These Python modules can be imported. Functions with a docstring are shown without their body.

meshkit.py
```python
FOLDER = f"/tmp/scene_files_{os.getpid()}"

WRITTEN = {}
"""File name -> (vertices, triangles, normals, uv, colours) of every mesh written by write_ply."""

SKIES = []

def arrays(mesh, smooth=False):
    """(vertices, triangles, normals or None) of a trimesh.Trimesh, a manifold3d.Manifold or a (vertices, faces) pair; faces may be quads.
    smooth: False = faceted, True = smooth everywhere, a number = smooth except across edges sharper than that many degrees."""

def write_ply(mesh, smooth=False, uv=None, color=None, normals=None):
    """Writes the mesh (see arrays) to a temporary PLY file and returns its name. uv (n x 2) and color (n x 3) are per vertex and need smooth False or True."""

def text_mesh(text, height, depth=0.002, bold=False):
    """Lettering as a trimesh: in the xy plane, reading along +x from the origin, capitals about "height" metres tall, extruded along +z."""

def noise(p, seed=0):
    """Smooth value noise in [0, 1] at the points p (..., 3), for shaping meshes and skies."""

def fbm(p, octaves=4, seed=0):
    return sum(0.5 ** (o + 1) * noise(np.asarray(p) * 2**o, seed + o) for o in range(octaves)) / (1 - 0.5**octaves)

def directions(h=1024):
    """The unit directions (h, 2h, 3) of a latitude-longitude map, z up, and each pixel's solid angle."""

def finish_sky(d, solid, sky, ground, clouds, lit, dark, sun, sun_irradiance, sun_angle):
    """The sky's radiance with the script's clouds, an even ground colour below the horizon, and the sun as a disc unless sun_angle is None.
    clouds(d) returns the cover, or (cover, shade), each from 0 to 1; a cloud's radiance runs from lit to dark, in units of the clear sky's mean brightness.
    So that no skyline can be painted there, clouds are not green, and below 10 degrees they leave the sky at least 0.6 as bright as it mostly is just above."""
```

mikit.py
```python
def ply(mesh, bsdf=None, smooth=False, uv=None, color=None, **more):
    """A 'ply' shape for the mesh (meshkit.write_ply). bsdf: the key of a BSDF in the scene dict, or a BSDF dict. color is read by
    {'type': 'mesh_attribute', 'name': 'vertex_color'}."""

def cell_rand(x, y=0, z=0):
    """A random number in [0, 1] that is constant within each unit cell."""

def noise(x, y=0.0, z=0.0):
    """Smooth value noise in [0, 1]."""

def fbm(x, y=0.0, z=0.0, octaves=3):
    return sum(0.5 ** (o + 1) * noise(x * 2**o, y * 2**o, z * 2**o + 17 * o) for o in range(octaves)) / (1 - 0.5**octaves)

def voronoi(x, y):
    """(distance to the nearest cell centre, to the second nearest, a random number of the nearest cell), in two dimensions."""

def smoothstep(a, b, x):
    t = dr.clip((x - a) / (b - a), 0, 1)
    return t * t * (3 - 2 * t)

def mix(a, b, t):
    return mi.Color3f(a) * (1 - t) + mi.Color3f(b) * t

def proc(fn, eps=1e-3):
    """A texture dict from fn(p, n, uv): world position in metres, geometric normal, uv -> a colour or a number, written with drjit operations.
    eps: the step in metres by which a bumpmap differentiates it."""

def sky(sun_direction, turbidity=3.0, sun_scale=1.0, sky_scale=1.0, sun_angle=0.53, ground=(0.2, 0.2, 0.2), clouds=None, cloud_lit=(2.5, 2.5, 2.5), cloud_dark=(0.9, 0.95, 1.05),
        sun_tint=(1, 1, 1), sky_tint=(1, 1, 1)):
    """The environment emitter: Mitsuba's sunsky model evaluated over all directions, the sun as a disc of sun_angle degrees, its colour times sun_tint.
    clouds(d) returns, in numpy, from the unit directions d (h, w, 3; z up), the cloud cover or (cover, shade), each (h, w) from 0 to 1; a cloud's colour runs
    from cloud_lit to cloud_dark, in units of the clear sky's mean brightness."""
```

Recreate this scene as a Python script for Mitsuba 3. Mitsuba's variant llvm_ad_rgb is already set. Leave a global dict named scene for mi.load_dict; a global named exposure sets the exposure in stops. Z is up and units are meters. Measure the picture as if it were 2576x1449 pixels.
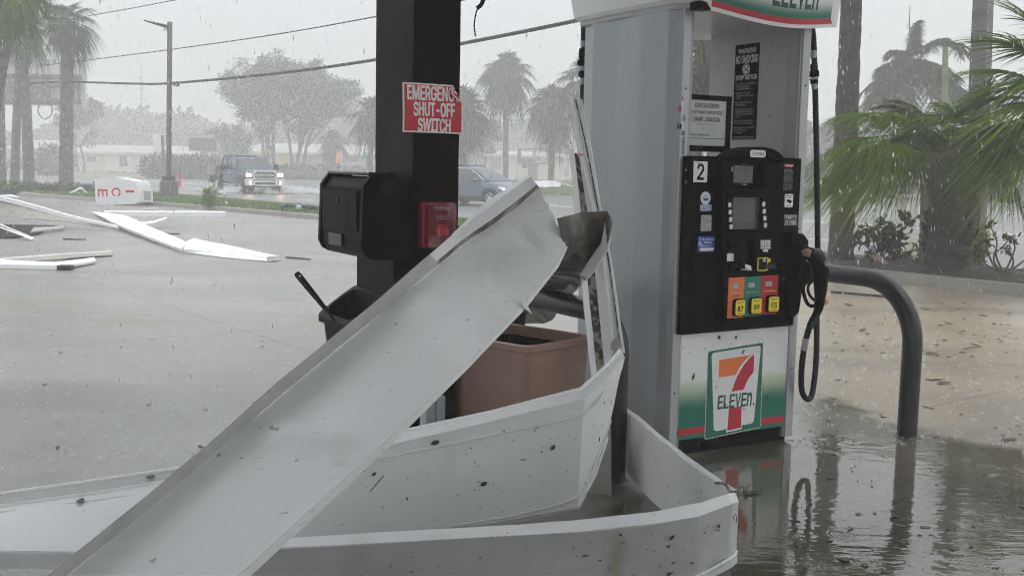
import math, random
import numpy as np, trimesh, shapely, shapely.affinity
import drjit as dr
import mitsuba as mi
import mikit, meshkit
from shapely.geometry import Polygon, box as sbox
T = mi.ScalarTransform4f
PI = math.pi
scene, labels = {}, {}

# ------------------------------------------------------------------ camera
FOC, CU, CV = 2700.0, 1288.0, 724.5          # in units of a 2576 x 1449 picture
EYE = np.array([0.0, 0.0, 1.5])
PITCH, ROLL = math.atan(300.0 / 2700.0), 0.0195
_r0, _u0 = np.array([1.0, 0, 0]), np.array([0, math.sin(PITCH), math.cos(PITCH)])
FWD = np.array([0, math.cos(PITCH), -math.sin(PITCH)])
RGT = _r0 * math.cos(ROLL) + _u0 * math.sin(ROLL)
UPV = _u0 * math.cos(ROLL) - _r0 * math.sin(ROLL)
scene['camera'] = {'type': 'perspective', 'fov': 2 * math.degrees(math.atan(CU / FOC)), 'fov_axis': 'x',
                   'near_clip': 0.05, 'far_clip': 5000.0,
                   'to_world': T().look_at(origin=EYE.tolist(), target=(EYE + FWD).tolist(), up=UPV.tolist()),
                   'medium': {'type': 'ref', 'id': 'rain_air'}}
# ------------------------------------------------------------------ sky, exposure
scene['daylight'] = mikit.sky((0.25, -0.35, 0.9), turbidity=6, sun_scale=0.12, sun_angle=25, sky_scale=1.0,
                              clouds=lambda d: (np.ones(d.shape[:2]), 0.97 * (1 - np.clip(d[..., 2], 0, 1) ** 0.8) + 0.20 * (meshkit.fbm(d * 2.2, 3, 5) - 0.5)),
                              cloud_lit=(2.85, 2.97, 3.08), cloud_dark=(1.03, 1.10, 1.16), ground=(0.25, 0.25, 0.25))
exposure = 2.0


def ray(u, v):
    return FWD + (u - CU) / FOC * RGT - (v - CV) / FOC * UPV


def P(u, v, d):
    """The point d metres ahead of the camera (world y)."""
    r = ray(u, v)
    return EYE + r * (d / r[1])


def G(u, v, z=0.0):
    """The point on the level z."""
    r = ray(u, v)
    return EYE + r * ((z - EYE[2]) / r[2])


# ------------------------------------------------------------------ materials
def C(*c):
    return {'type': 'rgb', 'value': list(map(float, c))}


def proc(fn, eps=1e-3):
    return mikit.proc(fn, eps)


def pri(base, rough=0.5, **k):
    two = k.pop('two', True)
    b = {'type': 'principled', 'base_color': base if isinstance(base, dict) else C(*base), 'roughness': rough if isinstance(rough, dict) else float(rough), **k}
    return {'type': 'twosided', 'bsdf': b} if two else b


def bump(b, fn, scale, eps=1e-3):
    return {'type': 'bumpmap', 'arbitrary': proc(fn, eps), 'scale': float(scale), 'bsdf': b}


N, F, S, MX = mikit.noise, mikit.fbm, mikit.smoothstep, mikit.mix


def mat(name, d):
    scene['mat_' + name] = d
    return 'mat_' + name


def flat(name, c, rough=0.5, **k):
    return mat(name, pri(c, rough, **k))


# wet painted steel of the torn fascia: off-white, faint chalking and rain dirt
def paint_col(p, n, uv):
    a = F(p.x * 3, p.y * 3, p.z * 3, 3)
    s = N(p.x * 60, p.y * 60, p.z * 60)
    s2 = N(p.x * 23 + 9, p.y * 23, p.z * 23)
    c = MX((0.65, 0.665, 0.675), (0.74, 0.745, 0.74), a)
    c = MX(c, (0.30, 0.29, 0.25), S(0.865, 0.9, s) * S(0.5, 0.7, s2) * 0.75)
    c = MX(c, (0.36, 0.29, 0.10), S(0.055, 0.0, dr.abs(p.x - float(STAIN[0]) + 0.02 * (N(p.z * 30, p.x * 20) - 0.5))) * S(0.36, 0.20, p.z) * S(0.35, 0.0, dr.abs(p.y - float(STAIN[1]))) * 0.55)
    c = MX(c, (0.40, 0.39, 0.35), S(0.56, 0.8, F(p.x * 9, p.y * 9, p.z * 2.5, 4)) * 0.16)
    return MX(c, (0.36, 0.34, 0.30), S(0.80, 0.86, N(p.x * 7 + p.y * 40, p.y * 9 - p.x * 30, p.z * 90)) * S(0.5, 0.7, N(p.x * 2.3, p.y * 2.3, p.z * 2.3 + 4)) * 0.22)


STAIN = P(1552, 1430, 3.5)


def peel(p, n, uv):
    return N(p.x * 170, p.y * 170, p.z * 170) + 0.5 * N(p.x * 420, p.y * 420, p.z * 420)


mat('fascia_paint', {'type': 'twosided', 'bsdf': bump(pri(proc(paint_col), 0.42, two=False, specular=0.5), peel, 0.0006, 2e-3)})
mat('fascia_back', pri(proc(lambda p, n, uv: MX((0.20, 0.19, 0.165), (0.36, 0.35, 0.32), F(p.x * 7, p.y * 7, p.z * 7, 4))), 0.5))
mat('fascia_shaded', {'type': 'twosided', 'bsdf': bump(pri(proc(lambda p, n, uv: paint_col(p, n, uv) * (0.50 + 0.22 * F(p.x * 5, p.y * 5, p.z * 5, 4))), 0.45, two=False), peel, 0.0006, 2e-3)})  # fascia paint darkened and mottled: shade on the lowest panel put into its colour
mat('fascia_flange', pri(proc(lambda p, n, uv: MX((0.33, 0.335, 0.325), (0.45, 0.455, 0.445), F(p.x * 12, p.y * 12, p.z * 12, 4))), 0.45))  # darker than the face paint, the shade of the folds put into the colour
mat('flap_back', pri(proc(lambda p, n, uv: MX((0.05, 0.045, 0.037), (0.33, 0.315, 0.28), S(0.3, 0.75, F(p.x * 11 + p.z * 5, p.y * 11, p.z * 4, 4)))), 0.45))
mat('rust', pri(proc(lambda p, n, uv: MX((0.06, 0.05, 0.042), (0.30, 0.28, 0.25), S(0.45, 0.65, F(p.x * 40, p.y * 40, p.z * 22, 3)))), 0.8))
mat('far_white', pri(proc(lambda p, n, uv: MX((0.70, 0.72, 0.73), (0.82, 0.83, 0.83), F(p.x * 2, p.y * 2, p.z * 2, 3))), 0.4))
flat('seam_white', (0.8, 0.8, 0.79), 0.35)
mat('column_paint', {'type': 'twosided', 'bsdf': bump(pri(proc(lambda p, n, uv: MX((0.003, 0.0022, 0.0014), (0.010, 0.0075, 0.0048), F(p.x * 14, p.y * 14, p.z * 3, 4))), proc(lambda p, n, uv: 0.28 + 0.3 * F(p.x * 9, p.y * 9, p.z * 2, 3)), two=False, specular=0.05),
                                                   lambda p, n, uv: F(p.x * 70, p.y * 70, p.z * 40, 3), 0.004, 2e-3)})
mat('black_plastic', {'type': 'twosided', 'bsdf': bump(pri(proc(lambda p, n, uv: MX((0.002, 0.002, 0.0022), (0.005, 0.005, 0.005), F(p.x * 11, p.y * 11, p.z * 11, 3))), proc(lambda p, n, uv: 0.3 + 0.25 * F(p.x * 20, p.y * 20, p.z * 6, 2)), two=False, specular=0.05), lambda p, n, uv: N(p.x * 300, p.y * 300, p.z * 300), 0.0004, 2e-3)})
flat('black_gloss', (0.004, 0.004, 0.0045), 0.15, specular=0.25)
flat('rubber', (0.008, 0.009, 0.012), 0.38, specular=0.3)
mat('guard_paint', {'type': 'twosided', 'bsdf': bump(pri(proc(lambda p, n, uv: MX((0.008, 0.0085, 0.0095), (0.018, 0.018, 0.019), F(p.x * 12, p.y * 12, p.z * 5, 4))), 0.34, two=False), lambda p, n, uv: F(p.x * 60, p.y * 60, p.z * 60, 2), 0.003, 2e-3)})
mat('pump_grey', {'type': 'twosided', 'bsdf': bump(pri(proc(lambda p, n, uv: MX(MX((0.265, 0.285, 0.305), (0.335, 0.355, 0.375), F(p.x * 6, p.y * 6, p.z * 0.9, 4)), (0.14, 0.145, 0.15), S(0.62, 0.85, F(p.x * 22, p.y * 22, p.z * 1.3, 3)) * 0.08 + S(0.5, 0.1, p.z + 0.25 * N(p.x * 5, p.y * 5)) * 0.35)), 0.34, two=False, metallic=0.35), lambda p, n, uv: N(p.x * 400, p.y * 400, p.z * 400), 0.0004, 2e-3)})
flat('trim_grey', (0.42, 0.43, 0.45), 0.35, metallic=0.4)
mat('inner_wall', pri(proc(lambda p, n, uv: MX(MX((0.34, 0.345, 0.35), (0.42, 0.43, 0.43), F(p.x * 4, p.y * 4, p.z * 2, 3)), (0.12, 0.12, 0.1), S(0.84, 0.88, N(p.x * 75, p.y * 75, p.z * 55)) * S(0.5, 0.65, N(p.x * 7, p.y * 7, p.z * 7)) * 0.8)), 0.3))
flat('crown_white', (0.74, 0.75, 0.75), 0.35)
flat('white_print', (0.74, 0.74, 0.73), 0.45)
flat('grey_print', (0.42, 0.43, 0.43), 0.5)
flat('black_print', (0.004, 0.004, 0.0045), 0.5, specular=0.03)
flat('paper', (0.46, 0.475, 0.48), 0.4)
flat('logo_green', (0.012, 0.145, 0.095), 0.4)
flat('logo_red', (0.50, 0.022, 0.045), 0.4)
flat('logo_orange', (0.80, 0.19, 0.05), 0.4)
flat('dark_green', (0.006, 0.085, 0.055), 0.45)
flat('blue_print', (0.03, 0.075, 0.36), 0.4)
flat('pale_blue', (0.42, 0.52, 0.62), 0.4)
flat('yellow', (0.80, 0.62, 0.04), 0.4)
flat('button_orange', (0.72, 0.165, 0.045), 0.42)
flat('button_green', (0.012, 0.18, 0.115), 0.42)
flat('button_red', (0.45, 0.018, 0.035), 0.42)
mat('screen', pri(proc(lambda p, n, uv: MX((0.10, 0.105, 0.11), (0.19, 0.20, 0.205), S(0.40, 0.95, N(p.x * 260, p.y * 260, p.z * 260)) * S(0.3, 0.6, N(p.x * 31, p.y * 31, p.z * 31)))), 0.12))
flat('peach', (0.62, 0.34, 0.24), 0.5)
mat('bin_clay', {'type': 'twosided', 'bsdf': bump(pri(proc(lambda p, n, uv: MX((0.25, 0.15, 0.112), (0.32, 0.205, 0.16), F(p.x * 8, p.y * 8, p.z * 8, 4))), 0.45, two=False), lambda p, n, uv: N(p.x * 260, p.y * 260, p.z * 260), 0.0008, 2e-3)})
flat('sign_red', (0.52, 0.014, 0.028), 0.3)
flat('switch_red', (0.20, 0.006, 0.016), 0.2)
flat('box_grey', (0.36, 0.38, 0.40), 0.4, metallic=0.4)
flat('steel', (0.5, 0.5, 0.5), 0.3, metallic=0.9)
scene['mat_clear_plastic'] = {'type': 'thindielectric'}


# ------------------------------------------------------------------ naming
def numbered(key):
    if key not in labels and key not in scene:
        return key
    k = 1
    while f'{key}_{k:03d}' in labels or f'{key}_{k:03d}' in scene:
        k += 1
    return f'{key}_{k:03d}'


def thing(name, label, cat, group=None, kind=None):
    key = numbered(name)
    labels[key] = {'label': label, 'category': cat}
    if group:
        labels[key]['group'] = group
    if kind:
        labels[key]['kind'] = kind
    return key


def put(key, mesh, m, smooth=False, **more):
    scene[key] = mikit.ply(mesh, m if m.startswith('mat_') else 'mat_' + m, smooth=smooth, **more)
    return key


def part(parent, name, mesh, m, smooth=False, label=None, kind=None, **more):
    key = numbered(parent + '__' + name)
    labels[key] = {}
    if label:
        labels[key]['label'] = label
    if kind:
        labels[key]['kind'] = kind
    put(key, mesh, m, smooth, **more)
    return key


def single(name, mesh, m, label, cat, smooth=False, group=None):
    key = thing(name, label, cat, group)
    return put(key, mesh, m, smooth)


def struct(name, mesh, m, smooth=False, label=None):
    labels[name] = {'kind': 'structure'}
    if label:
        labels[name]['label'] = label
    return put(name, mesh, m, smooth)


# ------------------------------------------------------------------ meshes
cat = lambda *m: trimesh.util.concatenate([x for y in m for x in (y if isinstance(y, (list, tuple)) else [y])])


def frame(o, x, y, z):
    M = np.eye(4)
    M[:3, 0], M[:3, 1], M[:3, 2], M[:3, 3] = x, y, z, o
    return M


def moved(m, M):
    m = m.copy()
    m.apply_transform(M)
    return m


def box(lo, hi, M=None):
    lo, hi = np.minimum(lo, hi), np.maximum(lo, hi)
    m = trimesh.creation.box(extents=np.array(hi) - lo)
    m.apply_translation((np.array(hi) + lo) / 2)
    return moved(m, M) if M is not None else m


def rbox(lo, hi, r=0.01, M=None, seg=2):
    """A box with rounded edges."""
    lo, hi = np.minimum(lo, hi).astype(float), np.maximum(lo, hi).astype(float)
    r = min(r, (hi - lo).min() * 0.49)
    s = trimesh.creation.icosphere(subdivisions=1, radius=r) if seg < 3 else trimesh.creation.icosphere(subdivisions=2, radius=r)
    pts = np.vstack([s.vertices + [x, y, z] for x in (lo[0] + r, hi[0] - r) for y in (lo[1] + r, hi[1] - r) for z in (lo[2] + r, hi[2] - r)])
    m = trimesh.convex.convex_hull(pts)
    return moved(m, M) if M is not None else m


def hull(pts):
    return trimesh.convex.convex_hull(np.array(pts, float))


def extr(poly, h, M=None):
    gs = getattr(poly, 'geoms', [poly])
    m = cat([trimesh.creation.extrude_polygon(g, h, engine='earcut') for g in gs if g.area > 1e-9])
    return moved(m, M) if M is not None else m


def spline(pts, n):
    """Catmull-Rom through the points, n steps a segment."""
    p = np.array(pts, float)
    p = np.vstack([2 * p[0] - p[1], p, 2 * p[-1] - p[-2]])
    out = []
    t = np.linspace(0, 1, n, endpoint=False)[:, None]
    for i in range(1, len(p) - 2):
        a, b, c, d = p[i - 1:i + 3]
        out.append(0.5 * (2 * b + (c - a) * t + (2 * a - 5 * b + 4 * c - d) * t ** 2 + (3 * b - a - 3 * c + d) * t ** 3))
    return np.vstack(out + [p[-2:-1]])


def tube(pts, r, n=10, cap=True):
    p = np.array(pts, float)
    r = np.broadcast_to(np.asarray(r, float), len(p))
    t = np.gradient(p, axis=0)
    t /= np.linalg.norm(t, axis=1, keepdims=True) + 1e-12
    ref = np.array([0, 0, 1.0]) if abs(t[0, 2]) < 0.9 else np.array([1.0, 0, 0])
    x = np.cross(t[0], ref)
    x /= np.linalg.norm(x)
    rings = []
    ang = np.arange(n) * 2 * PI / n
    for i in range(len(p)):
        x = x - t[i] * (x @ t[i])
        x /= np.linalg.norm(x)
        y = np.cross(t[i], x)
        rings.append(p[i] + r[i] * (np.cos(ang)[:, None] * x + np.sin(ang)[:, None] * y))
    v = np.vstack(rings)
    f = []
    for i in range(len(p) - 1):
        a, b = i * n + np.arange(n), i * n + (np.arange(n) + 1) % n
        f += [np.stack([a, b, b + n], 1), np.stack([a, b + n, a + n], 1)]
    f = np.vstack(f)
    if cap:
        v = np.vstack([v, p[:1], p[-1:]])
        k, e = np.arange(n), (len(p) - 1) * n
        f = np.vstack([f, np.stack([(k + 1) % n, k, k * 0 + len(v) - 2], 1), np.stack([e + k, e + (k + 1) % n, k * 0 + len(v) - 1], 1)])
    return trimesh.Trimesh(v, f, process=False)


def rod(a, b, r, n=8):
    return tube([a, b], r, n)


def lathe(profile, M=None, n=24):
    m = trimesh.creation.revolve(np.array(profile, float), sections=n)
    return moved(m, M) if M is not None else m


def grid_mesh(g):
    """A mesh over a grid of points (rows, cols, 3)."""
    g = np.asarray(g, float)
    a, b = g.shape[:2]
    i = (np.arange(a - 1)[:, None] * b + np.arange(b - 1)).ravel()
    f = np.vstack([np.stack([i, i + 1, i + b + 1], 1), np.stack([i, i + b + 1, i + b], 1)])
    return trimesh.Trimesh(g.reshape(-1, 3), f, process=False)


def refine(rows, nu, nv, smooth_rows=False):
    """Subdivides a grid: nu steps between rows, nv steps between columns."""
    g = np.asarray(rows, float)
    if smooth_rows:
        g = np.stack([spline(g[:, j], nu) for j in range(g.shape[1])], 1)
    else:
        t = np.concatenate([i + np.arange(nu) / nu for i in range(len(g) - 1)] + [[len(g) - 1]])
        i = np.minimum(t.astype(int), len(g) - 2)
        g = g[i] + (g[i + 1] - g[i]) * (t - i)[:, None, None]
    t = np.concatenate([i + np.arange(nv) / nv for i in range(g.shape[1] - 1)] + [[g.shape[1] - 1]])
    i = np.minimum(t.astype(int), g.shape[1] - 2)
    return g[:, i] + (g[:, i + 1] - g[:, i]) * (t - i)[None, :, None]


def sheet(rows, t=0.004, nu=6, nv=3, dent=0.0, freq=3.0, seed=0, smooth_rows=False, jag=0.0):
    """Sheet metal of thickness t over a grid of points; dent: the height of its dents; jag: a torn last row."""
    g = refine(rows, nu, nv, smooth_rows)
    if jag:
        k = np.arange(g.shape[1])
        d = g[-1] - g[-2]
        d /= np.linalg.norm(d, axis=1, keepdims=True) + 1e-9
        g[-1] += d * (jag * (meshkit.noise(np.stack([k * 0.9 + seed, k * 0, k * 0], 1), 3) - 0.5))[:, None]
    du, dv = np.gradient(g, axis=0), np.gradient(g, axis=1)
    n = np.cross(du, dv)
    n /= np.linalg.norm(n, axis=2, keepdims=True) + 1e-12
    if dent:
        h = (meshkit.fbm(g * freq, 3, seed) - 0.5) * 2 * dent
        g = g + n * h[..., None]
    A, B = grid_mesh(g + n * t / 2), grid_mesh(g - n * t / 2)
    B.invert()
    a, b = g.shape[:2]
    ids = np.arange(a * b).reshape(a, b)
    ring = np.concatenate([ids[0], ids[1:, -1], ids[-1, -2::-1], ids[-2:0:-1, 0]])
    nx = np.roll(ring, -1)
    off = a * b
    f = np.vstack([A.faces, B.faces + off, np.stack([ring, ring + off, nx + off], 1), np.stack([ring, nx + off, nx], 1)])
    return trimesh.Trimesh(np.vstack([A.vertices, B.vertices]), f, process=False)


_texts = {}


def words(text, w=None, h=0.02, M=None, depth=0.0006, bold=False):
    """Lettering scaled to the width w and capital height h, its lower left corner at the origin."""
    k = (text, bold)
    if k not in _texts:
        m = meshkit.text_mesh(text, 1.0, 1.0, bold)
        m.apply_translation([-m.bounds[0][0], 0, 0])
        _texts[k] = m
    m = _texts[k].copy()
    s = w / m.bounds[1][0] if w else h
    m.apply_scale([s, h, depth])
    return moved(m, M) if M is not None else m


def rrect(x0, y0, x1, y1, r):
    return sbox(x0 + r, y0 + r, x1 - r, y1 - r).buffer(r, 4)


def fan_frond(o, az, el, stem, size, nseg, spread, droop, wind, rng, width=0.03, nst=5):
    """A fan leaf: a bent stem and nseg narrow drooping fingers; in world space, so that droop and wind pull the right way."""
    d = np.array([math.cos(az) * math.cos(el), math.sin(az) * math.cos(el), math.sin(el)])
    side = np.cross(d, [0, 0, 1.0])
    side /= np.linalg.norm(side) + 1e-9
    t = np.linspace(0, 1, 5)[:, None]
    pet = o + d * stem * t + np.array([0, 0, -1.0]) * droop * 0.25 * stem * t ** 2 + wind * 0.2 * stem * t ** 2
    tip = pet[-1]
    td = pet[-1] - pet[-2]
    td /= np.linalg.norm(td)
    side = np.cross(td, [0, 0, 1.0])
    side /= np.linalg.norm(side) + 1e-9
    upn = np.cross(side, td)
    a = np.linspace(-spread, spread, nseg) + rng.normal(0, 0.03, nseg)
    L = size * (0.62 + 0.38 * np.cos(a * 0.8)) * rng.uniform(0.85, 1.08, nseg)
    dirs = np.cos(a)[:, None] * td + np.sin(a)[:, None] * side + (0.25 * np.abs(np.sin(a)))[:, None] * upn
    dirs /= np.linalg.norm(dirs, axis=1, keepdims=True)
    s = np.linspace(0, 1, nst)
    back = tip - td * size * 0.12 * (1 - np.cos(a))[:, None]
    c = back[:, None] + dirs[:, None] * (L[:, None] * s)[..., None]
    pull = np.array([0, 0, -1.0]) * droop + wind
    c = c + pull * (L[:, None] * s ** 2 * rng.uniform(0.75, 1.25, (nseg, 1)))[..., None]
    w = width * np.array([0.6, 1.0, 0.85, 0.5, 0.05])[:nst] if nst == 5 else width * np.linspace(1, 0.05, nst)
    perp = np.cross(dirs, upn)
    perp /= np.linalg.norm(perp, axis=1, keepdims=True) + 1e-9
    perp = perp + upn * rng.uniform(-0.7, 0.7, (nseg, 1))
    lft, rgt = c - perp[:, None] * w[None, :, None], c + perp[:, None] * w[None, :, None]
    v = np.stack([lft, rgt], 2).reshape(-1, 3)
    base = (np.arange(nseg) * nst * 2)[:, None] + (np.arange(nst - 1) * 2)[None]
    b = base.ravel()
    f = np.vstack([np.stack([b, b + 1, b + 3], 1), np.stack([b, b + 3, b + 2], 1)])
    return cat(trimesh.Trimesh(v, f, process=False), tube(pet, np.linspace(0.022, 0.010, 5) * max(1, size), 5))


def pinnate_frond(o, az, el, length, droop, wind, rng, n=34, leaf=0.55, width=0.022, hang=0.8):
    """A feather leaf: a bowed midrib with hanging leaflets on both sides."""
    d = np.array([math.cos(az) * math.cos(el), math.sin(az) * math.cos(el), math.sin(el)])
    pull = np.array([0, 0, -1.0]) * droop + wind
    t = np.linspace(0, 1, 9)[:, None]
    rib = o + d * length * t + pull * length * t ** 2
    tt = np.repeat(np.linspace(0.12, 1, n), 2)
    sgn = np.tile([-1.0, 1.0], n)
    b = o + d * length * tt[:, None] + pull * length * tt[:, None] ** 2
    tan = d + 2 * pull * tt[:, None]
    tan /= np.linalg.norm(tan, axis=1, keepdims=True)
    side = np.cross(tan, [0, 0, 1.0])
    side /= np.linalg.norm(side, axis=1, keepdims=True) + 1e-9
    L = leaf * (0.45 + 0.55 * np.sin(PI * np.clip(tt * 0.9 + 0.1, 0, 1))) * rng.uniform(0.8, 1.15, 2 * n)
    ld = tan * 0.55 + side * (sgn * 0.8)[:, None] + rng.normal(0, 0.15, (2 * n, 3))
    ld /= np.linalg.norm(ld, axis=1, keepdims=True)
    s = np.array([0, 0.4, 0.75, 1.0])
    c = b[:, None] + ld[:, None] * (L[:, None] * s)[..., None] + (np.array([0, 0, -hang]) + wind)[None, None] * (L[:, None] * s ** 2)[..., None]
    w = width * np.array([0.7, 1.0, 0.7, 0.05])
    perp = np.cross(ld, np.cross(ld, [0, 0, 1.0]) + rng.normal(0, 0.3, ld.shape))
    perp /= np.linalg.norm(perp, axis=1, keepdims=True) + 1e-9
    v = np.stack([c - perp[:, None] * w[None, :, None], c + perp[:, None] * w[None, :, None]], 2).reshape(-1, 3)
    k = ((np.arange(2 * n) * 8)[:, None] + (np.arange(3) * 2)[None]).ravel()
    f = np.vstack([np.stack([k, k + 1, k + 3], 1), np.stack([k, k + 3, k + 2], 1)])
    return cat(trimesh.Trimesh(v, f, process=False), tube(rib, np.linspace(0.03, 0.008, 9), 5))


def leaves(centres, size, rng, aspect=0.45, up=0.0, hang=0.0):
    """Leaf-sized pointed faces with random turns at the points."""
    c = np.asarray(centres, float)
    n = len(c)
    d = rng.normal(size=(n, 3)) + [0, 0, up - hang]
    d /= np.linalg.norm(d, axis=1, keepdims=True)
    e = np.cross(d, rng.normal(size=(n, 3)))
    e /= np.linalg.norm(e, axis=1, keepdims=True)
    L = (size * rng.uniform(0.6, 1.35, n))[:, None]
    v = np.stack([c, c + d * L * 0.45 + e * L * aspect * 0.5, c + d * L, c + d * L * 0.45 - e * L * aspect * 0.5], 1).reshape(-1, 3)
    k = np.arange(n) * 4
    return trimesh.Trimesh(v, np.vstack([np.stack([k, k + 1, k + 2], 1), np.stack([k, k + 2, k + 3], 1)]), process=False)


def grow(o, d, L, r, depth, rng, spread=0.55, up=0.25, shrink=0.72, wind=np.zeros(3), kids=(2, 3)):
    """Branches: a list of tubes and of the end points of the twigs."""
    bend = rng.normal(0, 0.12, 3)
    pts = [o + d * L * t + bend * L * t * t for t in (0, 0.35, 0.7, 1.0)]
    tubes, ends = [tube(pts, np.linspace(r, r * 0.66, 4), 7 if depth > 1 else 5, cap=False)], []
    if depth == 0:
        return tubes, [(pts[1], pts[3])]
    for k in range(rng.integers(kids[0], kids[1] + 1)):
        nd = d + rng.normal(0, spread, 3) + [0, 0, up] + wind
        nd /= np.linalg.norm(nd)
        a = grow(pts[3] if k else pts[3], nd, L * shrink * rng.uniform(0.8, 1.2), r * 0.64, depth - 1, rng, spread, up, shrink, wind, kids)
        tubes += a[0]
        ends += a[1]
    if depth <= 2:
        ends.append((pts[1], pts[3]))
    return tubes, ends


# ------------------------------------------------------------------ ground, lot, road
KD, KN = np.array([0.605, -0.796, 0.0]), np.array([0.796, 0.605, 0.0])      # along the kerb towards the right, and across it to the road
ZH = np.array([0, 0, 1.0])


def K(s, c, z=0.0):
    return KD * s + KN * c + ZH * z


def kerb_c(s):
    """The kerb line bends towards the lot at the far left."""
    return 13.55 - 1.9 * np.clip((-27.0 - s) / 14.0, 0, 1.3) ** 1.4


def rain_mottle(p):
    return F(p.x * 0.55, p.y * 0.55, 0, 4)


def lot_col(p, n, uv):
    a = F(p.x * 0.5, p.y * 0.8, 0, 4)
    g = N(p.x * 90, p.y * 90) * 0.5 + N(p.x * 260, p.y * 260) * 0.5
    c = MX(MX((0.155, 0.152, 0.146), (0.23, 0.226, 0.219), a), MX((0.20, 0.165, 0.118), (0.30, 0.255, 0.195), a), S(0.5, 5.0, p.x + 2.0 * F(p.x * 0.7, p.y * 0.7, 9, 2)))
    c = MX(c, (0.10, 0.095, 0.085), S(0.60, 0.80, F(p.x * 0.35 + 20, p.y * 0.9, 5, 4)) * 0.45)
    c = MX(c, (0.165, 0.145, 0.115), S(0.52, 0.78, F(p.x * 1.6 + 5, p.y * 1.6, 3, 4)) * 0.6)
    return c * (0.82 + 0.36 * g)


def lot_rough(p, n, uv):
    return 0.15 + 0.27 * F(p.x * 0.9, p.y * 0.9, 7, 4)


def lot_bump(p, n, uv):
    return F(p.x * 55, p.y * 55, 0, 3) + 0.5 * N(p.x * 12, p.y * 12)


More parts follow.
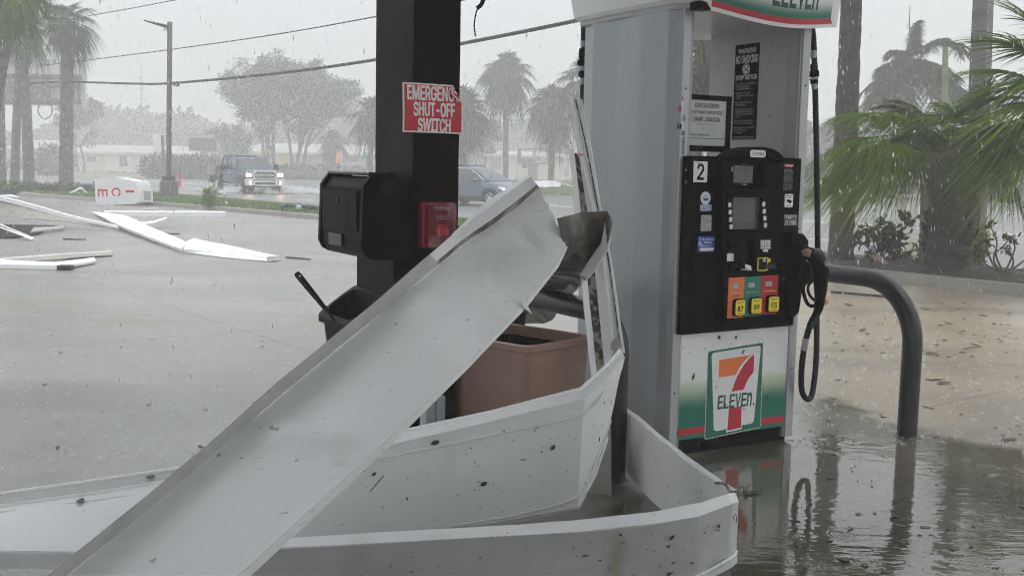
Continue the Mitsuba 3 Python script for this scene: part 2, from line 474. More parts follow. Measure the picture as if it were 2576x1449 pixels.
mat('concrete', {'type': 'twosided', 'bsdf': bump(pri(proc(lot_col), proc(lot_rough), two=False, specular=0.8), lot_bump, 0.005, 3e-3)})
mat('old_concrete', pri(proc(lambda p, n, uv: MX((0.22, 0.21, 0.19), (0.36, 0.35, 0.32), F(p.x * 3, p.y * 3, p.z * 3, 4)) * (0.8 + 0.4 * N(p.x * 60, p.y * 60, p.z * 60))), 0.5))
mat('asphalt', {'type': 'twosided', 'bsdf': bump(pri(proc(lambda p, n, uv: MX((0.09, 0.09, 0.09), (0.14, 0.14, 0.138), F(p.x * 0.3, p.y * 0.3, 0, 4))), proc(lambda p, n, uv: 0.20 + 0.2 * F(p.x * 0.5, p.y * 0.5, 5, 3)), two=False, specular=0.8), lambda p, n, uv: F(p.x * 30, p.y * 30, 0, 2), 0.004, 4e-3)})
mat('soil', pri(proc(lambda p, n, uv: MX((0.10, 0.12, 0.06), (0.20, 0.19, 0.13), F(p.x * 1.5, p.y * 1.5, 0, 4))), 0.7))
mat('mulch', {'type': 'twosided', 'bsdf': bump(pri(proc(lambda p, n, uv: MX((0.022, 0.018, 0.014), (0.10, 0.085, 0.07), F(p.x * 22, p.y * 34, 0, 3))), 0.6, two=False), lambda p, n, uv: F(p.x * 45, p.y * 60, 0, 3), 0.03, 4e-3)})
flat('line_paint', (0.72, 0.72, 0.70), 0.4)


def puddle_bump(p, n, uv):
    """Wind ripples and the rings of rain drops."""
    w = F(p.x * 10 + 3 * N(p.x * 2, p.y * 2), p.y * 26, 0, 3) * S(0.38, 0.72, F(p.x * 1.3, p.y * 1.3, 4, 3))
    q = 3.1
    gx, gy = dr.floor(p.x * q), dr.floor(p.y * q)
    cx, cy = gx + 0.3 + 0.4 * mikit.cell_rand(gx, gy, 5), gy + 0.3 + 0.4 * mikit.cell_rand(gx, gy, 6)
    d = dr.sqrt(dr.square(p.x * q - cx) + dr.square(p.y * q - cy))
    ring = dr.sin(d * 110) * dr.exp(-d * 9) * S(0.45, 0.55, mikit.cell_rand(gx, gy, 8)) * S(0.34, 0.25, d)
    return w * 0.0013 + ring * 0.0005


def puddle_col(p, n, uv):
    a = F(p.x * 1.3, p.y * 1.6, 2, 4)
    c = MX((0.050, 0.045, 0.034), (0.140, 0.126, 0.092), a)
    return c * (0.8 + 0.4 * N(p.x * 80, p.y * 80))


mat('puddle', bump(pri(proc(puddle_col), proc(lambda p, n, uv: 0.025 + 0.16 * S(0.48, 0.7, F(p.x * 1.1 + 3, p.y * 1.1, 8, 3))), two=False, specular=1.0, clearcoat=1.0, clearcoat_gloss=0.985), puddle_bump, 1.0, 2e-3))


def sheet_poly(poly, z, cell=None):
    v, f = trimesh.creation.triangulate_polygon(poly, engine='earcut')
    return trimesh.Trimesh(np.column_stack([v, np.full(len(v), z)]), f, process=False)


struct('ground', grid_mesh(np.stack(np.meshgrid(np.linspace(-420, 420, 15), np.linspace(-60, 560, 13), [-0.06], indexing='ij'), -1)[:, :, 0][:, ::-1]), 'soil', label='wet open ground beyond the paving')
ks = np.linspace(-95, 40, 60)


def band(c0, c1, z0, z1=None, s=ks):
    """A strip along the kerb between two offsets, given as functions of s or numbers."""
    f = lambda c: c(s) if callable(c) else np.full(len(s), float(c))
    a = KD * s[:, None] + KN * f(c0)[:, None] + ZH * z0
    b = KD * s[:, None] + KN * f(c1)[:, None] + ZH * (z0 if z1 is None else z1)
    return grid_mesh(np.stack([a, b], 1))


# the lot: cast slabs with open joints over a sand bed
struct('parking_lot', band(-40, lambda s: kerb_c(s) - 0.0, -0.012), 'concrete', label='wet concrete forecourt')
lot_line = Polygon([tuple(KN[:2] * float(kerb_c(s)) + KD[:2] * s) for s in ks] + [tuple(KN[:2] * -40 + KD[:2] * ks[-1]), tuple(KN[:2] * -40 + KD[:2] * ks[0])])
SL, SW = 5.2, 4.5
for i in range(-12, 5):
    for j in range(-3, 5):
        s0, c0 = i * SL + 1.35, j * SW - 0.62
        q = Polygon([tuple((KD * s + KN * c)[:2]) for s, c in ((s0, c0), (s0 + SL, c0), (s0 + SL, c0 + SW), (s0, c0 + SW))]).buffer(-0.0028, join_style=2).intersection(lot_line)
        if q.is_empty or q.area < 0.2:
            continue
        cx, cy = q.centroid.coords[0]
        if cy < -4 or cy > 48 or abs(cx) > 0.62 * max(cy, 2) + 8:
            continue
        m = extr(q, 0.011)
        m.apply_translation([0, 0, -0.011])
        part('parking_lot', 'slab', m, 'concrete')

struct('road', band(16.0, 57.4, -0.012), 'asphalt', label='wide wet asphalt road')
for c in (17.0, 56.4):
    part('road', 'edge_line', band(c, c + 0.13, -0.008), 'line_paint')
for c, solid in ((20.8, 0), (24.6, 0), (28.4, 1), (42.4, 0), (46.2, 0)):
    if solid:
        part('road', 'lane_line', band(c, c + 0.12, -0.008), 'line_paint')
        part('road', 'lane_line', band(c + 0.35, c + 0.47, -0.008), 'line_paint')
        continue
    for s0 in np.arange(-70, 6, 9.0):
        part('road', 'lane_line', band(c, c + 0.12, -0.008, s=np.array([s0, s0 + 3.0])), 'line_paint')

# kerbs, cast in lengths with joints between
def kerb_len(s0, s1, cf, h=0.14, w=0.16, inward=1):
    s = np.linspace(s0 + 0.006, s1 - 0.006, 4)
    prof = [(0, -0.05), (0.012, h - 0.02), (0.035, h), (w, h), (w, -0.05)]
    rows = [[K(x, (cf(x) if callable(cf) else cf) + inward * a, z) for a, z in prof] for x in s]
    m = grid_mesh(rows)
    e0, e1 = hull(rows[0] + [r + KD * 0.001 for r in rows[0]]), hull(rows[-1] + [r - KD * 0.001 for r in rows[-1]])
    return cat(m, e0, e1)


labels['kerb'] = {'kind': 'structure', 'label': 'low concrete kerb along the edge of the lot'}
for s0 in np.arange(-60, 9, 3.0):
    part('kerb', 'kerb_stone', kerb_len(s0, s0 + 3.0, kerb_c), 'old_concrete', 35)
struct('road_kerb', cat(kerb_len(-90, 40, 16.0, 0.13, 0.15, -1), kerb_len(-90, 40, 57.4, 0.14, 0.16, 1)), 'old_concrete', 35)
struct('verge', band(lambda s: kerb_c(s) + 0.155, 15.86, 0.12, s=np.linspace(-95, -14.5, 40)), 'soil', label='strip of grass between the lot and the road')
struct('planting_bed', band(lambda s: kerb_c(s) + 0.155, 15.86, 0.12, 0.15, s=np.linspace(-14.5, 20, 20)), 'mulch', label='dark mulch bed behind the kerb')
struct('far_verge', band(57.55, 140, 0.13, 0.35, s=np.linspace(-160, 60, 40)), 'soil')

# grass on the verge
def grass(n, s0, s1, c0, c1, z, h, seed, near=None):
    rng = np.random.default_rng(seed)
    s, t = rng.uniform(s0, s1, n), rng.uniform(0, 1, n)
    c = (c0(s) if callable(c0) else c0) + t * ((c1(s) if callable(c1) else c1) - (c0(s) if callable(c0) else c0))
    b = KD * s[:, None] + KN * c[:, None] + ZH * z
    hh = h * rng.uniform(0.4, 1.3, n)[:, None]
    a = rng.uniform(0, 2 * PI, n)
    w = np.stack([np.cos(a), np.sin(a), a * 0], 1) * 0.013
    tip = b + ZH * hh + rng.normal(0, 0.35, (n, 3)) * hh * [1, 1, 0.2]
    v = np.stack([b - w, b + w, tip], 1).reshape(-1, 3)
    return trimesh.Trimesh(v, np.arange(3 * n).reshape(-1, 3), process=False)


mat('grass', pri(proc(lambda p, n, uv: MX((0.07, 0.14, 0.022), (0.17, 0.25, 0.05), F(p.x * 1.2, p.y * 1.2, 0, 4))), 0.5))
for key, m, lab in (('grass', grass(90000, -48, -14.5, lambda s: kerb_c(s) + 0.1, 15.9, 0.11, 0.11, 1), 'short wet grass on the strip along the kerb'),
                    ('far_grass', grass(60000, -95, 10, 57.6, 66, 0.12, 0.3, 2), 'wet grass beyond the far side of the road')):
    labels[key] = {'kind': 'stuff', 'label': lab}
    put(key, m, 'grass')

# standing water under the canopy's edge
pud = Polygon([tuple(G(u, v)[:2]) for u, v in ((1725, 1165), (1900, 1085), (2010, 1010), (2090, 1000), (2200, 1040), (2330, 1085), (2470, 1120), (2620, 1130), (2760, 1180), (2950, 1500), (2950, 2300), (1500, 2600), (1150, 1700), (1500, 1350), (1560, 1250))]).buffer(0.25).buffer(-0.25)
rngp = np.random.default_rng(4)
# a fine sheet whose u runs from 0 at its edge to 1 where the water stands
pud = pud.buffer(0.45)
gx_, gy_ = np.meshgrid(np.arange(pud.bounds[0], pud.bounds[2], 0.05), np.arange(pud.bounds[1], pud.bounds[3], 0.05), indexing='ij')
pm = grid_mesh(np.dstack([gx_, gy_, np.full_like(gx_, 0.004)]))
dist = np.array(shapely.distance(pud.boundary, shapely.points(pm.vertices[:, :2])))
ins = shapely.contains_xy(pud, pm.vertices[:, 0], pm.vertices[:, 1])
pw = np.where(ins, dist, 0) / 0.9
keep = ins[pm.faces].all(1)
pf = pm.faces[keep]
used_, inv_ = np.unique(pf, return_inverse=True)
pmesh = trimesh.Trimesh(pm.vertices[used_], inv_.reshape(-1, 3)[:, ::-1], process=False)
puv = np.column_stack([pw[used_], pw[used_] * 0])
scene['mat_puddle_edge'] = {'type': 'blendbsdf', 'weight': proc(lambda p, n, uv: S(0.38, 0.62, uv.x + 0.55 * (F(p.x * 1.7, p.y * 2.6, 3, 4) - 0.5) + 0.12 * (F(p.x * 9, p.y * 12, 3, 2) - 0.5))),
                            'first': {'type': 'ref', 'id': 'mat_concrete'}, 'second': {'type': 'ref', 'id': 'mat_puddle'}}
labels['puddle'] = {'kind': 'structure', 'label': 'shallow rain water spread over the concrete'}
put('puddle', pmesh, 'puddle_edge', uv=puv)


t4 = trimesh.transformations.translation_matrix


# ------------------------------------------------------------------ the island: frame of the pumps
PO = G(1694, 1152)
_a = G(1982, 1109) - PO
PW = float(np.linalg.norm(_a))
PA = _a / PW
PB = np.array([-PA[1], PA[0], 0.0])
PM = frame(PO, PA, ZH, -PB)                  # x along the face, y up, z out of the face


def fr(u, v, out=0.0):
    """Picture point -> (x, y) on the pump's face, out metres in front of it."""
    r = ray(u, v)
    t = ((PO - PB * out - EYE) @ PB) / (r @ PB)
    q = EYE + r * t - PO
    return float(q @ PA), float(q[2])


def Z4(x, y): return (2100 + x / 2.07) / 1.5066, y / 2.07 / 1.5066
def Z5(x, y): return (2500 + x / 1.8114) / 1.5066, (500 + y / 1.8114) / 1.5066
def Z6(x, y): return (2400 + x / 2.07) / 1.5066, (1100 + y / 2.07) / 1.5066
def Z3(x, y): return (1100 + x / 1.2077) / 1.5066, (500 + y / 1.2077) / 1.5066
def Z7(x, y): return (1100 + x / 1.9314) / 1.5066, (250 + y / 1.9314) / 1.5066


def rect(a, b, out=0.0):
    (x0, y0), (x1, y1) = a, b
    xm, ym = (x0 + x1) / 2, (y0 + y1) / 2
    return fr(x0, ym, out)[0], fr(xm, y1, out)[1], fr(x1, ym, out)[0], fr(xm, y0, out)[1]


# ------------------------------------------------------------------ canopy on its column
COL = P(1037, 640, 5.05) * [1, 1, 0]
CM = frame(COL, PA, PB, ZH)                  # x along the island, y away from the camera, z up
CWX, CWY = 0.245, 0.46
col = thing('canopy_column', 'black painted square steel column with a red sign on it', 'column')
part(col, 'post', rbox((0, 0, 0.02), (CWX, CWY, 4.6), 0.012, CM), 'column_paint', 40)
part(col, 'base_plate', rbox((-0.07, -0.07, 0.0), (CWX + 0.07, CWY + 0.07, 0.025), 0.004, CM), 'column_paint', 40)
for i, x in enumerate((-0.04, CWX + 0.04)):
    for y in (-0.04, CWY + 0.04):
        part(col, 'bolt', moved(trimesh.creation.cylinder(0.014, 0.04, sections=6), CM @ trimesh.transformations.translation_matrix([x, y, 0.04])), 'steel', 30)
# a weld bead up the near corner
part(col, 'weld_seam', tube([(CM @ [0.012 + 0.002 * math.sin(k * 2.1), -0.002, z, 1])[:3] for k, z in enumerate(np.linspace(0.05, 4.55, 120))], 0.006 + 0.002 * np.sin(np.arange(120) * 1.7), 6), 'column_paint', 50)
# roof over the pumps, above the frame: it keeps the rain and the light off the island
mat('soffit', pri(proc(lambda p, n, uv: MX((0.16, 0.16, 0.155), (0.22, 0.22, 0.215), F(p.x, p.y, 0, 3))), 0.5))
can = thing('canopy', 'flat station canopy over the pumps, fascia torn away', 'canopy')
part(can, 'soffit', box((-5.4, -10.0, 4.62), (2.85, 0.72, 4.66), CM), 'soffit')
part(can, 'roof', box((-5.5, -10.1, 4.665), (2.95, 0.80, 5.25), CM), 'fascia_back')

# sign: enamelled plate with one corner curled forward
sgn = thing('shutoff_sign', 'red emergency shut-off switch sign with a curled top right corner', 'sign')
SM = frame((CM @ [0, 0, 0, 1])[:3], PA, ZH, -PB)      # x along the column's face, y up, z out of it


def sr(u, v, out=0.0):
    r = ray(u, v)
    o = COL - PB * out
    q = EYE + r * (((o - EYE) @ PB) / (r @ PB)) - COL
    return float(q @ PA), float(q[2])


(sx0, sy1), (sx1, sy0) = sr(1013, 207, 0.012), sr(1163, 338, 0.012)
sw, sh = sx1 - sx0, sy1 - sy0


def curl(m):
    """Bends the top right corner of anything lying on the sign forward and back over itself."""
    v = m.vertices.copy()
    k = (v[:, 0] - sx0) / sw + (v[:, 1] - sy0) / sh * 0.405 - 1.21
    d = np.clip(k, 0, None) / math.hypot(1 / sw, 0.405 / sh)
    r = 0.006
    ax = np.array([1 / sw, 0.405 / sh]) / math.hypot(1 / sw, 0.405 / sh)
    th = d / r
    move = np.where(th < PI, r * np.sin(np.minimum(th, PI)), -(d - PI * r) * 0.93) - d
    lift = r * (1 - np.cos(np.minimum(th, PI))) + np.clip(d - PI * r, 0, None) * 0.35
    v[:, :2] += ax * move[:, None]
    v[:, 2] += lift + 0.004 * np.sin((v[:, 0] - sx0) / sw * 3 + 1) + 0.003 * np.sin((v[:, 1] - sy0) / sh * 5)
    m = m.copy()
    m.vertices = v
    return m


def sgrid(x0, y0, x1, y1, z, n=36):
    g = np.stack(np.meshgrid(np.linspace(x0, x1, n), np.linspace(y0, y1, n), indexing='ij'), -1)
    return np.dstack([g, np.full((n, n), z)])


part(sgn, 'plate', moved(curl(sheet(sgrid(sx0, sy0, sx1, sy1, 0.012), 0.002, 1, 1)), SM), 'white_print', 40)
part(sgn, 'red_field', moved(curl(grid_mesh(sgrid(sx0 + 0.007, sy0 + 0.007, sx1 - 0.007, sy1 - 0.007, 0.0142))), SM), 'sign_red', 40)
for t, a, b in (('EMERGENCY', (1024, 249), (1158, 222)), ('SHUT-OFF', (1039, 290), (1144, 262)), ('SWITCH', (1050, 329), (1133, 301))):
    (x0, y0), (x1, y1) = sr(*a, 0.015), sr(*b, 0.015)
    m = words(t, x1 - x0, y1 - y0, None, 0.0008, True)
    m = m.subdivide_to_size(0.012) if t == 'EMERGENCY' else m
    m = cat(*(moved(m, t4([ox, oy, oz])) for ox, oy, oz in ((0, 0, 0), (0.0012, 0.0005, 0.0002), (-0.0012, -0.0005, 0.0004))))
    m.apply_translation([x0, y0 - 0.001, 0.0148])
    part(sgn, 'lettering', moved(curl(m), SM), 'white_print')
for y in (sy0 + 0.012, sy1 - 0.014):
    part(sgn, 'screw', moved(trimesh.creation.cylinder(0.006, 0.006, sections=12), SM @ trimesh.transformations.translation_matrix([sx0 + sw * 0.52, y, 0.018])), 'steel', 30)

# red emergency switch under a clear cover
sw_ = thing('emergency_switch', 'red emergency stop box under a clear cover on the column', 'switch')
(ex0, ey1), (ex1, ey0) = sr(1057, 508, 0.03), sr(1137, 622, 0.03)
part(sw_, 'housing', moved(rbox((ex0, ey0, 0.003), (ex1, ey1, 0.06), 0.012, None, 3), SM), 'switch_red', 40)
part(sw_, 'frame', moved(extr(rrect(ex0 + 0.018, ey0 + 0.012, ex1 - 0.006, ey1 - 0.012, 0.015).difference(rrect(ex0 + 0.03, ey0 + 0.03, ex1 - 0.018, ey1 - 0.045, 0.01)), 0.016), SM @ trimesh.transformations.translation_matrix([0, 0, 0.06])), 'switch_red', 30)
xc, yc = (ex0 + ex1) / 2 + 0.008, ey0 + 0.085
part(sw_, 'button', moved(lathe([(0, 0.020), (0.026, 0.026), (0.032, 0.018), (0.032, 0.0), (0, 0)]), SM @ trimesh.transformations.translation_matrix([xc, yc, 0.061])), 'sign_red', 40)
for t, yy, ww in (('IN EMERGENCY', ey1 - 0.028, 0.09), ('LIFT COVER', ey1 - 0.038, 0.07), ('PUSH TO', ey1 - 0.07, 0.05), ('SHUT OFF', ey1 - 0.083, 0.055)):
    part(sw_, 'lettering', words(t, ww, 0.007, SM @ trimesh.transformations.translation_matrix([xc - ww / 2, yy, 0.0765]), 0.0006), 'paper')
cov = sheet([[(ex0 + 0.012, y, z) for z in (0.062,)] + [(ex0 + 0.016, y, 0.088), (xc, y, 0.1), (ex1 - 0.006, y, 0.088), (ex1 + 0.002, y, 0.062)] for y in (ey0 + 0.004, ey1 - 0.004)], 0.002, 2, 3)
part(sw_, 'clear_cover', moved(grid_mesh(refine([[(ex0 + 0.012, y, 0.062), (ex0 + 0.018, y, 0.088), (xc, y, 0.1), (ex1 - 0.006, y, 0.09), (ex1 + 0.004, y, 0.062)] for y in (ey0 + 0.004, ey1 - 0.004)], 2, 2)), SM), 'clear_plastic', 30)
part(sw_, 'wire_loop', tube([(SM @ [x, y, z, 1])[:3] for x, y, z in ((xc - 0.03, ey1 - 0.002, 0.05), (xc - 0.015, ey1 + 0.012, 0.05), (xc + 0.01, ey1 + 0.004, 0.055), (xc + 0.03, ey1 - 0.003, 0.05))], 0.002, 5), 'rubber')
cb = thing('conduit_box', 'small grey junction box behind the column beside the red switch', 'box')
a = P(1146, 602, 5.5)
part(cb, 'box', rbox((0, 0, 0), (0.055, 0.06, 0.065), 0.006, frame(a, PA, PB, ZH)), 'guard_paint', 40)
part(cb, 'conduit', rod(a + PA * 0.03 + PB * 0.03, (a + PA * 0.03 + PB * 0.03) * [1, 1, 0], 0.012), 'guard_paint', 40)

# ------------------------------------------------------------------ windscreen service unit on the column's left side
UM = frame(P(1008, 650, 5.0) * [1, 1, 0], PA, PB, ZH)


def ur(u, v, x):
    """Picture point on the plane a distance x along the island from the unit's origin -> (y, z)."""
    r = ray(u, v)
    o = UM[:3, 3] + PA * x
    q = EYE + r * (((o - EYE) @ PA) / (r @ PA)) - o
    return float(q @ PB), float(q[2])


def us(u, v, y=0.0):
    """The same on the plane parallel to the pump's face: -> (x, z)."""
    r = ray(u, v)
    o = UM[:3, 3] + PB * y
    q = EYE + r * (((o - EYE) @ PB) / (r @ PB)) - o
    return float(q @ PA), float(q[2])


unit = thing('towel_dispenser', 'black paper towel dispenser box on the left side of the column', 'dispenser')
zt, zb = us(915, 440)[1], us(912, 655)[1]
x0, x1 = us(908, 540)[0], us(1036, 540)[0]
yb = 0.57
prof = [(x0 + 0.02, zb + 0.02), (x0, zb + 0.06), (x0 + 0.012, zt - 0.05), (x0 + 0.05, zt), (x0 + 0.165, zt), (x1 - 0.035, zt - 0.055), (x1, zt - 0.14), (x1, zb), (x0 + 0.06, zb)]
shell = Polygon(prof).buffer(-0.012).buffer(0.012, 4)
UX = UM @ np.array([[1, 0, 0, 0], [0, 0, -1, 0], [0, 1, 0, 0], [0, 0, 0, 1.0]])      # (x, z) outline pulled along -y
for y_, lab in ((0.0, 'near_side'), (yb - 0.03, 'far_side')):
    part(unit, 'side_shell', extr(shell, 0.028, UX @ trimesh.transformations.translation_matrix([0, 0, -y_ - 0.028])), 'black_plastic', 30)
part(unit, 'body', extr(Polygon([(x + (0.010 if i in (0, 1, 2, 3) else 0), z - (0.01 if i in (2, 3, 4, 5) else 0)) for i, (x, z) in enumerate(prof)]).buffer(-0.01).buffer(0.01, 3), yb - 0.062, UX @ trimesh.transformations.translation_matrix([0, 0, -yb + 0.031])), 'black_plastic', 30)
part(unit, 'towel_door', box((x0 + 0.001, 0.06, zb + 0.13), (x0 + 0.014, yb - 0.06, zt - 0.075), UM), 'black_plastic')
part(unit, 'lid', rbox((x0 + 0.045, 0.02, zt - 0.004), (x0 + 0.19, yb - 0.01, zt + 0.012), 0.006, UM), 'black_gloss', 40)
part(unit, 'keyhole', moved(trimesh.creation.cylinder(0.011, 0.01, sections=14), UM @ trimesh.transformations.translation_matrix([x0 + 0.0, yb * 0.52, zt - 0.125]) @ trimesh.transformations.rotation_matrix(PI / 2, [0, 1, 0])), 'black_gloss', 30)
part(unit, 'towel_slot', rbox((x0 - 0.004, yb * 0.42, zb + 0.045), (x0 + 0.03, yb * 0.72, zb + 0.105), 0.006, UM), 'guard_paint', 40)
part(unit, 'side_window', extr(Polygon([(x0 + 0.085, zt - 0.035), (x0 + 0.16, zt - 0.02), (x0 + 0.19, zt - 0.05), (x0 + 0.19, zt - 0.085), (x0 + 0.12, zt - 0.11)]), 0.003, UX @ trimesh.transformations.translation_matrix([0, 0, 0.0])), 'black_gloss')
x9 = us(1024, 540)[0]
bL = np.linalg.inv(UM) @ np.append(P(803, 787, 5.35), 1)
part(unit, 'back_plate', rbox((bL[0] + 0.19, 0.03, 0.30), (x9 + 0.03, bL[1] - 0.02, zb - 0.001), 0.01, UM), 'black_plastic', 40)

bk = thing('washer_bucket', 'black windscreen wash bucket under the towel dispenser', 'bucket')
zr, z0 = bL[2], bL[2] - 0.36
bx0, bx1, by0, by1 = bL[0], bL[0] + 0.19, bL[1] - 0.42, bL[1]


def basin(x0, y0, x1, y1, zt, zb, inset, wall, r=0.05, n=6):
    """An open tapered box with rounded corners, walls and a rolled rim."""
    def ring(i, z, rr):
        return [(x, y, z) for x, y in list(rrect(x0 + i, y0 + i, x1 - i, y1 - i, rr).exterior.coords)]
    rings = [ring(inset, zb, r), ring(inset * 0.4, zb + (zt - zb) * 0.6, r), ring(0.006, zt - 0.035, r), ring(-0.014, zt - 0.028, r), ring(-0.014, zt, r), ring(wall, zt, r), ring(wall + inset * 0.4, zb + (zt - zb) * 0.6, r), ring(inset + wall, zb + wall, r)]
    k = min(map(len, rings))
    m = grid_mesh(np.array([q[:k] for q in rings]))
    bot = hull([*ring(inset, zb, r), *ring(inset + wall, zb + wall, r)])
    return cat(m, bot)


bm = basin(bx0, by0, bx1, by1, zr, z0 + 0.02, 0.04, 0.014)
bv = bm.vertices.copy()
bv[:, 2] += 0.13 * (bv[:, 0] - bx0) / (bx1 - bx0) * np.clip((bv[:, 2] - z0) / (zr - z0), 0, 1)      # the rim rises towards the post
bm.vertices = bv
part(bk, 'basin', moved(bm, UM), 'black_plastic', 40)
part(bk, 'divider', box((bx0 + 0.03, by0 + 0.2, z0 + 0.08), (bx1 - 0.03, by0 + 0.212, zr - 0.03), UM), 'black_plastic')
part(bk, 'bracket', rbox((bx1 + 0.016, by0 + 0.02, z0 + 0.01), (bx1 + 0.06, by1 - 0.01, zr + 0.16), 0.012, UM), 'black_plastic', 40)
sq = thing('squeegee', 'dark plastic squeegee handle sticking out of the black bucket', 'squeegee')
h0, h1 = P(745, 686, 5.18), P(818, 776, 5.18)
hd = (h1 - h0) / np.linalg.norm(h1 - h0)
part(sq, 'handle', tube([h0, h0 + hd * 0.015, h0 + hd * 0.09, h0 + hd * 0.16, h1], [0.012, 0.0165, 0.0155, 0.013, 0.011], 10), 'rubber', 50)
part(sq, 'ring_hole', moved(trimesh.creation.cylinder(0.006, 0.006, sections=10), frame(h0 + hd * 0.018 - PB * 0.016, PA, ZH, PB)), 'steel', 30)
part(sq, 'shaft', tube([h1, h1 + hd * 0.22], 0.008, 8), 'rubber', 50)


# ------------------------------------------------------------------ the fuel pump
pump = thing('fuel_pump', 'grey and white fuel pump with a black console numbered 2', 'fuel pump')
PD = 0.88
t4 = trimesh.transformations.translation_matrix


def onface(m, x=0.0, y=0.0, out=0.0):
    return moved(m, PM @ t4([x, y, out]))


def pb(name, r, z0, z1, m, rad=0.004, parent=pump, smooth=40, label=None):
    x0, y0, x1, y1 = r
    return part(parent, name, rbox((x0, y0, z0), (x1, y1, z1), rad, PM), m, smooth, label)


def decal(name, r, out, m, parent=pump, rad=0.004, label=None, d=0.0012):
    x0, y0, x1, y1 = r
    return part(parent, name, onface(extr(rrect(x0, y0, x1, y1, min(rad, (x1 - x0) * 0.3, (y1 - y0) * 0.3)), d), out=out), m, label=label)


def say(parent, text, x, y, w, h, out, m='black_print', bold=False, name='lettering'):
    return part(parent, name, words(text, w, h, PM @ t4([x, y, out]), 0.0005, bold), m)


ztop = 2.36
xl0, xl1 = fr(1684, 1000)[0], fr(1705, 1000)[0]
xr0, xr1 = fr(1984, 850)[0], fr(1999, 850)[0] + 0.012
_r = ray(1786, 170)
_o = PO + PA * (xr0 - 0.022)
INNER = float((EYE + _r * (((_o - EYE) @ PA) / (_r @ PA)) - _o) @ -PB)          # where the inner face ends at the back
# left pillar: bowed outer sheet, front trim
side = [(xl0, 0.0), (xl0 - 0.004, -0.04), (xl0 - 0.030, -0.075), (xl0 - 0.038, -0.30), (xl0 - 0.030, -0.52), (xl0 - 0.036, -0.74), (xl0 - 0.012, -PD + 0.05), (xl0, -PD), (xl1 + 0.02, -PD), (xl1 + 0.02, 0.0)]
Mplan = PM @ np.array([[1, 0, 0, 0], [0, 0, 1, 0], [0, 1, 0, 0], [0, 0, 0, 1.0]])     # (x, out) outline pulled up
sidepoly = Polygon(side).buffer(-0.006).buffer(0.006, 4)
up = lambda poly, z0, z1: (lambda m: (m.invert(), m)[1])(extr(poly, z1 - z0, Mplan @ t4([0, 0, z0])))
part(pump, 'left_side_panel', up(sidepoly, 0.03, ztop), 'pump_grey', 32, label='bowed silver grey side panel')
part(pump, 'left_trim', onface(rbox((xl0 + 0.003, 0.03, -0.01), (xl1, ztop, 0.006), 0.005)), 'trim_grey', 40)
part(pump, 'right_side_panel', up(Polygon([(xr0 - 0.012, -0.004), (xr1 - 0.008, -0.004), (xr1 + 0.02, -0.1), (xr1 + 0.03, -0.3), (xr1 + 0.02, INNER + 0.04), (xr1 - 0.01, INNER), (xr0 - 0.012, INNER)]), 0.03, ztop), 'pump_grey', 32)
part(pump, 'right_trim', onface(rbox((xr0, 0.03, -0.01), (xr1, ztop, 0.006), 0.005)), 'trim_grey', 40)
wall = fr(2012, 300)[0]
# inner faces of the two pillars, seen through the open top
part(pump, 'inner_panel', onface(rbox((xr0 - 0.022, 0.93, INNER), (xr0 - 0.013, ztop, -0.09), 0.002)), 'inner_wall', label='white inner face with a warning notice')
part(pump, 'inner_panel', up(Polygon([(xr0 - 0.022, -0.092), (xr0 - 0.013, -0.088), (xr0 - 0.002, -0.012), (xr0 - 0.010, -0.012)]), 0.93, ztop), 'inner_wall')
part(pump, 'inner_panel', onface(rbox((xl1 + 0.021, 0.93, -PD + 0.02), (xl1 + 0.03, ztop, -0.02), 0.002)), 'inner_wall')
# lower cabinet with its printed door
px0, px1 = xl1 + 0.003, xr0 - 0.003
zr0, zr1 = fr(1840, 1112)[1], fr(1842, 1126)[1]
part(pump, 'cabinet', onface(box((xl1 + 0.022, 0.05, -PD + 0.02), (xr0 - 0.013, 0.95, -0.03))), 'pump_grey')
part(pump, 'plinth', onface(rbox((xl0 + 0.01, 0.0, -PD + 0.02), (xr1 - 0.02, 0.085, -0.028), 0.006)), 'black_plastic', 40)
zg = (fr(1960, 940)[1], fr(1960, 1040)[1])


def door_print(p, n, uv):
    h = p.z + 0.02 * (F(p.x * 9, p.y * 9, 0, 2) - 0.5)
    t = S(0.47, 0.20, h)
    c = MX((0.80, 0.81, 0.81), (0.60, 0.66, 0.50), S(0.0, 0.30, t))
    c = MX(c, (0.004, 0.155, 0.105), S(0.12, 0.95, t))
    dirt = S(0.86, 0.90, N(p.x * 120, p.y * 120, p.z * 70)) * S(0.45, 0.7, F(p.x * 7, p.y * 7, p.z * 7, 2))
    return MX(c, (0.05, 0.045, 0.03), dirt * 0.8)


mat('door_print', pri(proc(door_print), 0.38))
door = part(pump, 'door', onface(rbox((px0, 0.09, -0.028), (px1, 0.97, 0.0), 0.003)), 'door_print', 40, label='white door fading to green with a red line along its foot')
part(door, 'red_line', onface(extr(sbox(px0 + 0.002, 0.115, px1 - 0.002, 0.152), 0.0012)), 'logo_red')

# the emblem on the door, drawn on the face
def fp(pts, z=Z6):
    return Polygon([fr(*z(x, y)) for x, y in pts])


def curve(a, b, c, n=10):
    t = np.linspace(0, 1, n)[:, None]
    a, b, c = map(np.array, (a, b, c))
    return [tuple(q) for q in (1 - t) ** 2 * a + 2 * t * (1 - t) * b + t ** 2 * c]


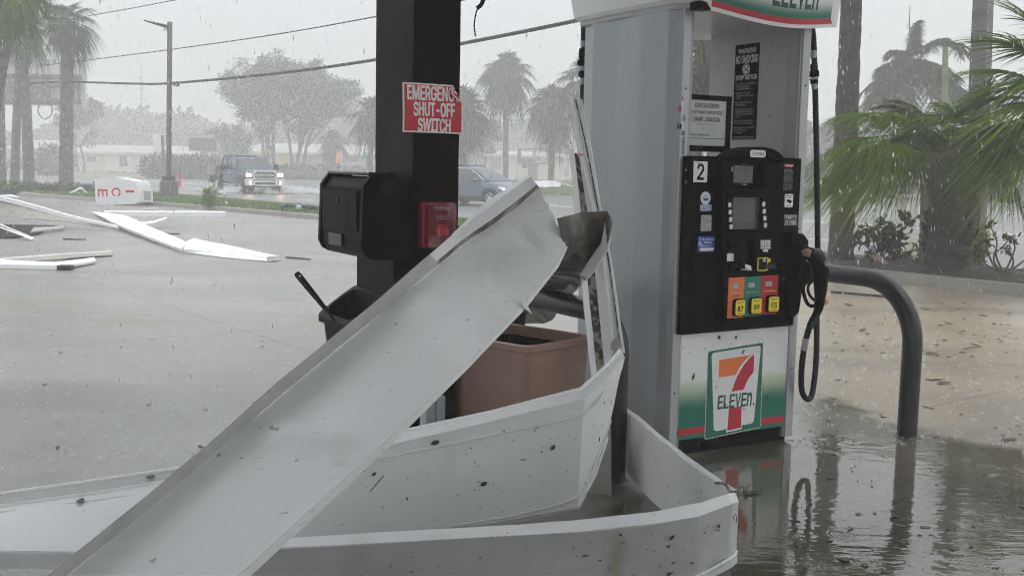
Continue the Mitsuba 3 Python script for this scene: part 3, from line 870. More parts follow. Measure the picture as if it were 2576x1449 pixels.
outer = fp([(583, 476), (1020, 404), (998, 1074), (557, 1172)]).buffer(-0.016).buffer(0.016, 6)
green = outer.buffer(-0.0035)
inner = fp([(612, 492), (1001, 430), (942, 1038), (630, 1108)]).buffer(-0.02).buffer(0.02, 6)
tab = fp([(735, 900), (856, 880), (848, 1086), (726, 1114)])
emb = part(door, 'emblem', onface(extr(outer, 0.0008), out=0.0005), 'white_print', label='numeral seven emblem in a green frame')
lay = lambda poly, z, m: part(door, 'emblem_layer', onface(extr(poly, 0.0006), out=z), m)
lay(green.intersection(outer), 0.0014, 'logo_green')
lay(inner.union(tab), 0.0021, 'white_print')
lay(fp([(672, 546), (918, 507)] + curve((918, 507), (840, 570), (803, 661)) + [(668, 684)]), 0.0028, 'logo_orange')
lay(fp([(945, 500), (942, 641)] + curve((942, 641), (890, 690), (865, 776)) + [(769, 794)] + curve((769, 794), (830, 590), (945, 500))), 0.0028, 'logo_red')
lay(fp([(748, 925), (847, 906), (842, 1075), (735, 1099)]), 0.0028, 'logo_red')
wx0, wy0 = fr(*Z6(655, 931))
wx1, wy1 = fr(*Z6(936, 776))
wh = fr(*Z6(655, 829))[1] - wy0
for k, ch in enumerate(('E', 'L', 'E', 'V', 'E', 'n')):
    cw = (wx1 - wx0) / 6
    hgt = wh if ch != 'n' else wh * 1.05
    m = words(ch, cw * (0.88 if ch != 'n' else 0.82), wh if ch != 'n' else wh * 1.28, None, 0.0006, True)
    m.apply_translation([0, 0, 0])
    v = m.vertices
    v[:, 0] += (v[:, 1]) * 0.06
    part(door, 'emblem_letter', onface(m, wx0 + k * cw, wy0, 0.0036), 'dark_green')
cx, cy = fr(*Z6(865, 925))
part(door, 'trade_mark', onface(cat(extr(shapely.Point(0, 0).buffer(0.0075).difference(shapely.Point(0, 0).buffer(0.006)), 0.0005), words('R', None, 0.007, t4([-0.0025, -0.0035, 0]), 0.0005)), cx, cy, 0.0036), 'black_print')

# leaves and leaf bits stuck to the wet door
mat('dead_leaf', pri(proc(lambda p, n, uv: MX((0.018, 0.022, 0.012), (0.06, 0.055, 0.028), N(p.x * 30, p.y * 30, p.z * 30))), 0.4))
flat('yellow_leaf', (0.30, 0.29, 0.045), 0.4)
rng = np.random.default_rng(11)


def leaf_mesh(L, W, M, tri=True):
    n = 7
    s = np.linspace(0, 1, n)
    w = W * np.sin(PI * np.clip(s * 0.96 + 0.02, 0, 1)) ** 0.8
    g = np.stack([np.stack([s * L, w, 0 * s], 1), np.stack([s * L, 0 * s, 0 * s + 0.0018], 1), np.stack([s * L, -w, 0 * s], 1)], 1)
    return moved(sheet(g, 0.0008, 1, 1), M)


for (x, y, L, W, ang, m, lab) in ((672, 385, 0.024, 0.008, 1.7, 'dead_leaf', 'broad dark leaf high on the white pump door, just below the console'), (800, 380, 0.017, 0.008, 1.3, 'dead_leaf', 'curled dark leaf high on the pump door, above the top of the emblem'), (848, 500, 0.03, 0.006, 0.9, 'dead_leaf', 'slanting dark leaf lying over the orange bar of the seven'),
                                  (462, 705, 0.04, 0.006, 1.3, 'dead_leaf', 'long narrow dark leaf on the white door left of the emblem'), (1040, 850, 0.022, 0.008, 1.2, 'dead_leaf', 'dark leaf on the door right of the green emblem frame'), (345, 925, 0.026, 0.007, 1.5, 'yellow_leaf', 'yellow green leaf stuck to the left edge of the pump door'),
                                  (560, 457, 0.01, 0.004, 0.2, 'dead_leaf', 'tiny dark leaf bit at the top left corner of the emblem'), (650, 765, 0.014, 0.003, 2.2, 'dead_leaf', 'thin dark sliver above the first letter of ELEVEn on the door'), (940, 900, 0.014, 0.005, 1.6, 'dead_leaf', 'small dark leaf below the last letter of ELEVEn on the door'),
                                  (512, 1215, 0.015, 0.003, 1.6, 'dead_leaf', 'dark sliver near the red line at the foot of the door'), (347, 1130, 0.017, 0.003, 1.5, 'dead_leaf', 'upright dark sliver low on the green left part of the door'), (720, 905, 0.014, 0.004, 1.5, 'dead_leaf', 'small dark leaf over the letter L of ELEVEn on the door')):
    a, b = fr(*Z6(x, y))
    k = thing('stuck_leaf', lab, 'leaf')
    put(k, leaf_mesh(L, W, PM @ t4([a, b, 0.0045]) @ trimesh.transformations.rotation_matrix(ang, [0, 0, 1])), m)

# black console
hx0, hy1 = fr(*Z5(155, 165))
hz0 = fr(*Z5(140, 1390))[1]
hx1 = xr0 - 0.004
hyr = fr(*Z5(900, 182))[1]
HO = 0.035
con = part(pump, 'console', onface(extr(Polygon([(hx0, hz0 + 0.003), (hx0, hy1), (hx1, hyr), (hx1, hz0 + 0.008)]).buffer(-0.008).buffer(0.008, 3), HO + 0.06), out=-0.06), 'black_plastic', 30, label='black console with screens, card slot and fuel buttons')
# left field set into a frame
r = rect(Z5(212, 185), Z5(400, 680), HO)
part(con, 'left_field', onface(rbox((r[0], r[1], HO - 0.004), (r[2], r[3], HO + 0.004), 0.003)), 'black_plastic', 40)
r = rect(Z5(205, 690), Z5(395, 1330), HO)
part(con, 'left_door', onface(rbox((r[0], r[1], HO - 0.004), (r[2], r[3], HO + 0.004), 0.003)), 'black_plastic', 40)
# centre bezel: arched, standing proud
BO = 0.085
bez = [fr(*Z5(*q), BO) for q in ((428, 195), (447, 1325), (545, 1345), (650, 1338), (760, 1322), (862, 1280), (820, 200))]
arch = [fr(*Z5(*q), BO) for q in curve((820, 200), (770, 100), (628, 104), 10) + curve((628, 104), (480, 110), (428, 195), 10)]
bezel_poly = Polygon(bez + arch).buffer(-0.01).buffer(0.01, 4)
sd = rect(Z5(480, 215), Z5(708, 385), BO)
sm = rect(Z5(500, 455), Z5(690, 668), BO)
slot = rect(Z5(562, 742), Z5(664, 962), BO)
face = bezel_poly.difference(rrect(*sd, 0.008)).difference(rrect(sm[0] - 0.004, sm[1] - 0.004, sm[2] + 0.012, sm[3] + 0.006, 0.004)).difference(rrect(*slot, 0.003))
part(con, 'bezel', onface(extr(face, BO - 0.02), out=0.02), 'black_plastic', 30)
hood = Polygon(arch + [fr(*Z5(*q), BO) for q in curve((445, 200), (490, 160), (620, 160), 8) + curve((620, 160), (760, 170), (800, 208), 8)]).buffer(0)
part(con, 'hood', onface(extr(hood, 0.05), out=BO), 'black_plastic', 30)
part(con, 'screen', onface(rbox((sm[0] - 0.003, sm[1] - 0.003, 0.03), (sm[2] + 0.01, sm[3] + 0.005, 0.066), 0.002)), 'screen', label='large grey screen covered in rain drops')
scr = rect(Z5(508, 232), Z5(640, 352), BO - 0.03)
part(con, 'screen_frame', onface(rbox((sd[0] + 0.001, sd[1] + 0.001, 0.03), (sd[2] - 0.001, sd[3] - 0.001, BO - 0.034), 0.002)), 'black_plastic', 40)
part(con, 'price_screen', onface(rbox((scr[0], scr[1], BO - 0.036), (scr[2], scr[3], BO - 0.030), 0.001)), 'screen', label='small upper price screen')
say(con, '$', *fr(*Z5(493, 268), BO - 0.03), 0.010, 0.018, BO - 0.03, 'white_print', True)
say(con, 'This Sale', *fr(*Z5(567, 224), BO), 0.028, 0.005, BO + 0.0005, 'grey_print')
say(con, 'Gallons', *fr(*Z5(572, 367), BO - 0.03), 0.026, 0.007, BO - 0.0325, 'white_print')
part(con, 'screen_surround', onface(extr(rrect(sm[0] - 0.045, sm[1] - 0.02, sm[2] + 0.052, sm[3] + 0.022, 0.008).difference(rrect(sm[0] - 0.006, sm[1] - 0.006, sm[2] + 0.006, sm[3] + 0.004, 0.003)), 0.008), out=BO), 'black_plastic', 30)
for k in range(4):
    for side_, xx, yy in ((0, 471, 486 + 50 * k), (1, 704, 482 + 48 * k)):
        q = rect(Z5(xx + 3 * k * (1 - side_) + 4 * k * side_, yy), Z5(xx + 19 + 3 * k * (1 - side_) + 4 * k * side_, yy + 32), BO + 0.01)
        part(con, 'soft_key', onface(rbox((q[0], q[1], BO + 0.006), (q[2], q[3], BO + 0.014), 0.003)), 'white_print', 40)
# lower centre: printer slot, keypad, card reader
part(con, 'receipt_slot', onface(rbox((slot[0] + 0.001, slot[1] + 0.001, 0.03), (slot[2] - 0.001, slot[3] - 0.001, 0.042), 0.001)), 'black_gloss')
part(con, 'receipt_flap', onface(hull([(slot[0] + 0.006, slot[1] + 0.01, 0.045), (slot[2] - 0.02, slot[1] + 0.005, 0.075), (slot[2] - 0.02, slot[1] + 0.03, 0.07), (slot[0] + 0.006, slot[1] + 0.055, 0.045), (slot[0] + 0.006, slot[1] + 0.055, 0.05)])), 'steel')
q = rect(Z5(470, 835), Z5(508, 890), BO + 0.01)
decal('card_label', q, BO + 0.001, 'white_print', con)
for k in range(4):
    q = rect(Z5(497, 836 + 14 * k), Z5(510, 846 + 14 * k), BO + 0.01)
    part(con, 'card_key', onface(rbox((q[0], q[1], BO), (q[2], q[3], BO + 0.01), 0.002)), 'white_print')
q = rect(Z5(466, 735), Z5(545, 790), BO)
part(con, 'card_reader', onface(rbox((q[0], q[1], BO - 0.01), (q[2], q[3], BO + 0.018), 0.006)), 'black_plastic', 40)
cx, cy = fr(*Z5(502, 765), BO + 0.02)
part(con, 'lock', onface(moved(trimesh.creation.cylinder(0.008, 0.008, sections=12), t4([cx, cy, BO + 0.02]))), 'black_gloss', 30)
q = rect(Z5(470, 898), Z5(570, 940), BO)
part(con, 'card_tray', onface(rbox((q[0], q[1], BO - 0.01), (q[2], q[3], BO + 0.022), 0.005)), 'black_plastic', 40)
for i in range(4):
    for j in range(4):
        if (i, j) in ((3, 0), (3, 3)):
            continue
        q = rect(Z5(695 + 17 * j, 744 + 21 * i), Z5(710 + 17 * j, 762 + 21 * i), BO + 0.005)
        part(con, 'keypad_key', onface(rbox((q[0], q[1], BO), (q[2], q[3], BO + 0.006), 0.0015)), 'white_print')
for i, row in enumerate(('123', '456', '789')):
    for j, ch in enumerate(row):
        q = rect(Z5(699 + 17 * j, 747 + 21 * i), Z5(707 + 17 * j, 759 + 21 * i), BO + 0.006)
        say(con, ch, q[0], q[1], q[2] - q[0], q[3] - q[1], BO + 0.0062)
q = rect(Z5(670, 862), Z5(740, 954), BO)
part(con, 'reader_frame', onface(extr(rrect(*q, 0.006).difference(rrect(q[0] + 0.005, q[1] + 0.005, q[2] - 0.005, q[3] - 0.005, 0.004)), 0.004), out=BO), 'yellow')
part(con, 'reader_pad', onface(rbox((q[0] + 0.006, q[1] + 0.006, BO - 0.002), (q[2] - 0.006, q[3] - 0.006, BO + 0.003), 0.002)), 'black_gloss')
q2 = rect(Z5(706, 868), Z5(726, 892), BO)
part(con, 'reader_card', onface(extr(rrect(*q2, 0.002), 0.001), out=BO + 0.003), 'grey_print')
q2 = rect(Z5(745, 868), Z5(760, 895), BO)
part(con, 'reader_mark', onface(extr(rrect(*q2, 0.002), 0.001), out=BO), 'yellow')
q2 = rect(Z5(735, 905), Z5(790, 940), BO)
part(con, 'card_slot', onface(rbox((q2[0], q2[1], BO), (q2[2], q2[3], BO + 0.012), 0.003)), 'guard_paint', 40)
# fuel grade buttons
for (xa, xb, dy, m, t1, t2, num) in ((466, 576, 6, 'button_orange', 'REGULAR', 'UNLEADED', '87'), (573, 690, 0, 'button_green', 'MID GRADE', 'PLUS', '89'), (690, 808, -8, 'button_red', 'SUPER PREMIUM', '', '93')):
    za = fr(*Z5((xa + xb) / 2, 993 + dy), BO)[1]
    zb_ = fr(*Z5((xa + xb) / 2, 1276 - (xa - 466) * 0.115), BO)[1]
    x0, x1 = fr(*Z5(xa, 1130), BO)[0], fr(*Z5(xb, 1130), BO)[0]
    gp = part(con, 'grade_panel', onface(rbox((x0 + 0.0008, zb_, BO), (x1 - 0.0008, za, BO + 0.004), 0.001)), m, label={'87': 'orange panel for grade 87', '89': 'green panel for grade 89', '93': 'red panel for grade 93'}[num])
    w = x1 - x0
    p2 = lambda name, *a: part(con, name, *a)
    p2('price_window', onface(rbox((x0 + w * 0.24, za - 0.058, BO + 0.003), (x0 + w * 0.62, za - 0.032, BO + 0.0055), 0.001)), 'box_grey')
    p2('lettering', words(t1, w * 0.72, 0.008, PM @ t4([x0 + w * 0.14, za - 0.088, BO + 0.0042]), 0.0005), 'yellow' if num == '93' else 'paper')
    if t2:
        p2('lettering', words(t2, w * 0.4, 0.006, PM @ t4([x0 + w * 0.3, za - 0.1, BO + 0.0042]), 0.0005), 'black_print')
    bt = rrect(x0 + w * 0.34, zb_ + 0.014, x0 + w * 0.96, zb_ + 0.098, 0.013)
    p2('button', onface(cat(extr(bt.buffer(0.004), 0.016), moved(extr(bt, 0.004), t4([0, 0, 0.014]))), out=BO + 0.0035), 'black_plastic', 30)
    p2('octane_label', onface(extr(bt.buffer(-0.0015), 0.001), out=BO + 0.0215), 'yellow')
    p2('lettering', words(num, w * 0.34, 0.027, PM @ t4([x0 + w * 0.48, zb_ + 0.036, BO + 0.0227]), 0.0005, True), 'black_print')
    p2('lettering', words('MINIMUM OCTANE RATING', w * 0.42, 0.0045, PM @ t4([x0 + w * 0.44, zb_ + 0.082, BO + 0.0227]), 0.0005), 'black_print')
    p2('lettering', words('(R+M)/2 METHOD', w * 0.4, 0.0045, PM @ t4([x0 + w * 0.45, zb_ + 0.022, BO + 0.0227]), 0.0005), 'black_print')
# console stickers
q = rect(Z5(228, 203), Z5(323, 347), HO)
st = decal('number_plate', q, HO + 0.004, 'white_print', pump, label='white square with the pump number 2')
say(pump, '2', q[0] + (q[2] - q[0]) * 0.26, q[1] + (q[3] - q[1]) * 0.13, (q[2] - q[0]) * 0.5, (q[3] - q[1]) * 0.74, HO + 0.0054, 'black_print', True)
say(pump, 'PUMP', q[0] + (q[2] - q[0]) * 0.2, q[1] + (q[3] - q[1]) * 0.9, (q[2] - q[0]) * 0.25, 0.006, HO + 0.0054, 'logo_red')
cx, cy = fr(*Z5(311, 455), HO)
decal('seal_base', rect(Z5(274, 500), Z5(351, 543), HO), HO + 0.004, 'pale_blue', rad=0.003)
part(pump, 'inspection_seal', onface(extr(shapely.Point(cx, cy).buffer(0.033), 0.001), out=HO + 0.0045), 'white_print', label='round pale inspection seal')
for ra, rb, m in ((0.03, 0.028, 'pale_blue'), (0.021, 0.0, 'pale_blue')):
    a = shapely.Point(cx, cy).buffer(ra)
    part(pump, 'seal_ring', onface(extr(a.difference(shapely.Point(cx, cy).buffer(rb)) if rb else a, 0.0006), out=HO + 0.0056), m)
part(pump, 'seal_ring', onface(extr(sbox(cx - 0.015, cy - 0.012, cx + 0.015, cy - 0.001), 0.0005), out=HO + 0.0064), 'blue_print')
q = rect(Z5(274, 500), Z5(351, 543), HO)
for k, t in enumerate(('WEIGHTS AND MEASURES', 'CONSUMER SERVICES')):
    say(pump, t, q[0] + 0.004, q[1] + 0.018 - 0.011 * k, q[2] - q[0] - 0.008, 0.006, HO + 0.0053, 'blue_print')
q = rect(Z5(280, 572), Z5(351, 680), HO)
decal('tax_notice', q, HO + 0.004, 'paper')
for k, t in enumerate(('PLEASE PAY FIRST', 'BEFORE FUELING', 'Prices include all state', 'and federal taxes', 'Thank you', 'See attendant inside')):
    say(pump, t, q[0] + 0.004, q[3] - 0.012 - 0.0125 * k, (q[2] - q[0]) * (0.86 - 0.12 * (k % 2)), 0.006, HO + 0.0053, 'black_print')
q = rect(Z5(259, 717), Z5(372, 823), HO)
decal('assist_sticker', q, HO + 0.004, 'blue_print', label='blue fuel assistance sticker')
w, h = q[2] - q[0], q[3] - q[1]
say(pump, 'Fuel Assistance', q[0] + w * 0.24, q[1] + h * 0.74, w * 0.72, 0.011, HO + 0.0053, 'white_print')
say(pump, 'Available', q[0] + w * 0.36, q[1] + h * 0.55, w * 0.46, 0.010, HO + 0.0053, 'white_print')
say(pump, 'Call for Assistance', q[0] + w * 0.26, q[1] + h * 0.36, w * 0.5, 0.006, HO + 0.0053, 'white_print')
decal('sticker_field', (q[0] + w * 0.14, q[1] + h * 0.06, q[2] - w * 0.06, q[1] + h * 0.26), HO + 0.0053, 'white_print', d=0.0005)
wc = cat(extr(shapely.Point(0, 0).buffer(0.012).difference(shapely.Point(0, 0).buffer(0.009)).difference(sbox(0, 0, 0.02, 0.02)), 0.0005), box((-0.004, 0.002, 0), (0.0, 0.026, 0.0005)), box((-0.002, 0.002, 0), (0.012, 0.005, 0.0005)), box((0.010, -0.012, 0), (0.013, 0.003, 0.0005)), extr(shapely.Point(-0.002, 0.030).buffer(0.0035), 0.0005))
part(pump, 'wheelchair_mark', onface(wc, q[0] + w * 0.13, q[1] + h * 0.5, HO + 0.0053), 'white_print')
# right field stickers
q = rect(Z5(855, 222), Z5(918, 243), HO)
decal('danger_label', q, HO, 'logo_red', rad=0.006)
say(pump, 'DANGER', q[0] + 0.006, q[1] + 0.003, q[2] - q[0] - 0.012, 0.009, HO + 0.0013, 'white_print', True)
q = rect(Z5(850, 250), Z5(916, 372), HO)
for k, t in enumerate(('Extremely Flammable', 'EXTREMELY FLAMMABLE', 'GASOLINE VAPORS', 'No smoking turn off engine', 'Do not leave pump unattended', 'Portable containers must be', 'placed on the ground', 'Avoid breathing vapors', 'Keep away from eyes', 'Harmful if swallowed')):
    say(pump, t, q[0] + 0.002, q[3] - 0.010 - 0.0118 * k, (q[2] - q[0]) * (0.95 if k % 3 else 0.8), 0.0075 if k == 1 else 0.006, HO + 0.0005, 'paper')
q = rect(Z5(858, 428), Z5(914, 519), HO)
decal('camera_notice', q, HO, 'white_print')
w, h = q[2] - q[0], q[3] - q[1]
say(pump, 'Smile, these premises', q[0] + w * 0.1, q[3] - 0.012, w * 0.8, 0.006, HO + 0.0013)
say(pump, 'under surveillance', q[0] + w * 0.14, q[3] - 0.022, w * 0.7, 0.006, HO + 0.0013)
part(pump, 'camera_mark', onface(extr(Polygon([(w * 0.2, h * 0.55), (w * 0.45, h * 0.6), (w * 0.85, h * 0.5), (w * 0.8, h * 0.34), (w * 0.6, h * 0.3), (w * 0.5, h * 0.38), (w * 0.25, h * 0.42)]), 0.0005), q[0], q[1], HO + 0.0013), 'black_print')
say(pump, 'Thank you', q[0] + w * 0.25, q[1] + h * 0.08, w * 0.5, 0.006, HO + 0.0013)
for t, a, b in (('CONTAINS UP TO', (856, 598), (941, 572)), ('10% ETHANOL', (856, 641), (943, 607))):
    (xa, ya), (xb, yb2) = fr(*Z5(*a), HO), fr(*Z5(*b), HO)
    say(pump, t, xa, ya, xb - xa, fr(*Z5(a[0], b[1]), HO)[1] - ya, HO + 0.0006, 'white_print', True)
for k in range(3):
    q = rect(Z5(850 + 12 * k, 998), Z5(858 + 12 * k, 1018), HO)
    decal('yellow_mark', q, HO, 'yellow', rad=0.001)
# oval emblem on the hood
(ox0, oy0), (ox1, oy1) = fr(*Z5(620, 174), BO + 0.05), fr(*Z5(728, 128), BO + 0.05)
decal('hood_badge', (ox0, oy0, ox1, oy1), BO + 0.05, 'white_print', rad=0.012, label='small white badge with red seven and green lettering')
say(pump, '7', ox0 + (ox1 - ox0) * 0.13, oy0 + 0.009, (ox1 - ox0) * 0.11, 0.018, BO + 0.0515, 'logo_red', True)
say(pump, '-', ox0 + (ox1 - ox0) * 0.26, oy0 + 0.009, (ox1 - ox0) * 0.06, 0.015, BO + 0.0515, 'logo_orange', True)
say(pump, 'ELEVEn', ox0 + (ox1 - ox0) * 0.34, oy0 + 0.009, (ox1 - ox0) * 0.56, 0.017, BO + 0.0515, 'dark_green', True)
# speaker lamps at the console's left edge
for y in (262, 345):
    a, b = fr(*Z5(172, y), HO)
    part(pump, 'amber_stain', onface(leaf_mesh(0.012, 0.006, t4([a, b, HO + 0.001]))), 'bin_clay')

for x, yy in (((xl0 + xl1) / 2, 1.92), ((xl0 + xl1) / 2, 0.35), ((xr0 + xr1) / 2, 1.98), ((xr0 + xr1) / 2, 1.20), ((xr0 + xr1) / 2, 0.42)):
    part(pump, 'screw', onface(moved(trimesh.creation.cylinder(0.005, 0.004, sections=10), t4([x, yy, 0.007]))), 'black_gloss', 30)
# ad frame standing on the console behind the left trim
AO = -0.05
ax0, ay0, ax1, ay1 = rect((1722, 240), (1839, 382), AO)
ax0 = xl1 + 0.031
ad = part(pump, 'ad_frame', onface(extr(sbox(ax0, ay0, ax1, ay1).difference(sbox(ax0, ay0 + 0.03, ax1 - 0.028, ay1 - 0.025)), 0.03), out=AO - 0.03), 'black_plastic', label='black framed advert standing on the console')
part(ad, 'poster', onface(box((ax0, ay0 + 0.031, AO - 0.02), (ax1 - 0.029, ay1 - 0.026, AO - 0.008))), 'paper', label='white fuel savings advert')


def adtext(t, a, b, bold=False, m='black_print'):
    (xa, ya), (xb, yb2) = fr(*Z4(*a), AO), fr(*Z4(*b), AO)
    part(ad, 'lettering', words(t, xb - xa, fr(*Z4(a[0], b[1]), AO)[1] - ya, PM @ t4([xa, ya, AO - 0.0078]), 0.0005, bold), m)


adtext('GAS SAVINGS', (1112, 843), (1306, 808), True)
adtext('WHEN YOU BUY 2 CANS OF GRIZZLY', (1077, 890), (1338, 864), True)
adtext('SAVE .30¢/GAL', (1100, 950), (1316, 915), True)
adtext('DISCOUNT UP TO 15 GALLONS AT PARTICIPATING STORES', (1120, 979), (1296, 966), m='grey_print')
adtext('With the 7-ELEVEN App', (1150, 1016), (1266, 1000), m='grey_print')
adtext('SALE OF TOBACCO PRODUCTS TO PERSONS UNDER 21 IS PROHIBITED', (1046, 1060), (1230, 1050))
adtext('his product can cause gum disease and tooth loss.', (1036, 1146), (1334, 1124), m='grey_print')
part(ad, 'rule', onface(box((ax0 + 0.002, fr(*Z4(1190, 1090), AO)[1], AO - 0.0079), (ax1 - 0.03, fr(*Z4(1190, 1086), AO)[1], AO - 0.0075))), 'black_print')
part(ad, 'roundel', onface(extr(shapely.Point(ax0, fr(*Z4(1035, 905), AO)[1]).buffer(0.055).intersection(sbox(ax0, ay0, ax1, ay1)), 0.0005), out=AO - 0.0078), 'grey_print')
# stickers on the left trim
for a, b, m in (((966, 762), (1014, 786), 'logo_red'), ((962, 800), (1012, 890), 'white_print'), ((960, 900), (1008, 952), 'white_print'), ((956, 962), (1008, 1018), 'white_print'), ((954, 1022), (1004, 1064), 'paper'), ((952, 1070), (1002, 1220), 'white_print')):
    q = rect(Z4(*a), Z4(*b), 0.006)
    decal('trim_sticker', (max(q[0], xl0 + 0.006), q[1], min(q[2], xl1 - 0.003), q[3]), 0.006, m, rad=0.001)
cx, cy = fr(*Z4(986, 855), 0.006)
part(pump, 'no_phone_mark', onface(extr(shapely.Point(cx, cy).buffer(0.016).difference(shapely.Point(cx, cy).buffer(0.0125)).union(shapely.affinity.rotate(sbox(cx - 0.0013, cy - 0.014, cx + 0.0013, cy + 0.014), 45)), 0.0005), out=0.0073), 'logo_red')
part(pump, 'phone_mark', onface(extr(sbox(cx - 0.004, cy - 0.008, cx + 0.004, cy + 0.008), 0.0004), out=0.0073), 'black_print')
for y0, y1, n in ((905, 950, 4), (1026, 1062, 4), (1074, 1216, 13)):
    for k in range(n):
        a, b = fr(*Z4(958, y0 + (y1 - y0) * (k + 0.7) / n), 0.006)
        say(pump, ('Turn off engine', 'No open flame', 'Keep clear', 'Hold the nozzle')[k % 4], max(a, xl0 + 0.008), b, 0.024 + 0.004 * (k % 2), 0.005, 0.0073)
a, b = fr(*Z4(980, 1000), 0.006)
part(pump, 'fuelling_mark', onface(extr(shapely.union_all([shapely.Point(0.006, 0.026).buffer(0.004), Polygon([(0, 0), (0.004, 0.02), (0.012, 0.022), (0.010, 0.0)]), sbox(0.018, 0, 0.03, 0.024)]), 0.0004), a - 0.014, b - 0.008, 0.0073), 'black_print')

# tall notice on the inner face of the right pillar
WX = xr0 - 0.0228
WM = frame((PM @ [WX, 0, 0, 1])[:3], -PB, ZH, -PA)       # x towards the camera, y up, z out of the wall


def wr(u, v):
    r_ = ray(u, v)
    o = WM[:3, 3]
    q = EYE + r_ * (((o - EYE) @ PA) / (r_ @ PA)) - o
    return float(q @ -PB), float(q[2])


nx0, nx1 = wr(*Z4(1412, 700))[0], wr(*Z4(1600, 700))[0]
ny1, ny0 = wr(*Z4(1518, 348))[1], wr(*Z4(1495, 1098))[1]
note = part(pump, 'warning_notice', moved(extr(sbox(nx0, ny0, nx1, ny1), 0.001), WM), 'black_print', label='tall black no smoking notice on the inner wall')
nw, nh = nx1 - nx0, ny1 - ny0
for t, f, h, wf, bold in (('WARNING', 0.092, 0.046, 0.74, True), ('NO SMOKING', 0.195, 0.078, 0.92, True), ('STOP MOTOR', 0.368, 0.043, 0.88, True)):
    part(note, 'lettering', words(t, nw * wf, nh * h, WM @ t4([nx0 + nw * (1 - wf) / 2, ny1 - nh * f, 0.0012]), 0.0004, bold), 'white_print')
ncx, ncy = nx0 + nw * 0.48, ny1 - nh * 0.262
part(note, 'no_smoking_mark', moved(extr(shapely.Point(ncx, ncy).buffer(0.032), 0.0004), WM @ t4([0, 0, 0.0012])), 'white_print')
part(note, 'cigarette_mark', moved(extr(shapely.union_all([shapely.Point(ncx, ncy).buffer(0.028).difference(shapely.Point(ncx, ncy).buffer(0.024)), shapely.affinity.rotate(sbox(ncx - 0.027, ncy - 0.0025, ncx + 0.027, ncy + 0.0025), -45), sbox(ncx - 0.018, ncy - 0.008, ncx + 0.016, ncy - 0.003), sbox(ncx + 0.004, ncy + 0.002, ncx + 0.014, ncy + 0.012)]), 0.0003), WM @ t4([0, 0, 0.0017])), 'black_print')
row = 0.402
for para in (('• It is unlawful and dangerous to', 'dispense gasoline into', 'unapproved containers.'), ('• No filling of portable', 'containers in or on a motor', 'vehicle.'), ('• Place container on ground', 'before filling.'), ('• Discharge static electricity', 'before fueling by touching a', 'metal surface away from the', 'nozzle.'), ('• Do not re-enter your vehicle', 'while gasoline is pumping.'), ('• If a fire starts, do not remove', 'nozzle - back away', 'immediately.'), ('• Do not allow individuals under', 'licensed age to use the pump.')):
    for k, t in enumerate(para):
        part(note, 'lettering', words(t, nw * 0.027 * len(t), nh * 0.0175, WM @ t4([nx0 + nw * (0.04 if k == 0 else 0.10), ny1 - nh * (row + 0.0165), 0.0012]), 0.0003), 'grey_print')
        row += 0.0262
    row += 0.019

# crown over the pump
cz = 2.310
plan = [(-0.035, 0.06), (-0.10, -0.02), (-0.115, -0.5), (-0.10, -PD - 0.03), (0.1, -PD - 0.13), (0.86, -PD - 0.13), (0.99, -PD), (1.0, -0.4), (0.955, 0.05), (0.5, 0.10)]
crown = part(pump, 'crown', hull([(PM @ [x, z, o, 1])[:3] for gx, gz, gs in ((0, 0.03, 0.97), (0, 0.05, 1.0), (0, 0.38, 1.09)) for x, o in plan for z in [cz + gz] for x, o in [((x - 0.43) * gs + 0.43, (o + 0.4) * gs - 0.4)]]), 'crown_white', 30, label='white overhanging crown')
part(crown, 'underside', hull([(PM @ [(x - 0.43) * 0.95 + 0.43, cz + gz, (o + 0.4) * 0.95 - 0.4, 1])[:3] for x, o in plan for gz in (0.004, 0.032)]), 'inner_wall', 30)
CS = 41
tt = np.linspace(0, 1, CS)


def crown_pt(x, y, out=0.0):
    """Point on the curved sign of the crown: x from 0 to 1 along it, y metres above its lower edge."""
    x, y = np.broadcast_arrays(np.asarray(x, float), np.asarray(y, float))
    px_, po = -0.012 + 0.962 * x, 0.105 + 0.06 * np.sin(PI * np.clip(x, 0, 1)) - 0.03 * x + 0.16 * y + out
    pz = cz - 0.005 - 0.048 * np.sin(PI * np.clip(x, 0, 1)) ** 1.2 + y - 0.012 * x
    q = np.stack([px_, pz, po, np.ones_like(px_)], -1) @ PM.T
    return q[..., :3]


def on_crown(y0, y1, x0, x1, out, n=2):
    xs = np.linspace(x0, x1, CS)
    return grid_mesh(np.stack([crown_pt(xs, y if np.isscalar(y) else y(xs), out) for y in ([y0, y1] if n == 2 else np.linspace(y0, y1, n))], 1))


csign = part(pump, 'crown_sign', sheet(np.stack([crown_pt(tt, y) for y in (0, 0.06, 0.2, 0.36)], 1), 0.008, 1, 2), 'crown_white', 40, label='curved white sign with green fade and red line')


def crown_print(p, n, uv):
    return MX((0.004, 0.155, 0.105), (0.70, 0.72, 0.70), S(0.10, 0.95, uv.y))


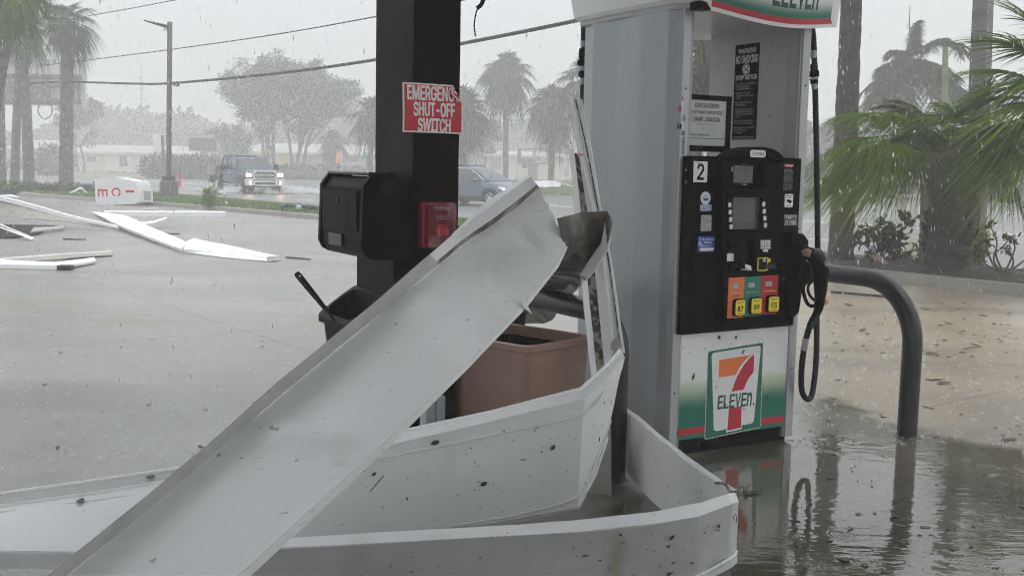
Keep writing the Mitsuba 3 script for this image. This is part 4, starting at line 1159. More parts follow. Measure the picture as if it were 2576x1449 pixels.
mat('crown_fade', pri(proc(crown_print), 0.35))
gr = np.stack([crown_pt(tt[2:-3], y, 0.0055) for y in np.linspace(0.046, 0.15, 5)], 1)
uvs = np.stack(np.meshgrid(np.linspace(0, 1, gr.shape[0]), np.linspace(0, 1, 5), indexing='ij'), -1).reshape(-1, 2)
part(csign, 'green_fade', grid_mesh(gr), 'crown_fade', uv=uvs)
part(csign, 'red_line', grid_mesh(np.stack([crown_pt(tt[2:-2], 0.018, 0.0058), crown_pt(tt[2:-3].tolist() + [tt[-4]], 0.0455, 0.0058)], 1)), 'logo_red')
for k, ch in enumerate('ELEVEn'):
    m = words(ch, 0.052, 0.14 if ch != 'n' else 0.17, None, 0.0008, True).subdivide_to_size(0.03)
    v = m.vertices
    m.vertices = crown_pt(0.42 + 0.062 * k + v[:, 0], 0.098 + v[:, 1], 0.0062 + v[:, 2])
    part(csign, 'letter', m, 'dark_green')
seven = words('7', 0.1, 0.2, None, 0.0008, True)
seven.vertices = crown_pt(0.2 + seven.vertices[:, 0], 0.12 + seven.vertices[:, 1], 0.0062 + seven.vertices[:, 2])
part(csign, 'letter', seven, 'logo_red')
part(crown, 'end_cap', onface(rbox((-0.04, cz - 0.012, 0.045), (0.045, cz + 0.03, 0.118), 0.006)), 'black_plastic', 40)

# hoses
def hose_set(pts, name, lab, rad=0.0165):
    p = spline(pts, 8)
    k = thing(name, lab, 'hose')
    part(k, 'rubber_hose', tube(p, rad, 12), 'rubber', 60)
    return k


d = 6.02
rp = [P(2042, 66, d), P(2046, 95, d), P(2048.5, 150, d), P(2050, 210, d), P(2053, 330, d), P(2056, 520, d), P(2057, 660, d), P(2055, 800, d), P(2053, 905, d), P(2044, 985, d - 0.03), P(2032, 1004, d - 0.06), P(2018, 985, d - 0.09), P(2016, 935, d - 0.12), P(2024, 870, d - 0.15), P(2039, 812, d - 0.17)]
hr = hose_set(rp, 'pump_hose', 'long black hose hanging in a loop on the right of the pump')
for nm, ua, va, ub, vb, rr, m in (('breakaway', 2047.5, 162, 2048, 178, 0.0215, 'rubber'), ('swivel', 2047, 178, 2048, 194, 0.029, 'black_plastic'), ('swivel', 2047, 195, 2048.4, 201, 0.027, 'box_grey'), ('coupling', 2047, 128, 2047.5, 148, 0.0185, 'box_grey'), ('coupling', 2049, 212, 2049.6, 226, 0.0185, 'box_grey'), ('swivel', 2047.5, 202, 2048.8, 211, 0.022, 'black_plastic')):
    part(hr, nm, tube([P(ua, va, d), P(ua * 0.5 + ub * 0.5, va * 0.5 + vb * 0.5, d), P(ub, vb, d)], [rr * 0.93, rr, rr * 0.93], 14), m, 40)
part(hr, 'hose_end', tube([P(2022, 880, d - 0.148), P(2028, 850, d - 0.158)], 0.0185, 12), 'box_grey', 40)
d = 6.45
lp = [P(1469, 40, d), P(1468, 90, d), P(1467, 160, d), P(1466, 240, d), P(1468, 340, d), P(1472, 480, d), P(1478, 700, d), P(1482, 860, d), P(1470, 930, d), P(1455, 860, d)]
hl = hose_set(lp, 'pump_hose', 'black hose behind the left edge of the pump')
for nm, ua, va, vb, rr, m in (('coupling', 1468, 104, 120, 0.02, 'box_grey'), ('swivel', 1467, 124, 150, 0.027, 'black_plastic'), ('swivel', 1467, 152, 166, 0.036, 'black_plastic'), ('coupling', 1467, 168, 180, 0.03, 'box_grey'), ('coupling', 1466, 198, 214, 0.02, 'box_grey'), ('swivel', 1467, 181, 194, 0.03, 'black_plastic')):
    part(hl, nm, tube([P(ua, va, d), P(ua, (va + vb) / 2, d), P(ua, vb, d)], [rr * 0.93, rr, rr * 0.93], 14), m, 40)

# nozzle hanging in its boot
nb = part(pump, 'nozzle_boot', onface(hull([(*fr(*Z5(x, y), o), o) for x, y, o in ((905, 690, 0.10), (985, 700, 0.10), (1020, 745, 0.12), (1020, 775, 0.12), (850, 690, 0.03), (850, 1270, 0.03), (905, 1285, 0.10), (955, 1240, 0.13), (965, 1180, 0.14), (870, 1290, 0.03), (960, 800, 0.10))])), 'black_plastic', 30, label='black boot that holds the nozzle')
noz = thing('fuel_nozzle', 'black fuel nozzle with a torn peach cover hung on the pump', 'nozzle')
NO_ = 0.17
nz = lambda x, y, o=NO_: (PM @ [*fr(*Z5(x, y), o), o, 1])[:3]
part(noz, 'body', tube(spline([nz(945, 770, 0.10), nz(1000, 815, 0.14), nz(1060, 870), nz(1095, 950), nz(1105, 1040), nz(1102, 1120), nz(1095, 1200), nz(1072, 1260)], 5), np.interp(np.linspace(0, 1, 36), [0, 0.25, 0.45, 0.6, 0.8, 1], [0.022, 0.032, 0.042, 0.038, 0.026, 0.020]), 14), 'black_plastic', 60)
part(noz, 'splash_guard', tube([nz(1030, 830), nz(1075, 850), nz(1105, 880)], [0.03, 0.044, 0.036], 14), 'rubber', 60)
part(noz, 'head', moved(trimesh.creation.icosphere(2, 0.045), t4(nz(1110, 965))), 'black_plastic', 60)
part(noz, 'lever', tube(spline([nz(1060, 1010), nz(1020, 1060), nz(1025, 1110), nz(1055, 1150), nz(1085, 1165)], 5), 0.008, 8), 'black_plastic', 60)
part(noz, 'lever_guard', tube(spline([nz(1080, 1190), nz(1040, 1195), nz(1010, 1170), nz(985, 1085), nz(1000, 1040), nz(1050, 1020)], 5), 0.010, 8), 'black_plastic', 60)
part(noz, 'trigger_shroud', onface(hull([(*fr(*Z5(x, y), o), o) for x, y in ((970, 870), (1030, 900), (1040, 1010), (985, 1060), (950, 980)) for o in (0.09, 0.15)])), 'black_plastic', 30)
part(noz, 'nozzle_cover', hull([nz(1120, 1050, 0.15), nz(1140, 1060, 0.13), nz(1150, 1180, 0.13), nz(1168, 1165, 0.15), nz(1130, 1195, 0.15), nz(1125, 1120, 0.18), nz(1160, 1175, 0.16)]), 'peach', label='torn peach plastic cover')
part(noz, 'nozzle_cover', tube(spline([nz(955, 790, 0.105), nz(1000, 825, 0.155), nz(1040, 838, 0.18)], 4), [0.014] * 4 + [0.022] * 5, 10), 'bin_clay')
part(noz, 'hose_joint', tube([nz(1072, 1255), nz(1050, 1300), nz(1035, 1345)], [0.019, 0.022, 0.02], 10), 'rubber', 60)


# ------------------------------------------------------------------ guards and bins on the island
def guard(name, lab, foot, d, L, zt, r, R):
    k = thing(name, lab, 'guard rail')
    d = np.array(d, float) / np.linalg.norm(d)
    foot = np.array([foot[0], foot[1], 0.0])
    arc = lambda c, a0, a1: [foot + d * (c + R * math.cos(a)) + ZH * (zt - R + R * math.sin(a)) for a in np.linspace(a0, a1, 14)]
    pts = [foot, foot + ZH * 0.3 * zt] + arc(R, PI, PI / 2) + [foot + d * L / 2 + ZH * zt] + arc(L - R, PI / 2, 0) + [foot + d * L + ZH * 0.3, foot + d * L]
    part(k, 'pipe', tube(pts, r, 28), 'guard_paint', 60)
    for i, q in enumerate((foot, foot + d * L)):
        part(k, 'collar', lathe([(r + 0.001, 0.014), (r + 0.012, 0.006), (r + 0.014, 0.0), (r * 0.5, 0.0)], t4(q), 28), 'guard_paint', 40)
    return k


guard('guard_rail', 'black bent pipe guard in front of the pump, caught under the torn fascia', (0.513, 5.1), PB, 0.98, 0.81, 0.057, 0.20)
gfoot = G(2281, 1100)
guard('guard_rail', 'black bent pipe guard standing in the puddle right of the pump', gfoot, PB + PA * -0.02, 1.15, 0.895, 0.056, 0.36)

bin_ = thing('waste_bin', 'terracotta coloured square waste bin behind the torn fascia', 'waste bin')
bc = P(1329, 873, 4.9)
e1 = np.array([0.66, 0.75, 0])
e1 /= np.linalg.norm(e1)
BM = frame(bc * [1, 1, 0], e1, np.array([-e1[1], e1[0], 0]), ZH)
part(bin_, 'tub', moved(basin(0, 0, 0.5, 0.575, bc[2], 0.03, 0.035, 0.022, 0.05), BM), 'bin_clay', 40)
for k in (0.10, 0.17):
    part(bin_, 'rib', moved(rbox((0.09, 0.002 + k * 0.05, bc[2] - k - 0.014), (0.42, 0.03, bc[2] - k), 0.006), BM), 'bin_clay', 40)
part(bin_, 'liner', moved(basin(0.03, 0.03, 0.47, 0.545, bc[2] - 0.05, 0.08, 0.03, 0.006, 0.04), BM), 'black_plastic', 40)
mbx = thing('meter_box', 'small grey metal box on a post between the column and the waste bin', 'box')
q = P(1072, 1000, 4.75)
MBX = frame(q * [1, 1, 0], PA, PB, ZH)
part(mbx, 'case', rbox((0, 0, q[2] - 0.15), (0.10, 0.07, q[2]), 0.008, MBX), 'box_grey', 40)
part(mbx, 'cap', rbox((0.02, 0.015, q[2]), (0.07, 0.055, q[2] + 0.025), 0.006, MBX), 'box_grey', 40)
part(mbx, 'post', rbox((0.025, 0.02, 0), (0.075, 0.05, q[2] - 0.15), 0.004, MBX), 'guard_paint', 40)
part(mbx, 'cover_seam', box((0.048, -0.0015, q[2] - 0.14), (0.051, 0.0, q[2] - 0.01), MBX), 'black_print')


# ------------------------------------------------------------------ torn fascia lying over the island
def rows(*rr):
    return [[P(u, v, d) for u, v, d in r] for r in rr]


A = thing('torn_metal_sheet', 'long white sheet metal fascia lying slantwise across the front from bottom left', 'metal sheet')
RA = rows([(-190, 1700, 1.92), (-135, 1703, 2.0), (150, 1890, 1.86), (176, 1898, 1.88)],
          [(122, 1449, 2.21), (167, 1449, 2.30), (432, 1597, 2.12), (460, 1603, 2.15)],
          [(512, 1128, 2.70), (550, 1128, 2.80), (796, 1267, 2.55), (818, 1273, 2.58)],
          [(704, 958, 3.01), (730, 975, 3.12), (985, 1096, 2.84), (1000, 1101, 2.87)],
          [(925, 777, 3.46), (948, 797, 3.58), (1170, 919, 3.28), (1182, 922, 3.30)],
          [(1138, 592, 4.15), (1161, 618, 4.30), (1313, 771, 3.98), (1322, 776, 4.0)],
          [(1240, 515, 4.30), (1265, 548, 4.52), (1398, 668, 4.25), (1404, 672, 4.28)],
          [(1335, 445, 4.48), (1357, 473, 4.75), (1424, 621, 4.45), (1428, 622, 4.46)])
ga = np.array(RA)
# the face carries a few long buckles; subdivide it between crease and lower edge
face = refine(ga[:, 1:3], 10, 22)
u_, v_ = np.meshgrid(np.linspace(0, 1, face.shape[0]), np.linspace(0, 1, face.shape[1]), indexing='ij')
nrm = np.cross(np.gradient(face, axis=0), np.gradient(face, axis=1))
nrm /= np.linalg.norm(nrm, axis=2, keepdims=True)
if nrm[..., 2].mean() < 0:
    nrm = -nrm
dent = 0.010 * (meshkit.fbm(np.stack([u_ * 5, v_ * 1.4, 0 * u_], -1), 3, 5) - 0.5)
dent += 0.012 * np.exp(-((u_ - 0.60) / 0.025) ** 2) * np.exp(-((v_ - 0.12) / 0.16) ** 2)
dent -= 0.010 * np.exp(-((u_ - 0.86) / 0.018) ** 2) * np.exp(-((v_ - 0.45) / 0.25) ** 2)
dent += 0.012 * np.exp(-((u_ - 0.34 - 0.05 * v_) / 0.022) ** 2) * np.exp(-((v_ - 0.35) / 0.4) ** 2)
dent *= 1.5
dent += 0.006 * np.exp(-((u_ * 7 - 4.9 + 1.2 * (v_ - 0.5)) / 0.06) ** 2) * (v_ > 0.3)
dent *= np.sin(PI * np.clip(v_, 0, 1)) ** 0.4 + 0.1
face = face + nrm * dent[..., None]
# torn end and the bite at the guard
tear = 0.016 * (meshkit.noise(np.stack([np.arange(face.shape[1]) * 0.9, np.zeros(face.shape[1]), np.zeros(face.shape[1])], 1), 2) - 0.5)
face[-1] += np.array([0.6, 0.2, 0.75]) * tear[:, None]
part(A, 'face', sheet(face, 0.004, 1, 1), 'fascia_paint', 30)
fl = refine(ga[:, 0:2], 10, 3)
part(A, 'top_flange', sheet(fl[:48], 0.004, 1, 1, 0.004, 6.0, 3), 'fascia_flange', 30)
part(A, 'flange_band', sheet(fl[47:, :3], 0.004, 1, 1, 0.003, 6.0, 3), 'fascia_paint', 30)
part(A, 'shaded_valley', sheet(fl[47:, 2:], 0.004, 1, 1, 0.003, 6.0, 3), 'flap_back', 30)  # dark material stands for the shadow between flange and face
part(A, 'fold', tube(refine(ga[:, 1:2].repeat(2, 1), 10, 1)[:, 0] + nrm[:, 0] * dent[:, 0:1] + ZH * 0.001, 0.0045, 6), 'seam_white', 60)
part(A, 'bottom_lip', sheet(refine(ga[:, 2:4], 10, 2), 0.004, 1, 1), 'fascia_paint', 30)
curl_ = sheet(rows([(1138, 592, 4.15), (1137, 591, 4.16)], [(1240, 516, 4.30), (1226, 506, 4.42)], [(1336, 446, 4.48), (1326, 440, 4.58)]), 0.003, 6, 4)
part(A, 'rolled_edge', curl_, 'fascia_paint', 40)
flap = sheet(rows([(1402, 550, 4.50), (1462, 534, 4.58), (1528, 531, 4.62), (1540, 560, 4.56)],
                  [(1424, 618, 4.46), (1466, 616, 4.60), (1512, 612, 4.66), (1528, 622, 4.58)],
                  [(1370, 676, 4.60), (1412, 682, 4.66), (1462, 686, 4.70), (1484, 692, 4.62)],
                  [(1326, 722, 6.02), (1370, 730, 5.92), (1414, 735, 5.75), (1432, 742, 5.62)],
                  [(1288, 812, 6.30), (1325, 812, 6.25), (1368, 814, 6.15), (1392, 801, 6.05)]), 0.004, 6, 5, 0.012, 6.0, 8)
part(A, 'torn_flap', flap, 'flap_back', 40, label='folded flap showing its dirty grey back')
part(A, 'flap_edge', sheet(rows([(1528, 531, 4.64), (1541, 572, 4.60)], [(1513, 612, 4.62), (1531, 626, 4.56)], [(1464, 684, 4.66), (1488, 694, 4.60)], [(1414, 735, 5.72), (1436, 744, 5.60)]), 0.005, 6, 3, 0.004, 9.0, 2), 'fascia_paint', 40)
part(A, 'torn_shred', hull([P(1305, 742, 4.0), P(1318, 748, 3.98), P(1338, 790, 3.97), P(1330, 784, 3.99), P(1316, 772, 3.96), P(1322, 770, 4.0)]), 'fascia_paint', 20)

Bp = thing('torn_metal_sheet', 'white fascia with a rolled upper lip curving in front of the terracotta bin', 'metal sheet')
RB = rows([(-220, 1272, 3.65), (-220, 1302, 3.58), (-220, 1402, 3.26), (-220, 1442, 3.30)],
          [(0, 1243, 3.78), (0, 1275, 3.70), (0, 1390, 3.40), (0, 1428, 3.44)],
          [(230, 1211, 3.88), (230, 1243, 3.80), (215, 1391, 3.46), (215, 1428, 3.50)],
          [(455, 1178, 3.98), (455, 1207, 3.90), (430, 1392, 3.55), (430, 1425, 3.59)],
          [(730, 1142, 4.06), (730, 1170, 3.98), (700, 1385, 3.86), (700, 1405, 3.90)],
          [(985, 1091, 4.12), (980, 1119, 4.05), (960, 1340, 4.06), (960, 1356, 4.10)],
          [(1240, 1036, 4.18), (1240, 1060, 4.12), (1210, 1318, 4.16), (1210, 1332, 4.20)],
          [(1461, 979, 4.26), (1470, 1003, 4.20), (1453, 1274, 4.26), (1456, 1280, 4.30)],
          [(1522, 924, 4.40), (1530, 945, 4.34), (1496, 1190, 4.40), (1500, 1194, 4.44)],
          [(1563, 877, 4.56), (1570, 897, 4.50), (1528, 1098, 4.46), (1531, 1100, 4.48)])
gb = np.array(RB)
part(Bp, 'face', sheet(refine(gb[:, 1:3], 10, 16), 0.004, 1, 1, 0.014, 2.4, 12), 'fascia_paint', 30)
lipB = refine(gb[:, 0:2], 10, 3)
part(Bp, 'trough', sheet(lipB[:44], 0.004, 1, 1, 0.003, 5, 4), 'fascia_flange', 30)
part(Bp, 'upper_lip', sheet(lipB[43:], 0.004, 1, 1, 0.003, 5, 4), 'fascia_paint', 30)
part(Bp, 'trough_edge', tube(refine(gb[:, 1:2].repeat(2, 1), 10, 1)[:44, 0] + ZH * 0.004, 0.006, 6), 'seam_white', 60)
part(Bp, 'rolled_bead', tube(refine(gb[:, 0:1].repeat(2, 1), 10, 1)[:, 0], 0.009, 8), 'seam_white', 60)
rid = gb[:, 1] + (gb[:, 2] - gb[:, 1]) * 0.13
part(Bp, 'ridge', tube(spline(rid, 8), 0.005, 6), 'fascia_paint', 60)
part(Bp, 'lower_lip', sheet(refine(gb[:, 2:4], 10, 2), 0.004, 1, 1), 'fascia_paint', 30)
fold = gb[5:, 2] + (gb[5:, 1] - gb[5:, 2]) * np.array([0.02, 0.03, 0.1, 0.15, 0.2, 0.2])[:len(gb) - 5, None][:5]
part(Bp, 'lower_fold', tube(spline(fold, 8), 0.005, 6), 'fascia_paint', 60)
part(Bp, 'inner_return', sheet(rows([(1536, 1075, 4.84), (1538, 1262, 4.84)], [(1460, 1090, 4.92), (1455, 1262, 4.92)], [(1300, 1130, 5.0), (1300, 1250, 5.0)]), 0.004, 5, 4, 0.01, 4, 9), 'fascia_back', 30)
part(Bp, 'torn_end', sheet(rows([(1538, 862, 4.60), (1556, 846, 4.62)], [(1536, 878, 4.56), (1562, 868, 4.58)], [(1548, 886, 4.52), (1566, 880, 4.54)]), 0.005, 4, 4, 0.01, 14, 3), 'fascia_back', 40)

Dp = thing('torn_metal_sheet', 'lowest white fascia bent round at the right end, in front of the pump', 'metal sheet')
RD = rows([(420, 1392, 2.98), (410, 1420, 2.94), (400, 1610, 3.16), (400, 1628, 3.13)],
          [(721, 1353, 3.12), (702, 1378, 3.06), (700, 1600, 3.29), (700, 1618, 3.26)],
          [(1158, 1328, 3.34), (1158, 1354, 3.28), (1158, 1568, 3.50), (1158, 1586, 3.47)],
          [(1450, 1309, 3.48), (1450, 1337, 3.42), (1450, 1528, 3.64), (1450, 1546, 3.61)],
          [(1640, 1288, 3.58), (1640, 1317, 3.52), (1640, 1490, 3.72), (1640, 1510, 3.69)],
          [(1763, 1264, 3.68), (1757, 1299, 3.62), (1757, 1446, 3.73), (1757, 1470, 3.69)],
          [(1828, 1243, 3.78), (1840, 1268, 3.74), (1838, 1402, 3.84), (1838, 1428, 3.80)],
          [(1849, 1238, 3.94), (1858, 1262, 3.92), (1853, 1386, 3.98), (1853, 1414, 3.95)])
gd = np.array(RD)
part(Dp, 'face', sheet(refine(gd[:, 1:3], 8, 12), 0.004, 1, 1, 0.012, 2.6, 21), 'fascia_shaded', 30)
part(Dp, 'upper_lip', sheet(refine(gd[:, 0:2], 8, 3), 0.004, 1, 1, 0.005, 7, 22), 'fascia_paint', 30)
part(Dp, 'lower_bead', sheet(refine(gd[:, 2:4], 8, 3), 0.006, 1, 1), 'fascia_shaded', 30)
part(Dp, 'bead_line', tube(spline(gd[:, 2], 8), 0.006, 6), 'fascia_paint', 60)
RE = rows([(1849, 1240, 3.94), (1846, 1330, 3.93), (1845, 1420, 3.90)],
          [(1838, 1236, 4.02), (1836, 1330, 4.02), (1834, 1405, 4.02)],
          [(1805, 1214, 4.12), (1803, 1310, 4.12), (1800, 1395, 4.12)],
          [(1712, 1147, 4.45), (1706, 1240, 4.47), (1700, 1325, 4.50)],
          [(1650, 1098, 4.72), (1645, 1180, 4.74), (1642, 1262, 4.76)],
          [(1594, 1049, 4.98), (1590, 1125, 5.00), (1588, 1200, 5.02)],
          [(1566, 1030, 5.30), (1562, 1100, 5.30), (1560, 1160, 5.30)])
ge = np.array(RE)
part(Dp, 'bent_wing', sheet(ge, 0.004, 6, 6, 0.010, 3.0, 31), 'fascia_paint', 30, label='end of the fascia bent back towards the pump')
part(Dp, 'wing_lip', sheet(np.stack([ge[1:, 0], ge[1:, 0] + np.array([0.022, 0.012, 0.004])], 1), 0.004, 6, 2, 0.004, 8, 5), 'fascia_paint', 30)
part(Dp, 'torn_corner', tube(spline(rows([(1800, 1214, 4.10), (1822, 1216, 4.05), (1832, 1228, 4.0), (1838, 1236, 3.97), (1850, 1238, 3.93)])[0], 4), 0.006, 6), 'rust', 40)

Cp = thing('broken_metal_strip', 'narrow broken fascia strip standing on end beside the pump', 'metal sheet')  # whiter paint on these strips stands in for light from the open sky
part(Cp, 'main_strip', sheet(rows([(1428, 245, 5.20), (1440, 243, 5.24), (1465, 252, 5.22)], [(1457, 392, 5.08), (1470, 388, 5.13), (1489, 380, 5.10)], [(1494, 529, 4.96), (1503, 529, 5.00), (1512, 529, 4.97)], [(1516, 650, 4.86), (1528, 645, 4.90), (1537, 650, 4.87)], [(1545, 880, 4.62), (1558, 880, 4.66), (1571, 888, 4.60)]), 0.006, 6, 4, 0.003, 6, 2), 'far_white', 25)
part(Cp, 'left_strip', sheet(rows([(1431, 375, 5.06), (1442, 373, 5.09)], [(1448, 536, 4.94), (1460, 531, 4.97)], [(1460, 688, 4.80), (1474, 680, 4.83)], [(1489, 950, 4.56), (1500, 940, 4.60)]), 0.006, 6, 3, 0.003, 6, 3), 'far_white', 25)
part(Cp, 'rusty_channel', sheet(rows([(1443, 386, 5.14), (1457, 386, 5.16)], [(1460, 531, 5.02), (1477, 529, 5.04)], [(1475, 652, 4.90), (1492, 650, 4.92)], [(1499, 940, 4.64), (1521, 922, 4.66)]), 0.01, 8, 4, 0.010, 16, 4), 'rust', 25)
part(Cp, 'inner_strip', sheet(rows([(1457, 395, 5.11), (1476, 388, 5.13)], [(1477, 529, 5.00), (1497, 529, 5.0)], [(1493, 650, 4.89), (1517, 650, 4.89)], [(1521, 922, 4.64), (1548, 880, 4.66)]), 0.005, 6, 3, 0.003, 7, 5), 'far_white', 25)
part(Cp, 'groove', tube(spline(rows([(1448, 252, 5.19), (1478, 385, 5.06), (1505, 529, 4.95), (1530, 650, 4.85), (1562, 882, 4.6)])[0], 8), 0.004, 6), 'rust', 60)
part(Cp, 'foam_bit', rbox((0, 0, 0), (0.03, 0.025, 0.012), 0.004, t4(P(1452, 392, 5.02))), 'peach', 40)

# leaf litter stuck on the wet fascia
def on_panel(g, a, b):
    """Point and axes on a panel grid (rows, 2 columns) at row fraction a and across fraction b."""
    x = a * (len(g) - 1)
    i = min(int(x), len(g) - 2)
    t = x - i
    p = lambda t, b: (g[i, 0] * (1 - t) + g[i + 1, 0] * t) * (1 - b) + (g[i, 1] * (1 - t) + g[i + 1, 1] * t) * b
    o, x_, y_ = p(t, b), p(t + 0.01, b) - p(t, b), p(t, b + 0.01) - p(t, b)
    x_ /= np.linalg.norm(x_)
    n_ = np.cross(x_, y_)
    n_ /= np.linalg.norm(n_)
    if n_ @ (EYE - o) < 0:
        n_ = -n_
    return frame(o + n_ * 0.010, x_, np.cross(n_, x_), n_)


rng = np.random.default_rng(21)
SPOT = {'face of B': (gb[:, 1:3], 26, (0.52, 0.97), 'dark leaf bits stuck all over the curved fascia in front of the bin'), 'face of D': (gd[:, 1:3], 34, (0.2, 0.97), 'dark leaf bits stuck all over the lowest fascia panel')}
for g, n, (a0, a1), lab in SPOT.values():
    bits = []
    for k in range(2 * n):
        M_ = on_panel(g, rng.uniform(a0, a1), rng.uniform(0.06, 0.9)) @ trimesh.transformations.rotation_matrix(rng.uniform(0, 6.3), [0, 0, 1])
        L = float(np.clip(rng.lognormal(-4.9, 0.6), 0.003, 0.03))
        bits.append(leaf_mesh(L, L * rng.uniform(0.07, 0.32), M_))
    q = numbered('leaf_bits')
    labels[q] = {'kind': 'stuff', 'label': lab}
    put(q, cat(bits), 'dead_leaf')
for g, a, b, L, ang, lab in ((gb[:, 1:3], 0.66, 0.60, 0.030, 0.3, 'dark leaf in the middle of the curved fascia below the bin'), (gb[:, 1:3], 0.74, 0.40, 0.028, 0.8, 'slanting brown leaf on the curved fascia near its bent end'), (gb[:, 1:3], 0.60, 0.08, 0.035, 0.1, 'dark leaf clump under the rolled lip of the curved fascia'), (gd[:, 1:3], 0.62, 0.25, 0.026, 0.9, 'dark leaf on the lowest fascia near the middle of its upper edge'), (gd[:, 1:3], 0.90, 0.35, 0.026, 1.8, 'dark leaf on the lowest fascia near its bent right end')):
    put(thing('leaf_scrap', lab, 'leaf'), leaf_mesh(L, L * 0.3, on_panel(g, a, b) @ trimesh.transformations.rotation_matrix(ang, [0, 0, 1])), 'dead_leaf')
tw = thing('leaf_scrap', 'long thin dark twig stuck to the curved fascia', 'twig')
M_ = on_panel(gb[:, 1:3], 0.62, 0.52)
put(tw, tube([P(930, 1237, 3.90), P(948, 1216, 3.91), P(966, 1195, 3.93)], 0.0022, 5), 'dead_leaf')
q = thing('leaf_scrap', 'brown square of bark on the fascia at bottom left', 'leaf')
put(q, leaf_mesh(0.035, 0.014, on_panel(gb[:, 1:3], 1.86 / 9, 0.18) @ trimesh.transformations.rotation_matrix(1.1, [0, 0, 1])), 'dead_leaf')
q = thing('leaf_scrap', 'dark leaf in the trough of the fascia at bottom left', 'leaf')
put(q, leaf_mesh(0.035, 0.011, on_panel(gb[:, 0:2], 2.6 / 9, 0.5)), 'dead_leaf')


# ------------------------------------------------------------------ wreckage on the lot
def ground_sheet(key, name, rr, m='far_white', t=0.012, nu=5, nv=4, dent=0.02, fr_=1.2, seed=0, label=None):
    rr = [[(u, v, min(d, G(u, v, 0.015)[1])) if v > 420 else (u, v, d) for u, v, d in r] for r in rr]          # nothing under the concrete
    return part(key, name, sheet(rows(*rr), t, nu, nv, dent, fr_, seed), m, 25, label)


k = thing('bent_fascia_sheet', 'long bright white fascia sheet kinked in the middle, lying on the lot', 'metal sheet')
ground_sheet(k, 'long_leg', [[(229, 533, 27.0), (314, 542, 25.6)], [(290, 562, 23.6), (364, 564, 22.8)], [(375, 596, 20.2), (418, 587, 20.2)], [(457.6, 628.6, 17.7), (470, 610, 18.3)]], dent=0.03)
ground_sheet(k, 'long_lip', [[(229, 533, 27.0), (258, 553, 26.2)], [(290, 562, 23.6), (300, 572, 23.5)], [(375, 596, 20.2), (378, 603, 20.2)], [(457.6, 628.6, 17.7), (460.5, 635, 17.8)]], 'far_white', dent=0.01)
ground_sheet(k, 'short_leg', [[(462, 629, 17.7), (470, 606, 18.2), (488, 599.5, 18.6)], [(560, 638, 17.2), (572, 624, 17.6), (580, 619, 17.9)], [(671, 649, 16.6), (690, 646.5, 16.8), (705, 646, 17.0)]], dent=0.02)
ground_sheet(k, 'short_lip', [[(462, 629, 17.7), (462, 635, 17.8)], [(560, 638, 17.2), (560, 647, 17.3)], [(671, 649, 16.6), (672, 657, 16.7)]], dent=0.01)
ground_sheet(k, 'crumpled_tip', [[(671, 650, 16.6), (672, 657, 16.7)], [(690, 650, 16.65), (688, 654, 16.5)], [(705, 647, 17.0), (705, 655, 16.8)]], 'fascia_back', dent=0.03, seed=3)
ground_sheet(k, 'folded_side', [[(202, 531.5, 27.6), (229, 533, 27.0)], [(236, 546, 26.0), (262, 553, 25.8)], [(268, 559, 25.0), (297, 570, 23.8)]], 'fascia_back', dent=0.04, seed=4)
k = thing('fascia_bar', 'straight white fascia bar lying flat in front of the grass strip', 'metal sheet')
a, b = P(262, 544, 29.0), P(567, 544, 30.0)
xx = (b - a) / np.linalg.norm(b - a)
FB = frame(a * [1, 1, 0], xx * [1, 1, 0], np.cross(ZH, xx * [1, 1, 0]), ZH)
L = np.linalg.norm(b - a)
part(k, 'channel', extr(Polygon([(0, 0), (0.0, 0.13), (0.02, 0.14), (0.30, 0.15), (0.32, 0.13), (0.32, 0.0)]), L, FB @ np.array([[0, 0, 1, 0], [1, 0, 0, 0], [0, 1, 0, 0], [0, 0, 0, 1.0]])), 'far_white', 30)
part(k, 'end_cap', rbox((L, -0.004, 0), (L + 0.01, 0.31, 0.145), 0.003, FB), 'far_white')
k = thing('curled_roof_sheet', 'big grey roofing sheet with rolled edges heaped at the left edge', 'metal sheet')
ground_sheet(k, 'deck', [[(-120, 480, 25.0), (-120, 560, 24.2)], [(0, 500, 24.6), (0, 544, 24.3)], [(96, 525, 24.2), (60, 553, 23.8)], [(180, 548, 23.8), (145, 558, 23.4)], [(278, 570, 23.6), (262, 572, 23.4)]], 'fascia_back', dent=0.06, seed=6, nu=8)
for n_, dy in (('rolled_edge', 0), ('rolled_edge', 6)):
    part(k, n_, tube(spline(rows([(-120, 472 + dy, 24.9), (0, 496 + dy, 24.5), (96, 521 + dy, 24.1), (180, 545 + dy * 0.8, 23.7), (300, 572 + dy * 0.3, 23.3)])[0], 6), 0.035, 8), 'far_white', 60)
ground_sheet(k, 'far_flap', [[(0, 492, 30.0), (30, 490, 30.5)], [(50, 497, 29.5), (40, 493, 30.0)]], 'far_white', dent=0.01)
k = thing('roofing_felt', 'dark wet roofing felt lying under the heaped grey sheet', 'roofing felt')
ground_sheet(k, 'felt', [[(-160, 600, 20.6), (-100, 575, 22.5), (0, 566, 23.6)], [(40, 598, 20.7), (80, 578, 22.2), (120, 568, 23.6)], [(95, 590, 21.4), (130, 575, 22.6), (160, 570, 23.6)]], 'black_plastic', t=0.02, dent=0.03, seed=7)
ground_sheet(k, 'wet_board', [[(75, 590, 21.4), (85, 575, 22.2)], [(120, 582, 22.0), (125, 573, 22.5)], [(160, 576, 22.7), (160, 570, 23.2)]], 'old_concrete', t=0.08, dent=0.03, seed=8)
k = thing('gutter_strip', 'narrow white gutter strip slanting down at the left edge', 'metal strip')
